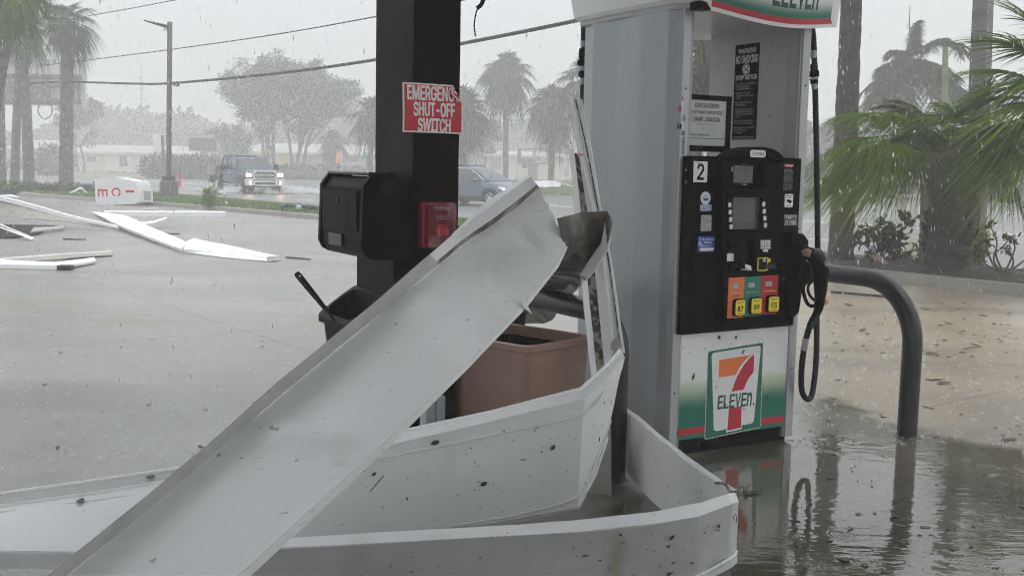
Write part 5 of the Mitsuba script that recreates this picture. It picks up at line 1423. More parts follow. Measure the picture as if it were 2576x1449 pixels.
ground_sheet(k, 'strip', [[(-90, 536, 20.6), (-90, 550, 20.4)], [(0, 563, 20.4), (0, 573, 20.2)], [(86, 600, 20.1), (80, 604, 20.0)]], dent=0.01)
part(k, 'groove', tube(rows([(-90, 543, 20.45), (0, 568, 20.25), (83, 602, 20.0)])[0], 0.02, 6), 'fascia_back')
part(k, 'torn_end', hull(rows([(78, 598, 20.1), (92, 604, 20.0), (88, 608, 19.9), (80, 606, 19.9), (96, 603, 20.2)])[0]), 'box_grey')
k = thing('broken_gutter', 'broken white gutter lengths in a pile at the left, nearest the camera', 'metal strip')
ground_sheet(k, 'back_length', [[(-60, 660, 16.6), (-60, 670, 16.5)], [(25, 650, 16.9), (25, 660, 16.8)], [(150, 641.5, 17.1), (150, 652, 17.0)], [(281, 633, 17.4), (283, 643, 17.2)]], 'fascia_back', dent=0.02)
ground_sheet(k, 'back_top', [[(-60, 657, 16.9), (-60, 660, 16.6)], [(25, 648, 17.3), (25, 650, 16.9)], [(150, 639, 17.5), (150, 641.5, 17.1)], [(279, 631.5, 17.8), (281, 633, 17.4)]], dent=0.01)
ground_sheet(k, 'front_length', [[(-60, 654, 15.5), (-60, 668, 15.3)], [(0, 652, 15.5), (0, 664, 15.3)], [(141, 661, 15.1), (170, 668, 15.0)], [(236, 650.5, 15.8), (240, 660, 15.7)]], dent=0.03, seed=5)
ground_sheet(k, 'front_shadow_side', [[(0, 664, 15.3), (0, 668, 15.2)], [(170, 668, 15.0), (170, 676, 14.9)], [(240, 660, 15.7), (236, 663, 15.6)]], 'fascia_back', dent=0.02)
a, b = P(-40, 672, 14.6), P(142, 672, 14.6)
xx = (b - a) / np.linalg.norm(b - a) * [1, 1, 0]
part(k, 'near_length', rbox((0, 0, 0.0), (np.linalg.norm(b - a), 0.16, 0.07), 0.01, frame(a * [1, 1, 0], xx, np.cross(ZH, xx), ZH)), 'far_white', 40)
part(k, 'end_block', rbox((np.linalg.norm(b - a) + 0.004, 0.0, 0.0), (np.linalg.norm(b - a) + 0.19, 0.14, 0.065), 0.01, frame(a * [1, 1, 0], xx, np.cross(ZH, xx), ZH)), 'guard_paint', 40)
k = thing('light_strip', 'pale curved plastic strip lying behind the kinked white sheet', 'strip')
part(k, 'strip', sheet(rows([(352, 560, 24.0), (353, 566, 23.6)], [(385, 557, 24.3), (386, 562, 23.9)], [(419, 546.5, 25.6), (419, 551, 25.4)]), 0.02, 5, 3), 'far_white', 30)
for i, (u0, v0, u1, v1, lab) in enumerate(((720, 647.5, 781, 652.5, 'thin grey stick lying on the lot left of the black bucket'), (159, 601.5, 216, 602.8, 'thin dark stick lying on the lot at the far left'), (408, 588, 452, 588.5, 'short dark stick beside the bend of the white sheet'), (2090, 734, 2230, 746, 'long dark stick lying behind the right guard rail'))):
    k = thing('stick', lab, 'stick')
    a, b = G(u0, v0, 0.02), G(u1, v1, 0.02)
    put(k, tube([a, (a + b) / 2 + [0, 0.02, 0], b], [0.016, 0.015, 0.012] if i < 3 else [0.016] * 3, 6), 'guard_paint', 50)

# ice chest on its side
k = thing('ice_chest', 'white ice chest lying on its side on the lot with red letters ICE', 'ice chest')
IZ = lambda x, y, d: P((330 + x / 6.605) / 1.5066, (640 + y / 6.605) / 1.5066, d)
fr_pts = [(185, 285), (730, 262), (1262, 405), (1300, 840), (1200, 885), (240, 930), (215, 850)]
o = IZ(185, 930, 36.8)
xd = (IZ(1300, 850, 36.3) - o) * [1, 1, 0]
xd /= np.linalg.norm(xd)
ICM = frame(o, xd, ZH, np.cross(xd, ZH))


def ic(x, y):
    r = ray((330 + x / 6.605) / 1.5066, (640 + y / 6.605) / 1.5066)
    n_ = ICM[:3, 2]
    q = EYE + r * (((o - EYE) @ n_) / (r @ n_)) - o
    return float(q @ xd), float(q[2])


body = Polygon([ic(*q) for q in fr_pts])
part(k, 'body', extr(body, 0.75, ICM @ t4([0, 0, -0.75])), 'crown_white', 30)
part(k, 'base_edge', extr(Polygon([ic(*q) for q in ((178, 280), (730, 198), (735, 258), (185, 290))]), 0.70, ICM @ t4([0, 0, -0.72])), 'crown_white')
part(k, 'lid_seal', tube([(ICM @ [*ic(740, 245), -0.02, 1])[:3], (ICM @ [*ic(1225, 385), -0.02, 1])[:3]], 0.012, 6), 'box_grey')
part(k, 'lid', hull([(ICM @ [*ic(*q), z, 1])[:3] for q in ((1232, 320), (1262, 405), (1235, 400), (745, 240), (745, 258)) for z in (-0.7, -0.1)]), 'crown_white')
part(k, 'handle', tube([(ICM @ [*ic(*q), 0.0, 1])[:3] for q in ((180, 320), (160, 335), (165, 380), (185, 385))], 0.014, 6), 'rubber')
for x, y in ((930, 255), (1025, 280)):
    part(k, 'hinge_pin', rod((ICM @ [*ic(x, y + 30), -0.3, 1])[:3], (ICM @ [*ic(x, y), -0.3, 1])[:3], 0.012, 6), 'rubber')
part(k, 'crack', tube([(ICM @ [*ic(*q), 0.003, 1])[:3] for q in ((700, 915), (710, 860), (697, 805))], 0.006, 5), 'rubber')
for ch, (xa, ya, xb, yb_) in (('E', (278, 515, 515, 695)), ('C', (628, 480, 840, 690)), ('I', (965, 540, 1180, 595))):
    (p0, q0), (p1, q1) = ic(xa, yb_), ic(xb, ya)
    m = words(ch, 1.0, 1.0, None, 0.004, True) if ch != 'I' else box((0, 0, 0), (1, 1, 0.004))
    v = m.vertices
    h_ = v[:, 1].max()
    nx_ = v[:, 1] / h_                                   # the letters' tops point right
    ny_ = 1 - v[:, 0]
    m.vertices = np.stack([p0 + nx_ * (p1 - p0), q0 + ny_ * (q1 - q0), v[:, 2] + 0.002], 1)
    part(k, 'letter', moved(m, ICM), 'sign_red')
k = thing('vent_grille', 'small white slatted vent leaning beside the ice chest', 'vent')
(gx0, gy0), (gx1, gy1) = ic(1285, 830), ic(1510, 520)
part(k, 'frame', extr(sbox(gx0, gy0, gx1, gy1).difference(sbox(gx0 + 0.03, gy0 + 0.03, gx1 - 0.03, gy1 - 0.07)), 0.06, ICM @ t4([0.0, 0, -0.3])), 'crown_white')
for i in range(5):
    z = gy0 + 0.03 + (gy1 - gy0 - 0.1) * i / 5
    part(k, 'slat', box((gx0 + 0.031, z, -0.29), (gx1 - 0.031, z + 0.012, -0.25), ICM), 'crown_white')
part(k, 'filter', box((gx0 + 0.031, gy0 + 0.031, -0.30), (gx1 - 0.031, gy1 - 0.071, -0.292), ICM), 'box_grey')

# lamp post on its concrete footing
mat('dark_concrete', pri(proc(lambda p, n, uv: MX((0.07, 0.068, 0.06), (0.15, 0.145, 0.13), F(p.x * 9, p.y * 9, p.z * 3, 4))), 0.5))
mat('weathered_wood', pri(proc(lambda p, n, uv: MX((0.055, 0.05, 0.047), (0.14, 0.13, 0.125), F(p.x * 20, p.y * 20, p.z * 1.6, 3))), 0.6))
k = thing('lamp_post', 'dark square lamp post with a flat lamp head on a concrete footing', 'lamp post')
b = G(425.5, 507)
d = b[1]
part(k, 'footing', lathe([(0, 0.8), (0.30, 0.8), (0.335, 0.765), (0.345, 0.3), (0.36, 0.0), (0, 0)], t4(b), 24), 'dark_concrete', 30)
part(k, 'base_plate', rbox((-0.20, -0.2, 0.80), (0.20, 0.2, 0.86), 0.01, t4(b)), 'guard_paint')
part(k, 'base_cover', hull([*(b + np.array([x, y, 0.862]) for x in (-0.19, 0.19) for y in (-0.19, 0.19)), *(b + np.array([x, y, 0.96]) for x in (-0.18, 0.19) for y in (-0.18, 0.18))]), 'guard_paint')
top = P(427, 56, d)
part(k, 'shaft', tube([b + ZH * 0.86, top], [0.105, 0.095], 4), 'weathered_wood', label='tall square shaft')
hp = [P(u, v, d) for u, v in ((421, 66), (395, 60), (366, 53))]
part(k, 'lamp_head', hull([q + np.array([0, y, z]) for q, w, h in zip(hp, (0.12, 0.2, 0.2), (0.1, 0.05, 0.03)) for y in (-w, w) for z in (-h, h * 0.3)]), 'guard_paint', 30)
part(k, 'arm', rod(P(414, 68, d), P(430, 66, d), 0.05), 'guard_paint')
for dx in (-3, 0, 2):
    part(k, 'loose_wire', tube([P(419 + dx, 66, d), P(417 + dx * 1.5, 74, d), P(418 + dx * 2, 80, d)], 0.012, 5), 'rubber')
part(k, 'hook', tube(spline([P(427, 212, d - 0.12), P(445, 208, d - 0.2), P(449, 216, d - 0.2), P(436, 214, d - 0.14)], 5), 0.03, 6), 'rubber')
k = thing('broken_post', 'thin leaning broken post just left of the lamp post', 'post')
a = G(414, 458) * 0 + P(415, 470, d + 1.2)
part(k, 'post', tube([a, P(408, 341, d + 1.2)], 0.06, 4), 'old_concrete')
part(k, 'foot', rod(a * [1, 1, 0], a + ZH * 0.02, 0.08, 8), 'old_concrete')
k = thing('marker_post', 'red traffic marker post with a dark tip right of the lamp post', 'marker post')
a = G(452, 471)
part(k, 'post', tube([a, P(451, 436, a[1])], 0.085, 12), 'sign_red', 50)
part(k, 'tip', tube([P(451, 437, a[1]), P(450.6, 428, a[1])], [0.055, 0.02], 10), 'guard_paint', 50)
k = thing('water_valve', 'low backflow pipe with a blue valve on the grass strip', 'pipe')
d = 30.8
pv = lambda u, v: P(u, v - 4, d)
part(k, 'pipe', tube([pv(711, 537), pv(711, 524), pv(718, 523), pv(790, 526), pv(796, 528), pv(796, 540)], 0.035, 8), 'rubber', 50)
part(k, 'low_pipe', tube([pv(765, 541), pv(765, 532), pv(804, 531), pv(815, 533)], 0.03, 8), 'rubber', 50)
for u in (722, 752, 775):
    part(k, 'flange', tube([pv(u - 1.5, 523 + (u - 711) * 0.04), pv(u + 1.5, 523.3 + (u - 711) * 0.04)], 0.07, 10), 'rubber', 40)
part(k, 'valve', moved(trimesh.creation.icosphere(2, 0.085), t4(pv(752, 526))), 'pale_blue', 60)
part(k, 'valve_handle', tube([pv(752, 524), pv(752, 518), pv(756, 516)], 0.025, 6), 'rubber', 50)
k = thing('roof_scrap', 'dark folded scrap of roofing on the grass strip beside the shrub', 'scrap')
ground_sheet(k, 'fold', [[(549, 519, 35.0), (566, 507, 35.3)], [(560, 519, 34.8), (572, 510, 35.2)], [(586, 521, 34.4), (584, 518, 34.8)]], 'guard_paint', dent=0.05)
ground_sheet(k, 'flap', [[(566, 507, 35.3), (566, 519, 34.6)], [(576, 513, 35.0), (580, 521, 34.4)]], 'box_grey', dent=0.03)
k = thing('bent_rails', 'broken white frame leaning on the low hedge', 'rails')
for p0, p1 in (((168, 491), (203, 473)), ((203, 473), (220, 489)), ((172, 493), (200, 486))):
    part(k, 'rail', tube([P(*p0, 43.0), P(*p1, 43.3)], 0.05, 6), 'far_white')
k = thing('flat_scrap', 'flat pale scrap lying at the kerb right of the ice chest', 'scrap')
ground_sheet(k, 'board', [[(350, 527, 34.5), (352, 530, 33.8)], [(388, 523, 35.2), (390, 527, 34.6)]], 'box_grey', t=0.03)

# small litter: leaves and twigs washed over the concrete
rng = np.random.default_rng(77)


def litter(n, u0, u1, v0, v1, size, seed, name, z=0.006):
    r = np.random.default_rng(seed)
    c = np.array([G(r.uniform(u0, u1), v0 + (v1 - v0) * r.uniform() ** 0.8, z) for _ in range(n)])
    ms = []
    for q in c:
        L = float(np.clip(size * r.lognormal(0, 0.5), size * 0.3, size * 2.5))
        ms.append(leaf_mesh(L, L * r.uniform(0.12, 0.4), t4(q) @ trimesh.transformations.euler_matrix(r.normal(0, 0.12), r.normal(0, 0.12), r.uniform(0, 6.3))))
    return cat(ms)


for nm, lab, args in (('leaf_litter', 'scattered wet leaf litter on the left of the lot', (60, 0, 1000, 555, 1150, 0.026, 1)), ('leaf_litter_right', 'leaf litter and twigs floating on the wet concrete right of the pump', (150, 1990, 2576, 900, 1449, 0.022, 2)), ('leaf_litter_far', 'leaf litter on the concrete near the planting bed', (120, 2080, 2576, 740, 900, 0.05, 3))):
    key = numbered('leaf_litter')
    labels[key] = {'kind': 'stuff', 'label': lab}
    put(key, litter(*args, nm), 'dead_leaf')
for u, v, L, lab in ((2335, 952, 0.16, 'brown strip of bark on the concrete right of the guard rail'), (2360, 962, 0.12, 'dark leaf clump on the concrete right of the guard rail'), (2365, 762, 0.07, 'small round green leaf on the concrete near the kerb'), (1870, 1240, 0.10, 'wet twig on the dark water beside the bent white panel'), (2525, 1105, 0.10, 'dark leaf clump at the right edge of the concrete')):
    k = thing('fallen_leaf', lab, 'leaf')
    put(k, cat(leaf_mesh(L, L * 0.18, t4(G(u, v, 0.012)) @ trimesh.transformations.rotation_matrix(0.4, [0, 0, 1])), leaf_mesh(L * 0.6, L * 0.15, t4(G(u + 8, v + 2, 0.014)) @ trimesh.transformations.rotation_matrix(1.5, [0, 0, 1]))), 'bin_clay' if 'bark' in lab else 'dead_leaf')


# ------------------------------------------------------------------ palms and shrubs
def leaf_mat(name, a, b, rough=0.35, trans=0.5, f=1.5):
    # thin leaves let some light through
    scene['mat_' + name] = {'type': 'principledthin', 'base_color': proc(lambda p, n, uv: MX(a, b, F(p.x * f, p.y * f, p.z * f, 3))), 'roughness': rough, 'diff_trans': trans, 'spec_trans': 0.0}


leaf_mat('palm_green', (0.036, 0.085, 0.008), (0.125, 0.20, 0.02), trans=0.6)
leaf_mat('palm_bright', (0.10, 0.15, 0.015), (0.20, 0.26, 0.04), trans=0.6)
leaf_mat('palm_dull', (0.03, 0.045, 0.017), (0.085, 0.105, 0.04), trans=0.5)
leaf_mat('far_palm', (0.035, 0.045, 0.026), (0.085, 0.095, 0.055), f=0.6)
leaf_mat('tree_leaf', (0.035, 0.045, 0.022), (0.09, 0.10, 0.05), f=0.5, trans=1.0)
leaf_mat('shrub_leaf', (0.03, 0.06, 0.018), (0.09, 0.13, 0.035), f=4)
leaf_mat('shrub_bright', (0.13, 0.19, 0.03), (0.24, 0.30, 0.06), f=4)
mat('palm_bark', {'type': 'twosided', 'bsdf': bump(pri(proc(lambda p, n, uv: MX((0.018, 0.014, 0.011), (0.085, 0.068, 0.056), F(p.x * 26, p.y * 26, p.z * 9, 3))), 0.6, two=False), lambda p, n, uv: F(p.x * 30, p.y * 30, p.z * 14, 3), 0.03, 4e-3)})
mat('boot_bark', pri(proc(lambda p, n, uv: MX((0.014, 0.011, 0.008), (0.065, 0.05, 0.037), F(p.x * 20, p.y * 20, p.z * 10, 3))), 0.7))
mat('pale_bark', pri(proc(lambda p, n, uv: MX((0.075, 0.075, 0.07), (0.15, 0.15, 0.14), F(p.x * 4, p.y * 4, p.z * 5, 3))), 0.6))
mat('branch', pri(proc(lambda p, n, uv: MX((0.07, 0.06, 0.05), (0.16, 0.15, 0.135), F(p.x * 8, p.y * 8, p.z * 4, 3))), 0.7))
flat('green_stem', (0.13, 0.17, 0.06), 0.5)


def trunk_mesh(base, top, r0, r1, n=14, rough=0.06, bulge=0.0, seg=40, seed=0, bend=0.0):
    t = np.linspace(0, 1, seg)
    p = base + (top - base) * t[:, None] + np.array([1.0, 0, 0]) * bend * np.sin(PI * t)[:, None]
    r = r0 + (r1 - r0) * t + bulge * np.exp(-((t - 0.3) / 0.25) ** 2)
    r[0] *= 1.15
    m = tube(p, r, n)
    nz_ = meshkit.fbm(m.vertices * [9, 9, 7], 3, seed) - 0.5
    c = base + (top - base) * np.clip(((m.vertices - base) @ (top - base)) / ((top - base) @ (top - base)), 0, 1)[:, None]
    d = m.vertices - c
    m.vertices = m.vertices + d * (nz_ * rough * 6)[:, None]
    return m


def fan_palm(name, lab, base, crown, r0, r1, size, stem, n, seed, wind, leafm, barkm='palm_bark', droop=0.55, nseg=26, width=0.026, lo=-0.9, hi=1.3, group=None, split=True, az=None, trunk=True, boots=0):
    rng = np.random.default_rng(seed)
    k = thing(name, lab, 'palm tree', group)
    if trunk:
        part(k, 'trunk', trunk_mesh(base, crown - ZH * 0.15, r0, r1, 14, 0.05, 0, 44, seed), barkm, 50)
    fr_ = []
    for i in range(n):
        el = lo + (hi - lo) * ((i + 0.5) / n) ** 0.8
        a = (i * 2.39996 + rng.normal(0, 0.25)) if az is None else rng.uniform(*az)
        fr_.append(fan_frond(crown + rng.normal(0, 0.08, 3), a, el + rng.normal(0, 0.12), stem * rng.uniform(0.8, 1.2), size * rng.uniform(0.85, 1.15), nseg, 1.75, droop * (1.25 - 0.5 * el / 1.3), wind, rng, width))
    if split:
        for m in fr_:
            part(k, 'frond', m, leafm if not isinstance(leafm, (list, tuple)) else leafm[rng.integers(len(leafm))])
    else:
        part(k, 'crown', cat(fr_), leafm)
    for i in range(boots):
        a, z = rng.uniform(0, 2 * PI), rng.uniform(0.1, 0.95)
        q = base + (crown - base) * z
        rr = (r0 + (r1 - r0) * z) * 0.95
        o_ = np.array([math.cos(a), math.sin(a), 0])
        part(k, 'leaf_base', hull([q + o_ * rr + np.array([-o_[1], o_[0], 0]) * s * 0.06 for s in (-1, 1)] + [q + o_ * (rr + 0.09) + ZH * 0.20 + np.array([-o_[1], o_[0], 0]) * s * 0.025 for s in (-1, 1)] + [q + o_ * (rr - 0.02) + ZH * 0.16]), 'boot_bark')
    return k


W0 = np.array([-0.16, 0.02, 0.0])
# right: tall trunk, short thick palm, another one just outside the frame
k = thing('tall_palm', 'tall brown palm trunk right of the pump, crown above the frame', 'palm tree')
tb = G(2115, 652, 0.13)
tt_ = P(2147, -120, tb[1])
part(k, 'trunk', trunk_mesh(tb, tt_, 0.205, 0.155, 16, 0.05, 0, 70, 5), 'palm_bark', 50)
rng = np.random.default_rng(5)
for i in range(14):
    part(k, 'frond', fan_frond(tt_ + ZH * 0.1, i * 2.4, 0.1 + 0.09 * i, 0.9, 1.0, 22, 1.7, 0.3, W0, rng, 0.024), 'palm_green')
fb = G(2385, 676, 0.13)
fc = P(2398, 372, fb[1])
k = fan_palm('short_palm', 'short thick palm with hanging green fronds blown to the left', fb, fc, 0.37, 0.30, 0.8, 0.8, 16, 8, np.array([-0.25, 0.05, 0]), ['palm_green', 'palm_dull', 'palm_dull'], 'boot_bark', 0.7, 44, 0.014, 0.0, 1.0, boots=70)
rng = np.random.default_rng(18)
# the fronds that show one by one, each from the crown to where its fan opens
for (u, v, dd, size, dr_, m) in ((2240, 253, -0.6, 0.85, 0.55, 'palm_green'), (2195, 296, -0.9, 0.95, 0.65, 'palm_green'), (2165, 318, -0.2, 0.9, 0.7, 'palm_green'), (2250, 308, -1.1, 0.9, 0.75, 'palm_green'), (2205, 348, -0.5, 0.9, 0.7, 'palm_green'), (2160, 383, 0.1, 0.85, 0.6, 'palm_green'), (2240, 373, -1.2, 0.8, 0.7, 'palm_bright'), (2195, 408, -0.6, 0.8, 0.5, 'palm_bright'), (2165, 428, -0.3, 0.75, 0.42, 'palm_bright'), (2225, 433, 0.2, 0.75, 0.5, 'palm_green'), (2285, 333, -1.0, 0.85, 0.75, 'palm_green'), (2300, 378, -0.8, 0.8, 0.7, 'palm_dull'), (2275, 418, 0.3, 0.75, 0.55, 'palm_dull'), (2320, 308, -0.5, 0.85, 0.7, 'palm_dull'), (2290, 278, 0.6, 0.85, 0.6, 'palm_dull'), (2345, 343, -1.2, 0.75, 0.7, 'palm_dull'), (2460, 348, -0.5, 0.8, 0.7, 'palm_dull'), (2490, 378, 0.5, 0.85, 0.75, 'palm_dull'), (2440, 308, 0.4, 0.8, 0.6, 'palm_dull'), (2225, 328, 0.6, 0.9, 0.8, 'palm_green'), (2185, 263, 0.3, 0.8, 0.5, 'palm_green')):
    q = P(u, v, fb[1] + dd)
    v_ = q - fc
    L = np.linalg.norm(v_)
    part(k, 'frond', fan_frond(fc, math.atan2(v_[1], v_[0]), math.asin(v_[2] / L) + 0.06, L, size, 66, 1.95, dr_ * 1.35, np.array([-0.26, -0.03, 0]), rng, 0.0105), m)
nb_ = P(2752, 700, 13.4) * [1, 1, 0] + ZH * 0.13
nc_ = P(2735, 262, 13.4)
k = fan_palm('short_palm', 'palm crown reaching in at the right edge, fronds blown left over the concrete pole', nb_, nc_, 0.30, 0.26, 0.85, 0.8, 20, 28, np.array([-0.35, 0.0, 0.0]), ['palm_green', 'palm_dull', 'palm_dull'], 'boot_bark', 0.6, 44, 0.012, -0.5, 1.1)
for (u, v, dd, size, dr_, m) in ((2585, 110, -0.2, 0.85, 0.25, 'palm_green'), (2560, 170, 0.5, 0.9, 0.35, 'palm_green'), (2610, 240, -0.6, 0.9, 0.45, 'palm_bright'), (2545, 230, 0.3, 0.9, 0.4, 'palm_dull'), (2575, 300, -0.3, 0.85, 0.5, 'palm_green'), (2625, 180, -0.7, 0.9, 0.4, 'palm_green'), (2540, 290, 0.6, 0.85, 0.5, 'palm_dull'), (2605, 60, 0.3, 0.8, 0.15, 'palm_green'), (2560, 340, 0.0, 0.8, 0.6, 'palm_dull'), (2600, 360, -0.5, 0.75, 0.6, 'palm_bright'), (2530, 340, 0.9, 0.8, 0.5, 'palm_dull'), (2640, 300, 0.5, 0.85, 0.5, 'palm_dull')):
    q = P(u, v, 13.4 + dd)
    v_ = q - nc_
    L = np.linalg.norm(v_)
    part(k, 'frond', fan_frond(nc_, math.atan2(v_[1], v_[0]), math.asin(v_[2] / L) + 0.05, L, size * 0.9, 52, 1.85, dr_ * 1.5, np.array([-0.38, 0, 0]), rng, 0.011), m)
# feather palm behind, and a slim young one
k = thing('feather_palm', 'grey green feather palm behind the short palm, fronds blown right', 'palm tree')
qb, qc = P(2292, 300, 46.0), P(2292, 150, 46.0)
part(k, 'trunk', trunk_mesh(qb * [1, 1, 0], qc - ZH * 0.2, 0.19, 0.14, 12, 0.03, 0, 30, 3), 'pale_bark', 50)
part(k, 'spear', tube([qc, P(2288, 70, 46.0), P(2287, 15, 46.0)], [0.05, 0.03, 0.008], 6), 'green_stem')
rng = np.random.default_rng(9)
for (u, v) in ((2215, 45), (2240, 70), (2232, 130), (2220, 230), (2200, 330), (2240, 340), (2290, 350), (2330, 330), (2392, 345), (2410, 100), (2400, 60), (2380, 200), (2340, 100), (2260, 290), (2360, 300), (2310, 250), (2245, 200), (2345, 250), (2225, 280), (2265, 340), (2310, 345), (2270, 100), (2310, 90), (2250, 260), (2330, 290), (2280, 310), (2215, 180), (2385, 270), (2300, 200), (2260, 160)):
    q = P(u, v, 46.0 + rng.normal(0, 0.8))
    v_ = q - qc
    L = np.linalg.norm(v_) * 1.1
    lift = 0.45
    part(k, 'frond', pinnate_frond(qc, math.atan2(v_[1], v_[0]), math.asin(np.clip(v_[2] / L + lift, -1, 1)), L, lift * 0.95, np.array([0.06, 0, 0]), rng, 64, 0.85, 0.026, 0.6), 'far_palm')
k = thing('slim_palm', 'slim pale palm stem with one drooping top leaf behind the short palm', 'palm tree')
sb_, sc_ = P(2385, 400, 40.0), P(2378, 118, 40.0)
part(k, 'trunk', trunk_mesh(sb_ * [1, 1, 0], sc_, 0.14, 0.10, 10, 0.02, 0, 30, 4), 'green_stem', 50)
for a, el, L in ((0.1, 0.5, 1.6), (-0.4, 0.2, 1.3), (2.9, 0.6, 1.2), (0.8, 0.8, 1.4)):
    part(k, 'frond', pinnate_frond(sc_, a, el, L, 0.9, np.array([0.1, 0, 0]), rng, 18, 0.5, 0.03, 0.6), 'far_palm')

# left: three big trunks on the verge
for i, (ub, vb, uc, vc, d, r0, r1, n, size, lab) in enumerate(((166, 474, 170, 52, 52.0, 0.34, 0.27, 26, 1.0, 'thick pale palm trunk nearest the ice chest, crown hanging along it'), (74, 472, 58, 62, 55.0, 0.29, 0.20, 24, 1.0, 'pale palm trunk bulging in the middle, second from the left edge'), (2, 476, -6, 40, 50.0, 0.25, 0.22, 24, 1.0, 'palm trunk cut by the left edge of the picture'))):
    b_ = P(ub, vb, d)
    b_[2] = 0.1
    c_ = P(uc, vc, d)
    k = fan_palm('verge_palm', lab, b_, c_, r0, r1, size, 0.7, n, 60 + i, np.array([0.05, 0, 0]), 'palm_dull', 'pale_bark', 0.7, 30, 0.028, -1.25, 1.1, split=False, group='palms on the grass strip at the left')
k = fan_palm('verge_palm', 'darker palm crown hanging in at the top left corner', P(38, 440, 33.0) * [1, 1, 0], P(35, -40, 33.0), 0.001, 0.001, 0.85, 0.5, 34, 91, np.array([0.10, 0, 0]), 'palm_green', 'pale_bark', 0.75, 30, 0.026, -1.2, 0.6, trunk=False, group='palms on the grass strip at the left')
part(k, 'trunk', trunk_mesh(P(-60, 560, 33.0) * [1, 1, 0], P(35, -35, 33.0), 0.25, 0.2, 12, 0.03), 'pale_bark', 50)

# middle: cabbage palms beyond the road
for i, (ub, uc, vc, d, r, size, stem, n, lab) in enumerate(((1272, 1274, 185, 88.0, 0.24, 1.75, 1.15, 60, 'tallest shaggy cabbage palm, between the black column and the pump'), (1386, 1392, 262, 80.0, 0.25, 1.5, 1.1, 52, 'shaggy cabbage palm left of the pump, beside the empty sign frame'), (1166, 1160, 275, 74.0, 0.24, 1.5, 1.1, 52, 'shaggy cabbage palm half hidden by the black column'), (1480, 1476, 200, 70.0, 0.23, 1.4, 1.1, 44, 'cabbage palm half hidden behind the left edge of the pump'), (926, 940, 292, 84.0, 0.22, 1.4, 1.1, 34, 'drooping palm at the left edge of the black column'), (838, 838, 355, 118.0, 0.2, 1.6, 0.9, 26, 'faint small palm behind the yellow house front'))):
    c_ = P(uc, vc, d)
    b_ = P(ub, 450, d) * [1, 1, 0]
    fan_palm('cabbage_palm', lab, b_, c_, r, r * 0.85, size, stem, n, 120 + i, np.array([0.05, 0, 0]), 'far_palm', 'branch', 0.75, 18, 0.06, -1.25, 1.35, split=False, group='cabbage palms beyond the road')
k = fan_palm('cabbage_palm', 'green palm seen through the open top of the pump', np.array([4.2, 26.0, 0.1]), P(1772, 110, 26.0), 0.2, 0.18, 1.3, 1.0, 40, 140, np.array([-0.05, 0, 0]), 'palm_dull', 'branch', 0.85, 22, 0.028, -1.2, 1.3, split=False, group='cabbage palms beyond the road')


# shrubs
def bush(name, lab, base, stems, seed, leafm, lsize, nleaf, r=0.014, tuft=0.16, aspect=0.4, category='shrub', twig='branch'):
    rng = np.random.default_rng(seed)
    k = thing(name, lab, category)
    tips = []
    for pts in stems:
        p = spline([base] + pts, 5)
        part(k, 'stem', tube(p, np.linspace(r, r * 0.55, len(p)), 6), twig, 50)
        tips.append(p[-1])
    for q in tips:
        c = q + rng.normal(0, tuft * 0.45, (nleaf, 3))
        part(k, 'leaf_cluster', leaves(c, lsize, rng, aspect, 0.3), leafm)
    return k


def px(d, *q):
    return [P(u, v, d) for u, v in q]


d = 17.6
base = P(2212, 655, d)
bush('frangipani_shrub', 'dark leafy shrub at the foot of the tall palm trunk', base, [px(d, (2200, 620), (2190, 585)), px(d, (2225, 600), (2222, 570)), px(d, (2240, 600), (2256, 572), (2283, 556)), px(d, (2185, 625), (2160, 603)), px(d, (2240, 620), (2262, 600)), px(d, (2220, 630), (2215, 612)), px(d, (2250, 640), (2270, 645)), px(d, (2230, 625), (2240, 585)), px(d, (2250, 610), (2247, 600)), px(d, (2205, 630), (2235, 612)), px(d, (2225, 640), (2242, 628)), px(d, (2235, 650), (2250, 655))], 1, 'shrub_leaf', 0.13, 44, 0.016, 0.14, 0.55)
base = P(2300, 668, 16.9)
bush('bright_shrub', 'low yellow green shrub at the foot of the short palm', base, [px(16.9, (2296, 650), (2290, 640)), px(16.9, (2305, 650), (2312, 632)), px(16.9, (2300, 660), (2320, 655))], 2, 'shrub_bright', 0.09, 26, 0.01, 0.10, 0.4)
base = P(2430, 664, 17.0)
bush('bright_shrub', 'yellow green shrub growing against the concrete pole', base, [px(17.0, (2440, 640), (2448, 600)), px(17.0, (2452, 630), (2462, 590)), px(17.0, (2445, 640), (2472, 622)), px(17.0, (2430, 640), (2432, 612)), px(17.0, (2440, 650), (2455, 640))], 3, 'shrub_bright', 0.12, 60, 0.012, 0.17, 0.5)
base = P(2338, 668, 17.0)
bush('bright_shrub', 'sparse yellow green shrub left of the thick palm trunk', base, [px(17.0, (2342, 640), (2340, 595)), px(17.0, (2335, 645), (2330, 615))], 9, 'shrub_bright', 0.12, 50, 0.012, 0.15, 0.5)
base = P(2525, 690, 15.2)
bush('bare_shrub', 'nearly bare shrub with leaf tufts on its tips at the right edge', base, [px(15.2, (2500, 655), (2508, 610), (2490, 566)), px(15.2, (2500, 668), (2485, 630), (2487, 607)), px(15.2, (2540, 660), (2553, 625), (2548, 603)), px(15.2, (2548, 668), (2545, 640), (2532, 632)), px(15.2, (2505, 640), (2520, 625), (2537, 603)), px(15.2, (2560, 668), (2590, 645), (2610, 630)), px(15.2, (2565, 680), (2600, 665)), px(15.2, (2480, 665), (2475, 640), (2462, 628))], 4, 'shrub_leaf', 0.085, 26, 0.016, 0.055, 0.35)
k = thing('palm_sheath', 'reddish brown fallen palm sheath on the mulch under the shrub', 'palm sheath')
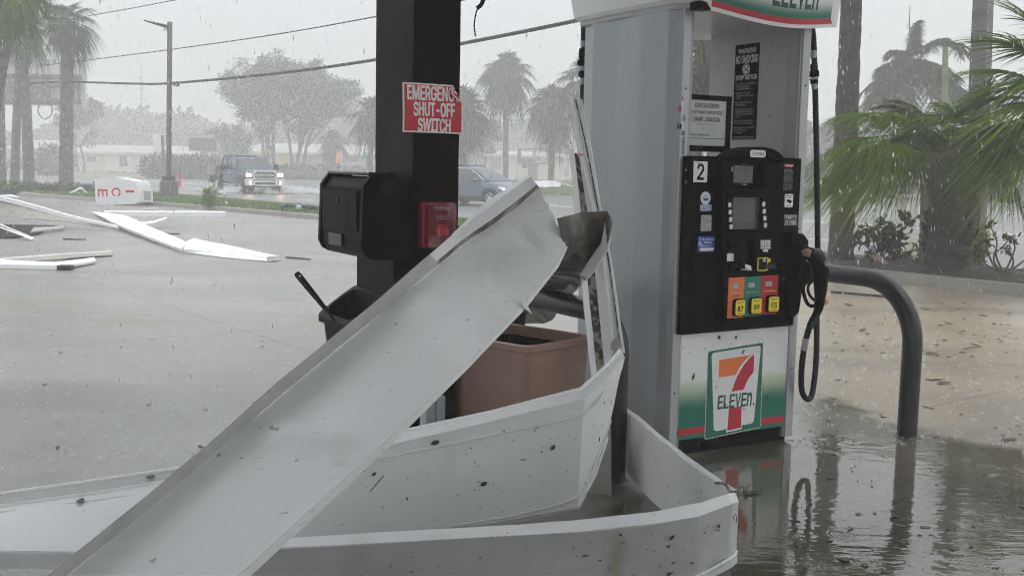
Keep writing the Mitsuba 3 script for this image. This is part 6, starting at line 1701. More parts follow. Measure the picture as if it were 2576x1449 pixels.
sp = rows([(2185, 640, 16.8), (2196, 634, 16.9)], [(2205, 655, 16.7), (2215, 648, 16.8)], [(2225, 668, 16.6), (2234, 662, 16.7)])
part(k, 'sheath', sheet(sp, 0.02, 5, 4, 0.03, 4, 2), 'bin_clay', 40)
rng = np.random.default_rng(31)
part(k, 'fibres', cat([tube([P(2190 + rng.normal(0, 9), 652 + rng.normal(0, 5), 16.8), P(2192 + rng.normal(0, 14), 640 + rng.normal(0, 12), 16.8)], 0.008, 4) for _ in range(26)]), 'boot_bark', kind='stuff')
base = P(526, 520, 34.0)
bush('small_shrub', 'small green shrub on the grass strip right of the lamp post', base, [px(34.0, (520, 506), (516, 489)), px(34.0, (526, 500), (525, 484)), px(34.0, (530, 503), (535, 490)), px(34.0, (524, 515), (530, 510)), px(34.0, (522, 516), (516, 509))], 6, 'shrub_bright', 0.16, 60, 0.02, 0.17, 0.3)
for i, pts in enumerate((((540, 505), (545, 492), (560, 486)), ((560, 510), (565, 496), (570, 488)), ((595, 540), (610, 530), (620, 520)))):
    k = thing('bare_twig', ('bare twig standing right of the small shrub', 'bare twig standing beside the roofing scrap', 'bare twig at the kerb below the roofing scrap')[i], 'twig')
    put(k, tube(spline(px(34.8, *pts), 4), 0.012, 5), 'branch')

# hedges: each a clipped mass of leaves over a woody core
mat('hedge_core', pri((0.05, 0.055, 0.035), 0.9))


def hedge(key, lab, pts, h, w, n, size, seed, leafm):
    rng = np.random.default_rng(seed)
    k = thing(key, lab, 'hedge')
    p = spline(pts, 8)
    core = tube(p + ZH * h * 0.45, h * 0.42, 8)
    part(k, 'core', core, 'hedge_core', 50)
    t = rng.uniform(0, len(p) - 1.001, n)
    i = t.astype(int)
    c = p[i] + (p[i + 1] - p[i]) * (t - i)[:, None]
    a = rng.uniform(0, 2 * PI, n)
    rr = np.sqrt(rng.uniform(0.6, 1.1, n))
    hh = h * (0.5 + 0.12 * np.sin(t * 2.7 + seed) + 0.1 * np.sin(t * 6.1))
    c = c + np.stack([np.cos(a) * w * rr * 0.7, np.cos(a) * w * rr * 0.5, hh + np.sin(a) * hh * rr], 1)
    part(k, 'leaves', leaves(c, size, rng, 0.5), leafm, kind='stuff')


def gp(u, v):
    return G(u, v)


hedge('low_hedge', 'low dark hedge at the foot of the left palm trunks', [gp(-120, 484), gp(0, 488), gp(120, 492), gp(238, 494)], 0.42, 0.45, 9000, 0.09, 1, 'shrub_leaf')
hedge('road_hedge', 'hedge along the far side of the road behind the pickup', [gp(560, 450), gp(700, 451), gp(850, 452.5), gp(1000, 455)], 1.15, 1.2, 12000, 0.28, 2, 'tree_leaf')
hedge('road_hedge', 'hedge across the road left of the lamp post', [gp(380, 448), gp(460, 450), gp(545, 452)], 1.6, 1.4, 7000, 0.3, 5, 'tree_leaf')
hedge('road_hedge', 'tall grey hedge across the road right of the pump', [P(1990, 500, 70.0) * [1, 1, 0], P(2060, 500, 69.0) * [1, 1, 0], P(2130, 502, 68.0) * [1, 1, 0], P(2250, 505, 66.0) * [1, 1, 0]], 1.7, 1.2, 9000, 0.28, 3, 'tree_leaf')
hedge('road_hedge', 'grey hedge across the road at the right edge', [P(2400, 505, 64.0) * [1, 1, 0], P(2500, 505, 62.0) * [1, 1, 0], P(2640, 505, 59.0) * [1, 1, 0]], 1.5, 1.2, 7000, 0.28, 4, 'tree_leaf')
for i, (u, v, h, d) in enumerate(((297, 425, 1.4, 0), (268, 400, 0, 0), (255, 402, 0, 0))):
    if i:
        continue
    hedge('round_bush', 'round bush in front of the pale house at left', [gp(u - 8, 432), gp(u + 8, 432)], 2.6, 1.6, 2500, 0.3, 7, 'tree_leaf')
hedge('round_bush', 'dark bush between the left palm trunks', [gp(120, 441), gp(150, 441)], 2.2, 1.8, 3000, 0.3, 8, 'tree_leaf')


# ------------------------------------------------------------------ broad-leaved trees across the road
def broadleaf(name, lab, base, H, spread, seed, n_leaf, lsize, leafm='tree_leaf', trunks=3, up=0.3, depth=3, group=None, lean=(0, 0, 0)):
    rng = np.random.default_rng(seed)
    k = thing(name, lab, 'tree', group)
    tubes, ends = [], []
    for t in range(trunks):
        a = 2 * PI * t / trunks + rng.uniform(0, 1)
        d = np.array([math.cos(a) * 0.28 * spread, math.sin(a) * 0.28 * spread, 1.0]) + np.array(lean)
        d /= np.linalg.norm(d)
        tb, e = grow(base + np.array([math.cos(a), math.sin(a), 0]) * 0.25, d, H * 0.34, H * 0.020, depth, rng, 0.42 * spread, up, 0.74, np.array(lean) * 0.4, (2, 4))
        tubes.append(cat(tb))
        ends += e
    for m in tubes:
        part(k, 'limb', m, 'branch', 50)
    ends = np.array(ends)
    nc = max(90, n_leaf // 110)                                  # leaves hang in clumps along the twigs, with gaps between
    i = rng.integers(0, len(ends), nc)
    t = rng.uniform(0.2, 1.2, nc)[:, None]
    cl = ends[i, 0] * (1 - t) + ends[i, 1] * t + rng.normal(0, H * 0.022, (nc, 3))
    j = rng.integers(0, nc, n_leaf)
    c = cl[j] + rng.normal(0, 1, (n_leaf, 3)) * (H * rng.uniform(0.018, 0.042, nc))[j][:, None] * [1.15, 1.15, 0.8]
    part(k, 'foliage', leaves(c, lsize, rng, 0.32, 0.0, 0.15), leafm, kind='stuff')
    return k


tb1, tb2 = P(682, 446, 112.0) * [1, 1, 0], P(746, 447, 112.0) * [1, 1, 0]
broadleaf('street_tree', 'left one of the two leafy trees behind the pickup', tb1, 11.8, 0.95, 3, 38000, 0.32, trunks=4, lean=(-0.10, 0, 0), group='pair of trees behind the pickup')
broadleaf('street_tree', 'right one of the two leafy trees behind the pickup', tb2, 11.0, 1.0, 8, 36000, 0.32, trunks=4, lean=(0.14, 0, 0), group='pair of trees behind the pickup')
broadleaf('house_tree', 'thin dim tree in front of the house behind the left palms', P(205, 440, 125.0) * [1, 1, 0], 9.0, 0.9, 13, 5000, 0.5, trunks=2)
broadleaf('house_tree', 'small tree beside the dark roadside sign', P(575, 446, 128.0) * [1, 1, 0], 6.0, 1.0, 14, 3500, 0.5, trunks=2)
broadleaf('house_tree', 'small pale tree behind the white building right of the column', P(1200, 446, 118.0) * [1, 1, 0], 7.0, 1.0, 15, 4000, 0.5, trunks=2)

# far woods: a run of crowns that reads as one mass
rng = np.random.default_rng(40)
cs, cores = [], []
sky_line = [(-150, 330), (60, 345), (190, 300), (238, 258), (262, 280), (330, 282), (400, 292), (450, 285), (500, 300), (560, 330), (640, 330), (720, 320), (860, 265), (905, 245), (950, 270), (1010, 300), (1160, 330), (1240, 338), (1320, 300), (1352, 292), (1410, 320), (1470, 335), (1560, 330), (1700, 335), (1850, 330), (1960, 345), (2030, 332), (2100, 336), (2200, 350), (2400, 350), (2600, 345), (2750, 350)]
us_ = np.arange(-150, 2750, 15)
for u in us_:
    v = np.interp(u, *zip(*sky_line)) + rng.normal(0, 5)
    d = rng.uniform(185, 235) if u < 2000 else rng.uniform(95, 120)
    if u >= 2000:
        v += rng.uniform(0, 10)
    top = P(u, v, d)
    R = top[2] * rng.uniform(0.22, 0.36)
    z = top[2] - R
    while z > 0.5:
        n = int(150)
        q = rng.normal(size=(n, 3))
        q /= np.linalg.norm(q, axis=1, keepdims=True)
        q *= rng.uniform(0.55, 1.08, (n, 1)) ** 0.5
        cs.append(np.array([top[0], top[1], z]) + q * R * [1.25, 1.25, 1.0])
        s = trimesh.creation.icosphere(2, R * 0.86)
        s.vertices = s.vertices * (0.9 + 0.35 * (meshkit.fbm(s.vertices * 0.7 + [u, 0, z], 3, 3)[:, None] - 0.3))
        s.apply_translation([top[0], top[1] + 1, z])
        cores.append(s)
        z -= R * 1.1
wood = cat(cat(cores), leaves(np.vstack(cs), 1.5, rng, 0.7))
labels['far_woods'] = {'kind': 'stuff', 'label': 'far treeline fading into the rain'}
put('far_woods', wood, 'tree_leaf')

# ------------------------------------------------------------------ houses across the road
flat('house_cream', (0.62, 0.60, 0.53), 0.6)
flat('house_yellow', (0.62, 0.50, 0.16), 0.6)
flat('house_tan', (0.42, 0.36, 0.29), 0.6)
flat('house_white', (0.72, 0.72, 0.70), 0.6)
flat('roof_grey', (0.40, 0.40, 0.40), 0.6)
flat('window_dark', (0.08, 0.09, 0.10), 0.15)
flat('brick_red', (0.36, 0.14, 0.10), 0.7)
flat('orange_cloth', (0.80, 0.24, 0.05), 0.6)
flat('teal_sign', (0.10, 0.38, 0.36), 0.5)


def house(name, lab, u0, u1, d, wall_top, roof_top, walls, wins, roofm='roof_grey', depth=9.0, over=0.5):
    """A low house: front wall pieces (u0, u1, material), windows (u0, v0, u1, v1, material), hipped roof."""
    k = thing(name, lab, 'house')
    zw, zr = P(u0, wall_top, d)[2], P(u0, roof_top, d)[2]
    for a, b, m in walls:
        p, q = P(a, wall_top, d), P(b, wall_top, d)
        part(k, 'wall', box((p[0], d, 0.1), (q[0], d + depth, zw)), m)
    x0, x1 = P(u0, wall_top, d)[0] - over, P(u1, wall_top, d)[0] + over
    part(k, 'fascia', box((x0 - 0.02, d - over - 0.03, zw - 0.05), (x1 + 0.02, d + depth + over, zw + 0.18)), 'house_white')
    part(k, 'roof', hull([(x, y, zw + 0.181) for x in (x0, x1) for y in (d - over, d + depth + over)] + [(x, d + depth / 2 + s, zr) for x in (x0 + 2.0, x1 - 2.0) for s in (-0.4, 0.4)]), roofm)
    for a, v0, b, v1, m in wins:
        p, q = P(a, v1, d), P(b, v0, d)
        w = part(k, 'window', box((p[0], d - 0.06, p[2]), (q[0], d + 0.05, q[2])), 'house_white')
        part(w, 'pane', box((p[0] + 0.08, d - 0.075, p[2] + 0.08), ((p[0] + q[0]) / 2 - 0.03, d - 0.061, q[2] - 0.08)), m)
        part(w, 'pane', box(((p[0] + q[0]) / 2 + 0.03, d - 0.075, p[2] + 0.08), (q[0] - 0.08, d - 0.061, q[2] - 0.08)), m)
    return k


house('far_house', 'pale low house with white roof edge behind the left palms and lamp post', 175, 470, 140.0, 384, 362, [(175, 262, 'house_cream'), (262, 330, 'house_white'), (330, 470, 'house_cream')], [(218, 392, 242, 410, 'window_dark'), (300, 390, 322, 420, 'window_dark'), (350, 392, 372, 410, 'window_dark'), (440, 392, 460, 412, 'window_dark')])
house('far_house', 'long low house with a yellow wall section behind the two trees', 610, 945, 135.0, 384, 358, [(610, 700, 'house_cream'), (700, 745, 'house_yellow'), (745, 850, 'house_tan'), (850, 945, 'roof_grey')], [(769, 392, 787, 410, 'window_dark'), (640, 392, 660, 408, 'window_dark'), (880, 394, 900, 412, 'window_dark')])
k = house('far_house', 'white building with louvred opening between two cabbage palms', 1225, 1420, 118.0, 392, 378, [(1225, 1298, 'house_white'), (1298, 1420, 'house_cream')], [(1310, 398, 1345, 425, 'window_dark')])
p, q = P(1231, 427, 118.0), P(1262, 397, 118.0)
for i in range(6):
    z = p[2] + (q[2] - p[2]) * i / 6
    part(k, 'louvre', box((p[0], 117.9, z), (q[0], 117.98, z + 0.14)), 'roof_grey')
house('far_house', 'dim yellow house front behind the leftmost palm trunks', 25, 135, 150.0, 375, 350, [(25, 135, 'house_yellow')], [(50, 392, 75, 412, 'window_dark')])
house('far_house', 'faint pale house beyond the grass right of the sign frame', 1440, 1600, 150.0, 398, 378, [(1440, 1600, 'house_cream')], [(1480, 405, 1500, 418, 'window_dark')])
k = thing('white_hoarding', 'tall plain white board left of the lamp post across the road', 'board')
p, q = P(386, 410, 130.0), P(411, 339, 130.0)
part(k, 'board', box((p[0], 130, 0.2), (q[0], 130.2, q[2])), 'house_white')
k = thing('roadside_sign', 'dark roadside sign on a short post across the road', 'sign')
p, q = P(475, 380, 120.0), P(543, 338, 120.0)
part(k, 'face', rbox((p[0], 120, p[2]), (q[0], 120.5, q[2]), 0.05), 'guard_paint')
part(k, 'top_band', box((p[0] + 0.1, 119.9, q[2] - 0.45), (q[0] - 0.1, 119.98, q[2] - 0.1)), 'box_grey')
m = (p[0] + q[0]) / 2
part(k, 'post', box((m - 0.35, 120.1, 0), (m + 0.35, 120.4, p[2])), 'box_grey')
k = thing('feather_flag', 'orange feather flag across the road left of the black column', 'flag')
p, q = P(845, 412, 108.0), P(860, 380, 108.0)
part(k, 'cloth', sheet([[(p[0] + 0.05, 108, p[2]), (q[0] - 0.15, 108.1, p[2] + 0.05)], [(p[0] - 0.05, 108, p[2] * 0.6 + q[2] * 0.4), (q[0] - 0.1, 108.1, p[2] * 0.6 + q[2] * 0.4)], [(p[0] + 0.1, 108, q[2] - 0.15), (q[0], 108, q[2])]], 0.02, 5, 4, 0.05, 1, 2), 'orange_cloth', 40)
part(k, 'pole', tube([(q[0] - 0.1, 108.05, 0.0), (q[0] - 0.05, 108.05, p[2]), (q[0] + 0.03, 108.0, q[2])], 0.035, 6), 'house_white')
k = thing('street_sign', 'small teal street sign at the left edge of the black column', 'sign')
p, q = P(913, 402, 92.0), P(942, 390, 92.0)
part(k, 'blade', box((p[0], 92, p[2] + 0.12), (q[0], 92.04, q[2])), 'teal_sign')
part(k, 'post', rod((q[0], 92.06, 0), (q[0], 92.06, q[2] + 0.1), 0.04), 'house_white')
# empty sign frame
k = thing('sign_frame', 'empty rectangular sign frame on a grey pedestal left of the pump', 'sign frame')
d = 84.0
sf = lambda u, v: P(u, v, d)
for a, b in (((1303, 374), (1379, 374.5)), ((1303, 410), (1379, 411)), ((1303, 374), (1303, 410)), ((1379, 374.5), (1379, 411)), ((1342, 374), (1342, 411))):
    part(k, 'bar', rod(sf(*a), sf(*b), 0.07, 6), 'box_grey')
p, q = sf(1303, 410), sf(1311, 374)
part(k, 'end_panel', box((p[0], d - 0.15, p[2]), (q[0], d + 0.15, q[2])), 'box_grey')
part(k, 'bent_bar', tube(spline([sf(1345, 376), sf(1348, 388), sf(1347, 400), sf(1344, 410)], 4), 0.05, 6), 'box_grey')
p, q = sf(1328, 455), sf(1353, 411.5)
part(k, 'pedestal', box((p[0], d - 0.3, 0), (q[0], d + 0.3, q[2])), 'roof_grey')
k = thing('white_wreckage', 'crumpled white sheet lying on the grass below the sign frame', 'metal sheet')
part(k, 'sheet', sheet(rows([(1342, 458, 72.0), (1350, 470, 71.5)], [(1375, 456, 72.2), (1372, 472, 71.4)], [(1392, 456, 72.0), (1386, 470, 71.6)], [(1412, 464, 71.5), (1406, 472, 71.2)]), 0.05, 4, 3, 0.12, 1.0, 3), 'far_white', 30)
part(k, 'rail', tube(rows([(1392, 456, 72.0), (1420, 464, 71.6), (1442, 470, 71.0)])[0], 0.05, 6), 'far_white')
vg = [tuple(G(u, v)[:2]) for u, v in ((1290, 489), (1475, 492), (1700, 500), (1700, 462), (1475, 456), (1290, 456))]
struct('side_verge', sheet_poly(Polygon(vg), 0.06), 'soil', label='grass corner across the road left of the pump')
gg = []
rng = np.random.default_rng(17)
pts = np.array([G(rng.uniform(1290, 1690), 458 + 33 * rng.uniform() ** 1.6, 0.06) for _ in range(12000)])
hh = 0.28 * rng.uniform(0.4, 1.4, (len(pts), 1))
w_ = np.array([[0.05, 0, 0]])
gv = np.stack([pts - w_, pts + w_, pts + ZH * hh + rng.normal(0, 0.08, (len(pts), 3)) * [1, 1, 0]], 1).reshape(-1, 3)
labels['side_grass'] = {'kind': 'stuff', 'label': 'grass on the corner across the road'}
put('side_grass', trimesh.Trimesh(gv, np.arange(len(gv)).reshape(-1, 3), process=False), 'grass')

# ------------------------------------------------------------------ billboard seen from behind
mat('board_grey', pri(proc(lambda p, n, uv: MX((0.46, 0.47, 0.48), (0.58, 0.59, 0.60), F(p.x * 0.6, p.y, p.z * 0.5, 3))), 0.5))
k = thing('billboard', 'big pale billboard seen from behind through the left palms', 'billboard')
d = 86.0
bb = lambda x, y, dd=0.0: P(x * 0.3297, y * 0.3297, d + dd)
zt_, zb_ = bb(0, 415)[2], bb(0, 800)[2]
cuts = (-420, -180, 75, 325, 480, 640)
for a, b in zip(cuts, cuts[1:]):
    p, q = bb(a, 600), bb(b, 600)
    part(k, 'panel', box((p[0] + 0.03, d + 0.4, zb_), (q[0] - 0.03, d + 0.55, zt_ - (0.3 if a > 300 else 0.0))), 'board_grey')
for y, r in ((570, 0.22), (650, 0.16), (768, 0.24)):
    p, q = bb(-420, y), bb(615, y + 25 if y < 600 else y + 10)
    part(k, 'beam', rod(p, q, r, 8), 'guard_paint')
for x in (-300, -120, 20, 80, 155, 250, 330, 380, 470, 560, 605):
    part(k, 'upright', rod(bb(x, 568), bb(x, 775), 0.09, 6), 'guard_paint')
for a, b in ((20, 150), (150, 20), (250, 380), (380, 250), (470, 560), (560, 605), (330, 250), (80, 20)):
    part(k, 'brace', rod(bb(a, 590), bb(b, 765), 0.06, 6), 'guard_paint')
part(k, 'mast', rod(bb(-60, 700, 0.8) * [1, 1, 0], bb(-60, 560, 0.8), 0.6, 16), 'roof_grey')
part(k, 'hanging_cable', tube(spline([bb(345, 620, -1), bb(300, 800, -1), bb(292, 860, -1), bb(340, 912, -1), bb(395, 870, -1), bb(390, 800, -1), bb(345, 690, -1), bb(340, 620, -1)], 8), 0.05, 6), 'guard_paint')

# transmission pole
k = thing('transmission_pole', 'tall faint transmission pole rising over the far woods', 'pylon')
d = 235.0
part(k, 'pole', tube([P(358, 420, d) * [1, 1, 0], P(356.5, 188, d)], [0.45, 0.28], 8), 'roof_grey')
part(k, 'mast', tube([P(356.5, 188, d), P(356.5, 158, d)], [0.12, 0.06], 6), 'roof_grey')
for v in (197, 224, 249):
    part(k, 'arm', rod(P(344, v - 1, d), P(368, v + 1, d), 0.10, 6), 'roof_grey')
k = thing('transmission_pole', 'faint utility pole right of the black column among the palms', 'pylon')
part(k, 'pole', tube([P(1225, 430, 150.0) * [1, 1, 0], P(1225, 290, 150.0)], [0.28, 0.2], 8), 'roof_grey')

# ------------------------------------------------------------------ utility poles and wires along the verge
k = thing('utility_pole', 'square concrete utility pole behind the short palm at the right', 'pole')
pb0, pt0 = G(2447, 664, 0.12), P(2480, -160, 18.7)
part(k, 'shaft', tube([pb0, pt0], [0.20, 0.17], 4), 'pale_bark', label='grey concrete shaft')
k = thing('utility_pole', 'slightly leaning pale utility pole between the left palm trunks', 'pole')
pl0, pl1 = P(37, 474, 57.0), P(50, 20, 57.0)
pl0[2] = 0.1
part(k, 'shaft', tube([pl0, P(41, 330, 57.0), P(47, 180, 57.0), pl1], [0.24, 0.22, 0.20, 0.17], 6), 'pale_bark', 50)


def wire(pts, r, lab, name='wire', n=14):
    k = thing(name, lab, 'wire')
    put(k, tube(spline(pts, n), r, 6), 'rubber', 60)


def wpt(u, v):
    """Where the pole line crosses a picture column, at the height of the row."""
    t_ = (u - CU) / FOC
    a, b = np.array([-26.4, 57.0]), np.array([8.1, 18.9])
    s = (t_ * a[1] - a[0]) / ((b[0] - a[0]) - t_ * (b[1] - a[1]))
    return P(u, v, a[1] + s * (b[1] - a[1]))


wire([wpt(47, 212), wpt(120, 208), wpt(190, 207), wpt(330, 211), wpt(430, 210), wpt(690, 186), wpt(945, 151), wpt(1200, 103), wpt(1430, 57), wpt(1700, -4), wpt(2050, -110)], 0.05, 'thick sagging cable bundle crossing behind the black column')
wire([wpt(100, 166), wpt(205, 154), wpt(425, 126), wpt(690, 88), wpt(945, 43), wpt(1160, 2), wpt(1400, -48)], 0.020, 'thin wire above the cable bundle')
wire([wpt(120, 60), wpt(205, 44), wpt(330, 22), wpt(450, -1), wpt(600, -30)], 0.020, 'topmost thin wire at the left')
k = thing('hanging_cord', 'black cord hanging from the canopy right of the column', 'cord')
put(k, tube(spline([P(1222, -30, 5.6), P(1214, 6, 5.6), P(1200, 26, 5.6), P(1193, 62, 5.6), P(1196, 92, 5.6)], 6), 0.004, 6), 'rubber', 60)
k = thing('cord_end', 'thick black cord end hanging at the top right of the column', 'cord')
put(k, tube(spline([P(1222, -20, 5.6), P(1212, 10, 5.6), P(1200, 22, 5.6)], 5), 0.011, 8), 'rubber', 60)

# cream pillar and stump in the bed
k = thing('cream_pillar', 'short cream pillar behind the leafy shrub at the right', 'pillar')
p, q = P(2268, 632, 20.0), P(2311, 500, 20.0)
part(k, 'shaft', rbox((p[0], 20, 0.0), (q[0], 20.35, q[2]), 0.01), 'house_cream', 40)
part(k, 'cap', rbox((p[0] - 0.03, 19.97, q[2]), (q[0] + 0.03, 20.38, q[2] + 0.06), 0.01), 'house_cream', 40)
k = thing('grey_post', 'grey square post beside the cream pillar', 'post')
p = P(2328, 640, 19.0)
part(k, 'post', tube([p * [1, 1, 0], P(2332, 470, 19.0)], [0.12, 0.11], 4), 'pale_bark')
part(k, 'cap', rbox((-0.1, -0.1, 0), (0.1, 0.1, 0.04), 0.01, t4(P(2332, 470, 19.0))), 'pale_bark', 40)


# ------------------------------------------------------------------ vehicles
mat('truck_paint', pri(proc(lambda p, n, uv: MX((0.018, 0.048, 0.095), (0.03, 0.066, 0.12), F(p.x * 5, p.y * 5, p.z * 5, 2))), 0.22, clearcoat=1.0, clearcoat_gloss=0.95))
mat('suv_paint', pri(proc(lambda p, n, uv: MX((0.09, 0.125, 0.175), (0.12, 0.16, 0.215), F(p.x * 5, p.y * 5, p.z * 5, 2))), 0.25, metallic=0.3, clearcoat=1.0, clearcoat_gloss=0.95))
flat('chrome', (0.80, 0.80, 0.81), 0.28, metallic=0.55)
flat('car_glass', (0.045, 0.055, 0.062), 0.06, specular=0.9)
flat('tyre', (0.012, 0.012, 0.013), 0.6)
flat('grille_dark', (0.02, 0.02, 0.021), 0.4)
LAMP = {'head': (4.0, 2.3, 1.35), 'fog': (4.0, 2.1, 1.1), 'marker': (0.8, 0.22, 0.12)}


def lamp(parent, name, mesh, kind):
    key = part(parent, name, mesh, 'paper')
    scene[key]['emitter'] = {'type': 'area', 'radiance': C(*LAMP[kind])}
    return key


def loft(st, n=4, M=None, flip=False):
    """A body through cross-sections: st = [(x, [(y, z), ...half profile from the bottom to the top...]), ...], mirrored."""
    rings = []
    for x, half in st:
        h = np.array(half, float)
        full = np.vstack([h, h[::-1] * [-1, 1]])
        rings.append(np.column_stack([np.full(len(full), x), full]))
    g = np.array(rings)
    g = np.concatenate([g, g[:, :1]], 1)
    m = grid_mesh(g)
    caps = [hull(np.vstack([r, r + [e, 0, 0]])) for r, e in ((rings[0], -0.004), (rings[-1], 0.004))]
    m = cat(m, caps)
    return moved(m, M) if M is not None else m


def wheel(parent, M, x, y, r, w, side, spokes=6):
    tr = M @ t4([x, y, r]) @ trimesh.transformations.rotation_matrix(-PI / 2 * side, [1, 0, 0])
    k = part(parent, 'wheel', moved(lathe([(r * 0.62, -w / 2), (r * 0.93, -w / 2), (r, -w * 0.32), (r, w * 0.32), (r * 0.93, w / 2), (r * 0.62, w / 2), (r * 0.6, w * 0.2), (r * 0.6, -w / 2)], None, 28), tr), 'tyre', 40)
    part(k, 'rim', moved(cat(lathe([(r * 0.59, w * 0.1), (r * 0.62, w * 0.45), (r * 0.57, w * 0.48), (r * 0.52, w * 0.2), (0.0, w * 0.15)], None, 28), [moved(rbox((r * 0.08, -r * 0.07, w * 0.25), (r * 0.57, r * 0.07, w * 0.42), 0.01), trimesh.transformations.rotation_matrix(2 * PI * i / spokes, [0, 0, 1])) for i in range(spokes)], moved(trimesh.creation.cylinder(r * 0.16, w * 0.3, sections=16), t4([0, 0, w * 0.32]))), tr), 'chrome', 35)
    return k


def car_frame(p, heading):
    h = np.array([math.cos(heading), math.sin(heading), 0])
    return frame(p, h, np.array([-h[1], h[0], 0]), ZH)


def side_panel(pts, y, t, M):
    """An outline in (x, z) on the car's side at y, t thick outwards."""
    s = 1 if y > 0 else -1
    return extr(Polygon(pts), t, M @ np.array([[1, 0, 0, 0], [0, 0, s, y], [0, 1, 0, 0], [0, 0, 0, 1.0]]))


# dark pickup with a flat bed and tool boxes; x forward from the rear axle line, right side towards the camera's left
hd = math.atan2(-0.845, 0.535)
tp = G(667, 488)
TM = car_frame(tp * [1, 1, 0] - np.array([math.cos(hd), math.sin(hd), 0]) * 2.7 + np.array([0, 0, -0.012]), hd) @ np.diag([1, 1, 0.93, 1])
tk = thing('pickup_truck', 'dark blue pickup truck with lit headlamps driving through the rain', 'pickup truck')
lowp = lambda w, z0, z1, z2: [(w * 0.55, z0), (w * 0.96, z0 + 0.03), (w, z0 + 0.25), (w * 1.01, (z0 + z1) / 2 + 0.1), (w * 0.985, z1), (w * 0.90, z2), (w * 0.5, z2 + 0.02)]
part(tk, 'body', loft([(-0.95, lowp(0.98, 0.55, 1.18, 1.24)), (0.2, lowp(1.0, 0.52, 1.2, 1.26)), (1.0, lowp(1.0, 0.52, 1.2, 1.27)), (1.15, lowp(0.99, 0.62, 1.2, 1.28)), (1.75, lowp(0.99, 0.8, 1.2, 1.30)), (2.35, lowp(0.98, 0.62, 1.19, 1.29)), (2.55, lowp(0.96, 0.6, 1.16, 1.25)), (2.64, lowp(0.92, 0.62, 1.1, 1.18))], 4, TM), 'truck_paint', 35)
part(tk, 'cab', hull([(TM @ [x, y, z, 1])[:3] for x, y, z in [(s_[0], sg * s_[1], s_[2]) for s_ in ((-0.93, 0.92, 1.22), (-0.93, 0.80, 1.90), (-0.75, 0.76, 1.96), (0.55, 0.74, 1.96), (0.75, 0.74, 1.92), (1.32, 0.90, 1.27)) for sg in (-1, 1)]]), 'truck_paint', 25)
part(tk, 'windscreen', hull([(TM @ [x + 0.012, sg * y, z + 0.008, 1])[:3] for x, y, z in ((0.79, 0.70, 1.88), (1.29, 0.84, 1.31), (0.77, 0.69, 1.88), (1.26, 0.83, 1.31)) for sg in (-1, 1)]), 'car_glass')
for s in (-1, 1):
    for x0, x1, xa, xb in ((-0.80, -0.02, -0.80, -0.02), (0.06, 0.98, 0.06, 0.66)):
        part(tk, 'side_window', hull([(TM @ [x, s * (0.915 if z < 1.5 else 0.81) + s * o_, z, 1])[:3] for x, z in ((x0, 1.33), (x1, 1.33), (xb, 1.84), (xa, 1.84)) for o_ in (0.0, 0.006)]), 'car_glass')
    for x0, x1 in ((-0.9, 0.02), (0.04, 1.05)):
        dr_ = part(tk, 'door', side_panel([(x0, 0.66), (x1, 0.66), (x1, 1.2), (x0, 1.2)], s * 1.004, 0.012, TM), 'truck_paint')
        part(dr_, 'handle', box((x0 + 0.06, s * 1.016, 1.06), (x0 + 0.26, s * 1.045, 1.10), TM), 'chrome')
    part(tk, 'mirror', rbox((0.86, s * 1.10, 1.28), (0.98, s * 1.36, 1.60), 0.04, TM), 'grille_dark', 40)
    part(tk, 'mirror_arm', rod((TM @ [0.9, s * 0.95, 1.32, 1])[:3], (TM @ [0.92, s * 1.15, 1.36, 1])[:3], 0.03), 'grille_dark')
    part(tk, 'step', rbox((-0.8, s * 0.9, 0.42), (0.95, s * 1.06, 0.48), 0.02, TM), 'chrome', 40)
    part(tk, 'wheel_arch', side_panel([(1.27, 0.5), (1.33, 0.78), (1.52, 0.96), (1.76, 1.0), (2.0, 0.95), (2.18, 0.78), (2.24, 0.5), (2.12, 0.5), (2.06, 0.72), (1.92, 0.86), (1.76, 0.9), (1.58, 0.86), (1.45, 0.72), (1.40, 0.5)], s * 0.985, 0.05, TM), 'truck_paint', 30)
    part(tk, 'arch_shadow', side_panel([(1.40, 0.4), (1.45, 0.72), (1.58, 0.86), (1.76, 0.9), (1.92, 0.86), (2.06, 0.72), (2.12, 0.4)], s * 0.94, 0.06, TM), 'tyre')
    wheel(tk, TM, 1.76, s * 0.88, 0.42, 0.28, s)
    wheel(tk, TM, -2.1, s * 0.86, 0.42, 0.28, s)
part(tk, 'hood_bulge', hull([(TM @ [x, y, z, 1])[:3] for x, y, z in ((1.35, -0.5, 1.29), (1.35, 0.5, 1.29), (2.45, -0.42, 1.27), (2.45, 0.42, 1.27), (1.5, -0.42, 1.36), (1.5, 0.42, 1.36), (2.3, -0.36, 1.35), (2.3, 0.36, 1.35))]), 'truck_paint', 30)
GF = TM @ frame([2.652, 0, 0], [0, 1, 0], [0, 0, 1], [1, 0, 0])
gp_ = Polygon([(-0.46, 0.82), (0.46, 0.82), (0.56, 0.92), (0.56, 1.10), (0.46, 1.20), (-0.46, 1.20), (-0.56, 1.10), (-0.56, 0.92)])
part(tk, 'grille', extr(gp_, 0.03, GF), 'grille_dark')
part(tk, 'grille_surround', cat(extr(gp_.buffer(0.045, join_style=1).difference(gp_.buffer(-0.012)), 0.06, GF), extr(Polygon([(-0.98, 1.12), (-0.62, 1.14), (-0.5, 1.22), (0.5, 1.22), (0.62, 1.14), (0.98, 1.12), (0.98, 1.16), (0.62, 1.18), (0.5, 1.265), (-0.5, 1.265), (-0.62, 1.18), (-0.98, 1.16)]), 0.05, GF), extr(sbox(-0.98, 0.79, 0.98, 0.825), 0.05, GF)), 'chrome', 30)
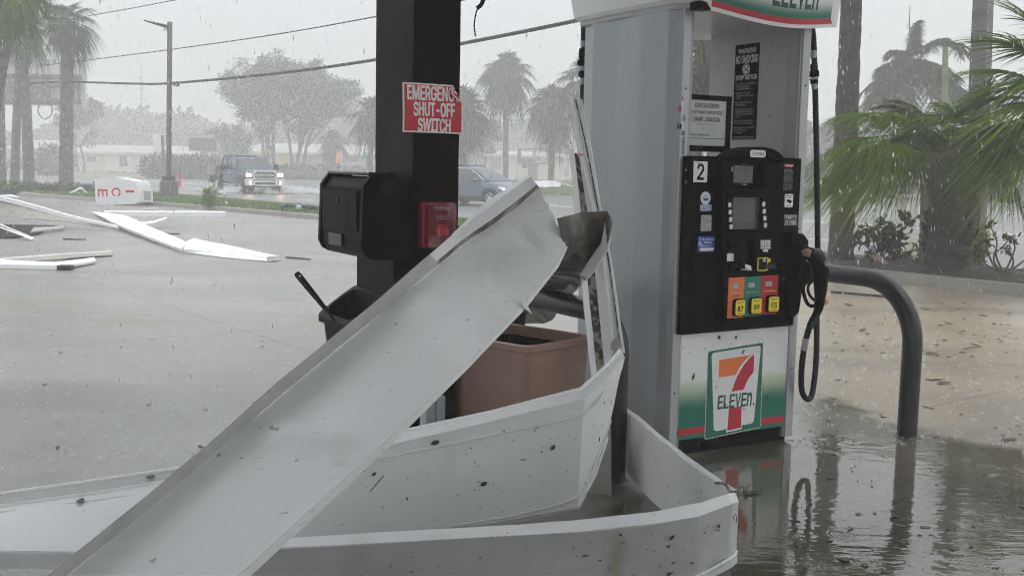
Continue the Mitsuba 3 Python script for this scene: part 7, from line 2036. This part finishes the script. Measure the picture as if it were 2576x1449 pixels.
for y0, y1 in ((-0.5, -0.2), (0.2, 0.5)):
    part(tk, 'grille_bar', extr(sbox(y0, 0.97, y1, 1.06).difference(sbox(y0 + 0.02, 0.995, y1 - 0.02, 1.035)), 0.03, GF @ t4([0, 0, 0.02])), 'chrome')
for i in range(9):
    part(tk, 'grille_slat', box((-0.5, 0.845 + 0.036 * i, 0.03), (0.5, 0.855 + 0.036 * i, 0.036), GF), 'box_grey')
part(tk, 'lettering', words('RAM', 0.38, 0.085, GF @ t4([-0.19, 0.97, 0.038]), 0.012, True), 'chrome')
part(tk, 'bumper', cat(extr(Polygon([(-1.0, 0.45), (1.0, 0.45), (1.02, 0.77), (0.65, 0.78), (0.5, 0.72), (-0.5, 0.72), (-0.65, 0.78), (-1.02, 0.77)]), 0.16, GF @ t4([0, 0, -0.06]))), 'chrome', 30)
part(tk, 'bumper_intake', extr(rrect(-0.52, 0.5, 0.52, 0.63, 0.03), 0.01, GF @ t4([0, 0, 0.1])), 'grille_dark')
part(tk, 'skid_plate', extr(Polygon([(-0.3, 0.46), (0.3, 0.46), (0.36, 0.42), (-0.36, 0.42)]), 0.14, GF @ t4([0, 0, -0.05])), 'chrome')
part(tk, 'underside', box((-2.6, -0.75, 0.35), (2.5, 0.75, 0.6), TM), 'tyre')
for s in (-1, 1):
    hl_ = part(tk, 'headlamp', rbox((2.54, s * 0.64, 0.90), (2.665, s * 0.97, 1.11), 0.03, TM), 'chrome', 40)
    lamp(hl_, 'lit_lens', rbox((2.666, s * 0.67, 0.925), (2.675, s * 0.95, 1.10), 0.004, TM), 'head')
    fl_ = part(tk, 'fog_lamp', rbox((2.75, s * 0.66, 0.54), (2.765, s * 0.88, 0.68), 0.02, TM), 'grille_dark', 40)
    lamp(fl_, 'lit_lens', moved(trimesh.creation.cylinder(0.075, 0.01, sections=16), TM @ t4([2.772, s * 0.78, 0.61]) @ trimesh.transformations.rotation_matrix(PI / 2, [0, 1, 0])), 'fog')
lamp(tk, 'marker_lamp', box((-1.02, -1.03, 0.93), (-0.98, -1.01, 0.98), TM), 'marker')
# flat bed with a headache rack and boxes
part(tk, 'rack', cat([tube([(TM @ [x, s * y, z, 1])[:3] for x, y, z in ((-1.02, 1.02, 0.85), (-1.0, 1.02, 1.5), (-0.98, 0.92, 1.96), (-0.95, 0.7, 2.03), (-0.95, 0.0, 2.04))], 0.05, 6) for s in (-1, 1)]), 'grille_dark', 50)
part(tk, 'rack_mesh', box((-1.0, -0.85, 1.0), (-0.97, 0.85, 1.9), TM), 'grille_dark')
part(tk, 'flat_bed', rbox((-3.0, -1.12, 0.84), (-1.05, 1.12, 0.96), 0.02, TM), 'grille_dark', 40)
for s in (-1, 1):
    part(tk, 'tool_box', rbox((-1.9, s * 0.72, 0.97), (-1.06, s * 1.12, 1.50), 0.02, TM), 'grille_dark', 40)
    part(tk, 'tool_box', rbox((-3.0, s * 0.72, 0.5), (-2.58, s * 1.16, 0.835), 0.02, TM), 'grille_dark', 40)
part(tk, 'roof_lamp', rbox((0.2, -0.05, 1.96), (0.4, 0.05, 2.01), 0.01, TM), 'grille_dark')

# blue car
sv = thing('blue_car', 'blue estate car driving past behind the black column, headlamp lit', 'car')
hd2 = math.atan2(-0.60, 0.80)
VM = car_frame(G(1236, 519) * [1, 1, 0] - np.array([math.cos(hd2), math.sin(hd2), 0]) * 1.36 + np.array([-math.sin(hd2), math.cos(hd2), 0]) * 0.80 + np.array([0, 0, -0.012]), hd2)
cp = lambda w, z0, z1, z2: [(w * 0.5, z0), (w * 0.94, z0 + 0.02), (w, z0 + 0.22), (w * 1.0, z1 - 0.2), (w * 0.97, z1), (w * 0.86, z2), (w * 0.45, z2 + 0.03)]
part(sv, 'body', loft([(-2.25, cp(0.80, 0.45, 0.95, 1.0)), (-2.1, cp(0.86, 0.32, 0.98, 1.02)), (-1.2, cp(0.91, 0.27, 0.99, 1.02)), (0.0, cp(0.92, 0.25, 0.96, 0.99)), (0.9, cp(0.92, 0.27, 0.93, 0.97)), (1.4, cp(0.91, 0.30, 0.87, 0.94)), (1.9, cp(0.88, 0.28, 0.76, 0.84)), (2.15, cp(0.80, 0.27, 0.66, 0.74)), (2.28, cp(0.66, 0.3, 0.56, 0.64))], 4, VM), 'suv_paint', 40)
part(sv, 'roof', hull([(VM @ [x, sg * y, z, 1])[:3] for x, y, z in ((-2.1, 0.78, 1.0), (-1.95, 0.62, 1.42), (-1.4, 0.60, 1.52), (-0.4, 0.60, 1.56), (0.25, 0.58, 1.50), (1.22, 0.76, 0.98)) for sg in (-1, 1)]), 'suv_paint', 30)
part(sv, 'windscreen', hull([(VM @ [x + 0.012, sg * y, z + 0.012, 1])[:3] for x, y, z in ((0.30, 0.55, 1.47), (1.16, 0.72, 1.01), (0.28, 0.54, 1.47), (1.12, 0.7, 1.01)) for sg in (-1, 1)]), 'car_glass')
for s in (-1, 1):
    for pts in (((-1.85, 1.06), (-1.1, 1.04), (-1.1, 1.43), (-1.65, 1.38)), ((-1.02, 1.04), (-0.15, 1.02), (-0.15, 1.48), (-1.02, 1.45)), ((-0.08, 1.02), (0.92, 1.02), (0.25, 1.43), (-0.08, 1.47))):
        part(sv, 'side_window', hull([(VM @ [x, s * (0.80 - 0.20 * (z - 1.0) / 0.5) + s * o_, z, 1])[:3] for x, z in pts for o_ in (0.0, 0.012)]), 'car_glass')
    part(sv, 'window_trim', tube([(VM @ [x, s * (0.815 - 0.2 * (z - 1.0) / 0.5), z, 1])[:3] for x, z in ((-1.9, 1.05), (-1.6, 1.42), (-0.6, 1.49), (0.1, 1.48), (0.5, 1.3), (0.98, 1.0))], 0.012, 5), 'chrome')
    part(sv, 'roof_rail', tube([(VM @ [x, s * 0.55, z, 1])[:3] for x, z in ((-1.6, 1.50), (-1.5, 1.58), (-0.3, 1.61), (0.0, 1.55))], 0.018, 6), 'grille_dark', 50)
    part(sv, 'mirror', moved(trimesh.creation.icosphere(2, 0.12), VM @ t4([0.72, s * 1.0, 1.03]) @ np.diag([0.7, 1.0, 0.7, 1])), 'suv_paint', 60)
    for x0, x1 in ((-1.05, -0.15), (-0.12, 0.85)):
        dr_ = part(sv, 'door', side_panel([(x0, 0.4), (x1, 0.4), (x1, 0.95), (x0, 0.97)], s * 0.915, 0.008, VM), 'suv_paint')
        part(dr_, 'handle', box((x0 + 0.08, s * 0.924, 0.83), (x0 + 0.24, s * 0.95, 0.86), VM), 'suv_paint')
    part(sv, 'sill', side_panel([(-1.0, 0.24), (1.0, 0.24), (1.0, 0.36), (-1.0, 0.36)], s * 0.918, 0.015, VM), 'grille_dark')
    for x in (-1.36, 1.36):
        a = np.linspace(0, PI, 12)
        part(sv, 'arch', side_panel([(x + 0.42 * math.cos(t), 0.32 + 0.42 * math.sin(t)) for t in a] + [(x + 0.34 * math.cos(t), 0.30 + 0.36 * math.sin(t)) for t in a[::-1]], s * 0.91, 0.02, VM), 'grille_dark', 30)
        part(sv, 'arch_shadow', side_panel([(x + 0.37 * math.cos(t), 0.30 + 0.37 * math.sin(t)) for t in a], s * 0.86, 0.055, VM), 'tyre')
        wheel(sv, VM, x, s * 0.82, 0.335, 0.24, s, 5)
    hl_ = part(sv, 'headlamp', hull([(VM @ [x, s * y, z, 1])[:3] for x, y, z in ((1.75, 0.90, 0.80), (1.80, 0.905, 0.72), (2.12, 0.80, 0.60), (2.20, 0.70, 0.62), (2.10, 0.78, 0.72), (1.9, 0.86, 0.80))]), 'chrome', 30)
    lamp(hl_, 'lit_lens', hull([(VM @ [x, s * y, z, 1])[:3] for x, y, z in ((1.98, 0.875, 0.72), (2.10, 0.825, 0.64), (2.10, 0.835, 0.70), (2.0, 0.88, 0.66))]), 'fog')
    part(sv, 'fog_trim', rbox((2.0, s * 0.78, 0.38), (2.16, s * 0.85, 0.46), 0.02, VM), 'chrome')
for y0, y1 in ((-0.15, 0.52), (-0.62, 0.1)):
    part(sv, 'wiper', rod((VM @ [1.10, y0, 1.07, 1])[:3], (VM @ [0.72, y1, 1.28, 1])[:3], 0.012, 5), 'tyre')
part(sv, 'grille', box((2.24, -0.45, 0.42), (2.29, 0.45, 0.56), VM), 'grille_dark')
part(sv, 'underside', box((-2.0, -0.7, 0.18), (2.0, 0.7, 0.4), VM), 'tyre')
# dim parked car far left
pc = thing('parked_car', 'dim dark car parked across the road behind the left palm trunks', 'car')
CMx = car_frame(P(70, 440, 110.0) * [1, 1, 0] + ZH * 0.13, 0.15)
part(pc, 'body', loft([(-2.3, cp(0.8, 0.4, 0.9, 0.95)), (-1.2, cp(0.9, 0.3, 0.95, 1.0)), (0.8, cp(0.9, 0.3, 0.93, 0.98)), (2.2, cp(0.8, 0.3, 0.7, 0.78))], 4, CMx), 'truck_paint', 40)
part(pc, 'cabin', hull([(CMx @ [x, sg * y, z, 1])[:3] for x, y, z in ((-1.9, 0.75, 0.98), (-1.3, 0.6, 1.45), (0.2, 0.6, 1.48), (1.1, 0.75, 0.98)) for sg in (-1, 1)]), 'car_glass', 30)
for s in (-1, 1):
    for x in (-1.4, 1.4):
        wheel(pc, CMx, x, s * 0.8, 0.33, 0.22, s, 5)


# ------------------------------------------------------------------ rain: falling drops, splashes
mat('drop', {'type': 'principledthin', 'base_color': C(0.9, 0.92, 0.94), 'roughness': 0.3, 'diff_trans': 1.0, 'spec_trans': 0.0})


def drops(c, r, stretch, rng):
    n = len(c)
    v0 = np.array([[1, 0, 0], [-0.5, 0.866, 0], [-0.5, -0.866, 0], [0, 0, 1], [0, 0, -1.0]])
    f0 = np.array([[0, 1, 3], [1, 2, 3], [2, 0, 3], [1, 0, 4], [2, 1, 4], [0, 2, 4]])
    s = (r * rng.uniform(0.6, 1.3, n))[:, None, None]
    v = v0[None] * s * np.array([1, 1, stretch])
    v[..., 0] += v[..., 2] * -0.10
    v = v + c[:, None]
    f = f0[None] + (np.arange(n) * 5)[:, None, None]
    return trimesh.Trimesh(v.reshape(-1, 3), f.reshape(-1, 3), process=False)


rng = np.random.default_rng(99)
# splash crowns on the concrete
def splash(n, u0, u1, v0, v1, h, seed):
    r = np.random.default_rng(seed)
    out = []
    for _ in range(n):
        q = G(r.uniform(u0, u1), r.uniform(v0, v1), 0.006)
        k = r.integers(4, 8)
        a = r.uniform(0, 2 * PI, k)
        hh = h * r.uniform(0.3, 1.0)
        base = q + np.stack([np.cos(a), np.sin(a), a * 0], 1) * 0.012
        tip = q + np.stack([np.cos(a) * 0.018, np.sin(a) * 0.018, a * 0 + hh], 1) * r.uniform(0.6, 1.2, (k, 1))
        w = np.stack([-np.sin(a), np.cos(a), a * 0], 1) * 0.0018
        out.append(np.stack([base - w, base + w, tip], 1).reshape(-1, 3))
    v = np.vstack(out)
    return trimesh.Trimesh(v, np.arange(len(v)).reshape(-1, 3), process=False)


key = 'rain_splash'
labels[key] = {'kind': 'stuff', 'label': 'rain drops splashing on the concrete'}
put(key, cat(splash(420, 1990, 2576, 800, 1130, 0.022, 1), splash(500, 0, 1000, 700, 1200, 0.016, 2), splash(500, 0, 2576, 560, 720, 0.03, 3)), 'drop')
# falling drops between the pump and the far side of the lot
n = 4200
dd = 5.6 + 34 * rng.uniform(0, 1, n) ** 1.3
uu, vv = rng.uniform(-60, 2640, n), rng.uniform(-40, 760, n)
c = np.array([P(u, v, d) for u, v, d in zip(uu, vv, dd)])
inside = (np.abs((c - COL) @ PA) < 12) & ((c - COL) @ PA < 2.95) & ((c - COL) @ PB < 0.80)
c = c[~inside & (c[:, 2] > 0.05)]
labels['rain'] = {'kind': 'stuff', 'label': 'falling rain drops'}
put('rain', drops(c, 0.0017, 11, rng), 'drop')
# water running off the canopy's edge in heavy drops
e = rng.uniform(-0.4, 0.8, 200)
q = COL + PA * 2.97 + PB * e[:, None] + ZH * rng.uniform(0.05, 4.4, (200, 1)) + rng.normal(0, 0.03, (200, 3)) * [1, 1, 0]
e2 = rng.uniform(-4.0, 3.3, 420)
q2 = COL + PB * 0.82 + PA * e2[:, None] + ZH * rng.uniform(0.05, 4.4, (420, 1)) + rng.normal(0, 0.03, (420, 3)) * [1, 1, 0]
labels['canopy_drip'] = {'kind': 'stuff', 'label': 'heavy drops falling from the canopy edge'}
put('canopy_drip', drops(np.vstack([q, q2]), 0.0042, 4, rng), 'drop')
# spray thrown up by the pickup's wheels
sp_ = []
for x, y, L, n in ((1.76, -1.0, 1.8, 700), (1.9, 1.1, 3.4, 5200), (-2.1, -1.0, 1.5, 600), (-2.1, 1.0, 2.0, 600), (2.3, 0.0, 1.2, 700)):
    t = rng.uniform(0, 1, n)
    p = np.stack([x + rng.normal(0, 0.35, n) - 0.3 * t, y + np.sign(y if y else 1) * L * t * rng.uniform(0.2, 1, n), 0.04 + 0.75 * np.abs(rng.normal(0, 0.5, n)) * (1 - t) ** 1.2 * (0.35 + t)], 1)
    sp_.append(p)
p = np.vstack(sp_)
p = (np.column_stack([p, np.ones(len(p))]) @ TM.T)[:, :3]
labels['wheel_spray'] = {'kind': 'stuff', 'label': 'spray thrown up by the pickup'}
put('wheel_spray', drops(p, 0.026, 1.3, rng), 'drop')


# ------------------------------------------------------------------ rain-filled air
scene['rain_air'] = {'type': 'homogeneous', 'albedo': C(0.985, 0.985, 0.985), 'sigma_t': 0.0068}
labels['haze'] = {'kind': 'stuff', 'label': 'pale air full of rain'}
scene['haze'] = {'type': 'cube', 'to_world': T().translate([0, 250, 11.9]).scale([440, 330, 12.95]), 'bsdf': {'type': 'null'}, 'interior': {'type': 'ref', 'id': 'rain_air'}}
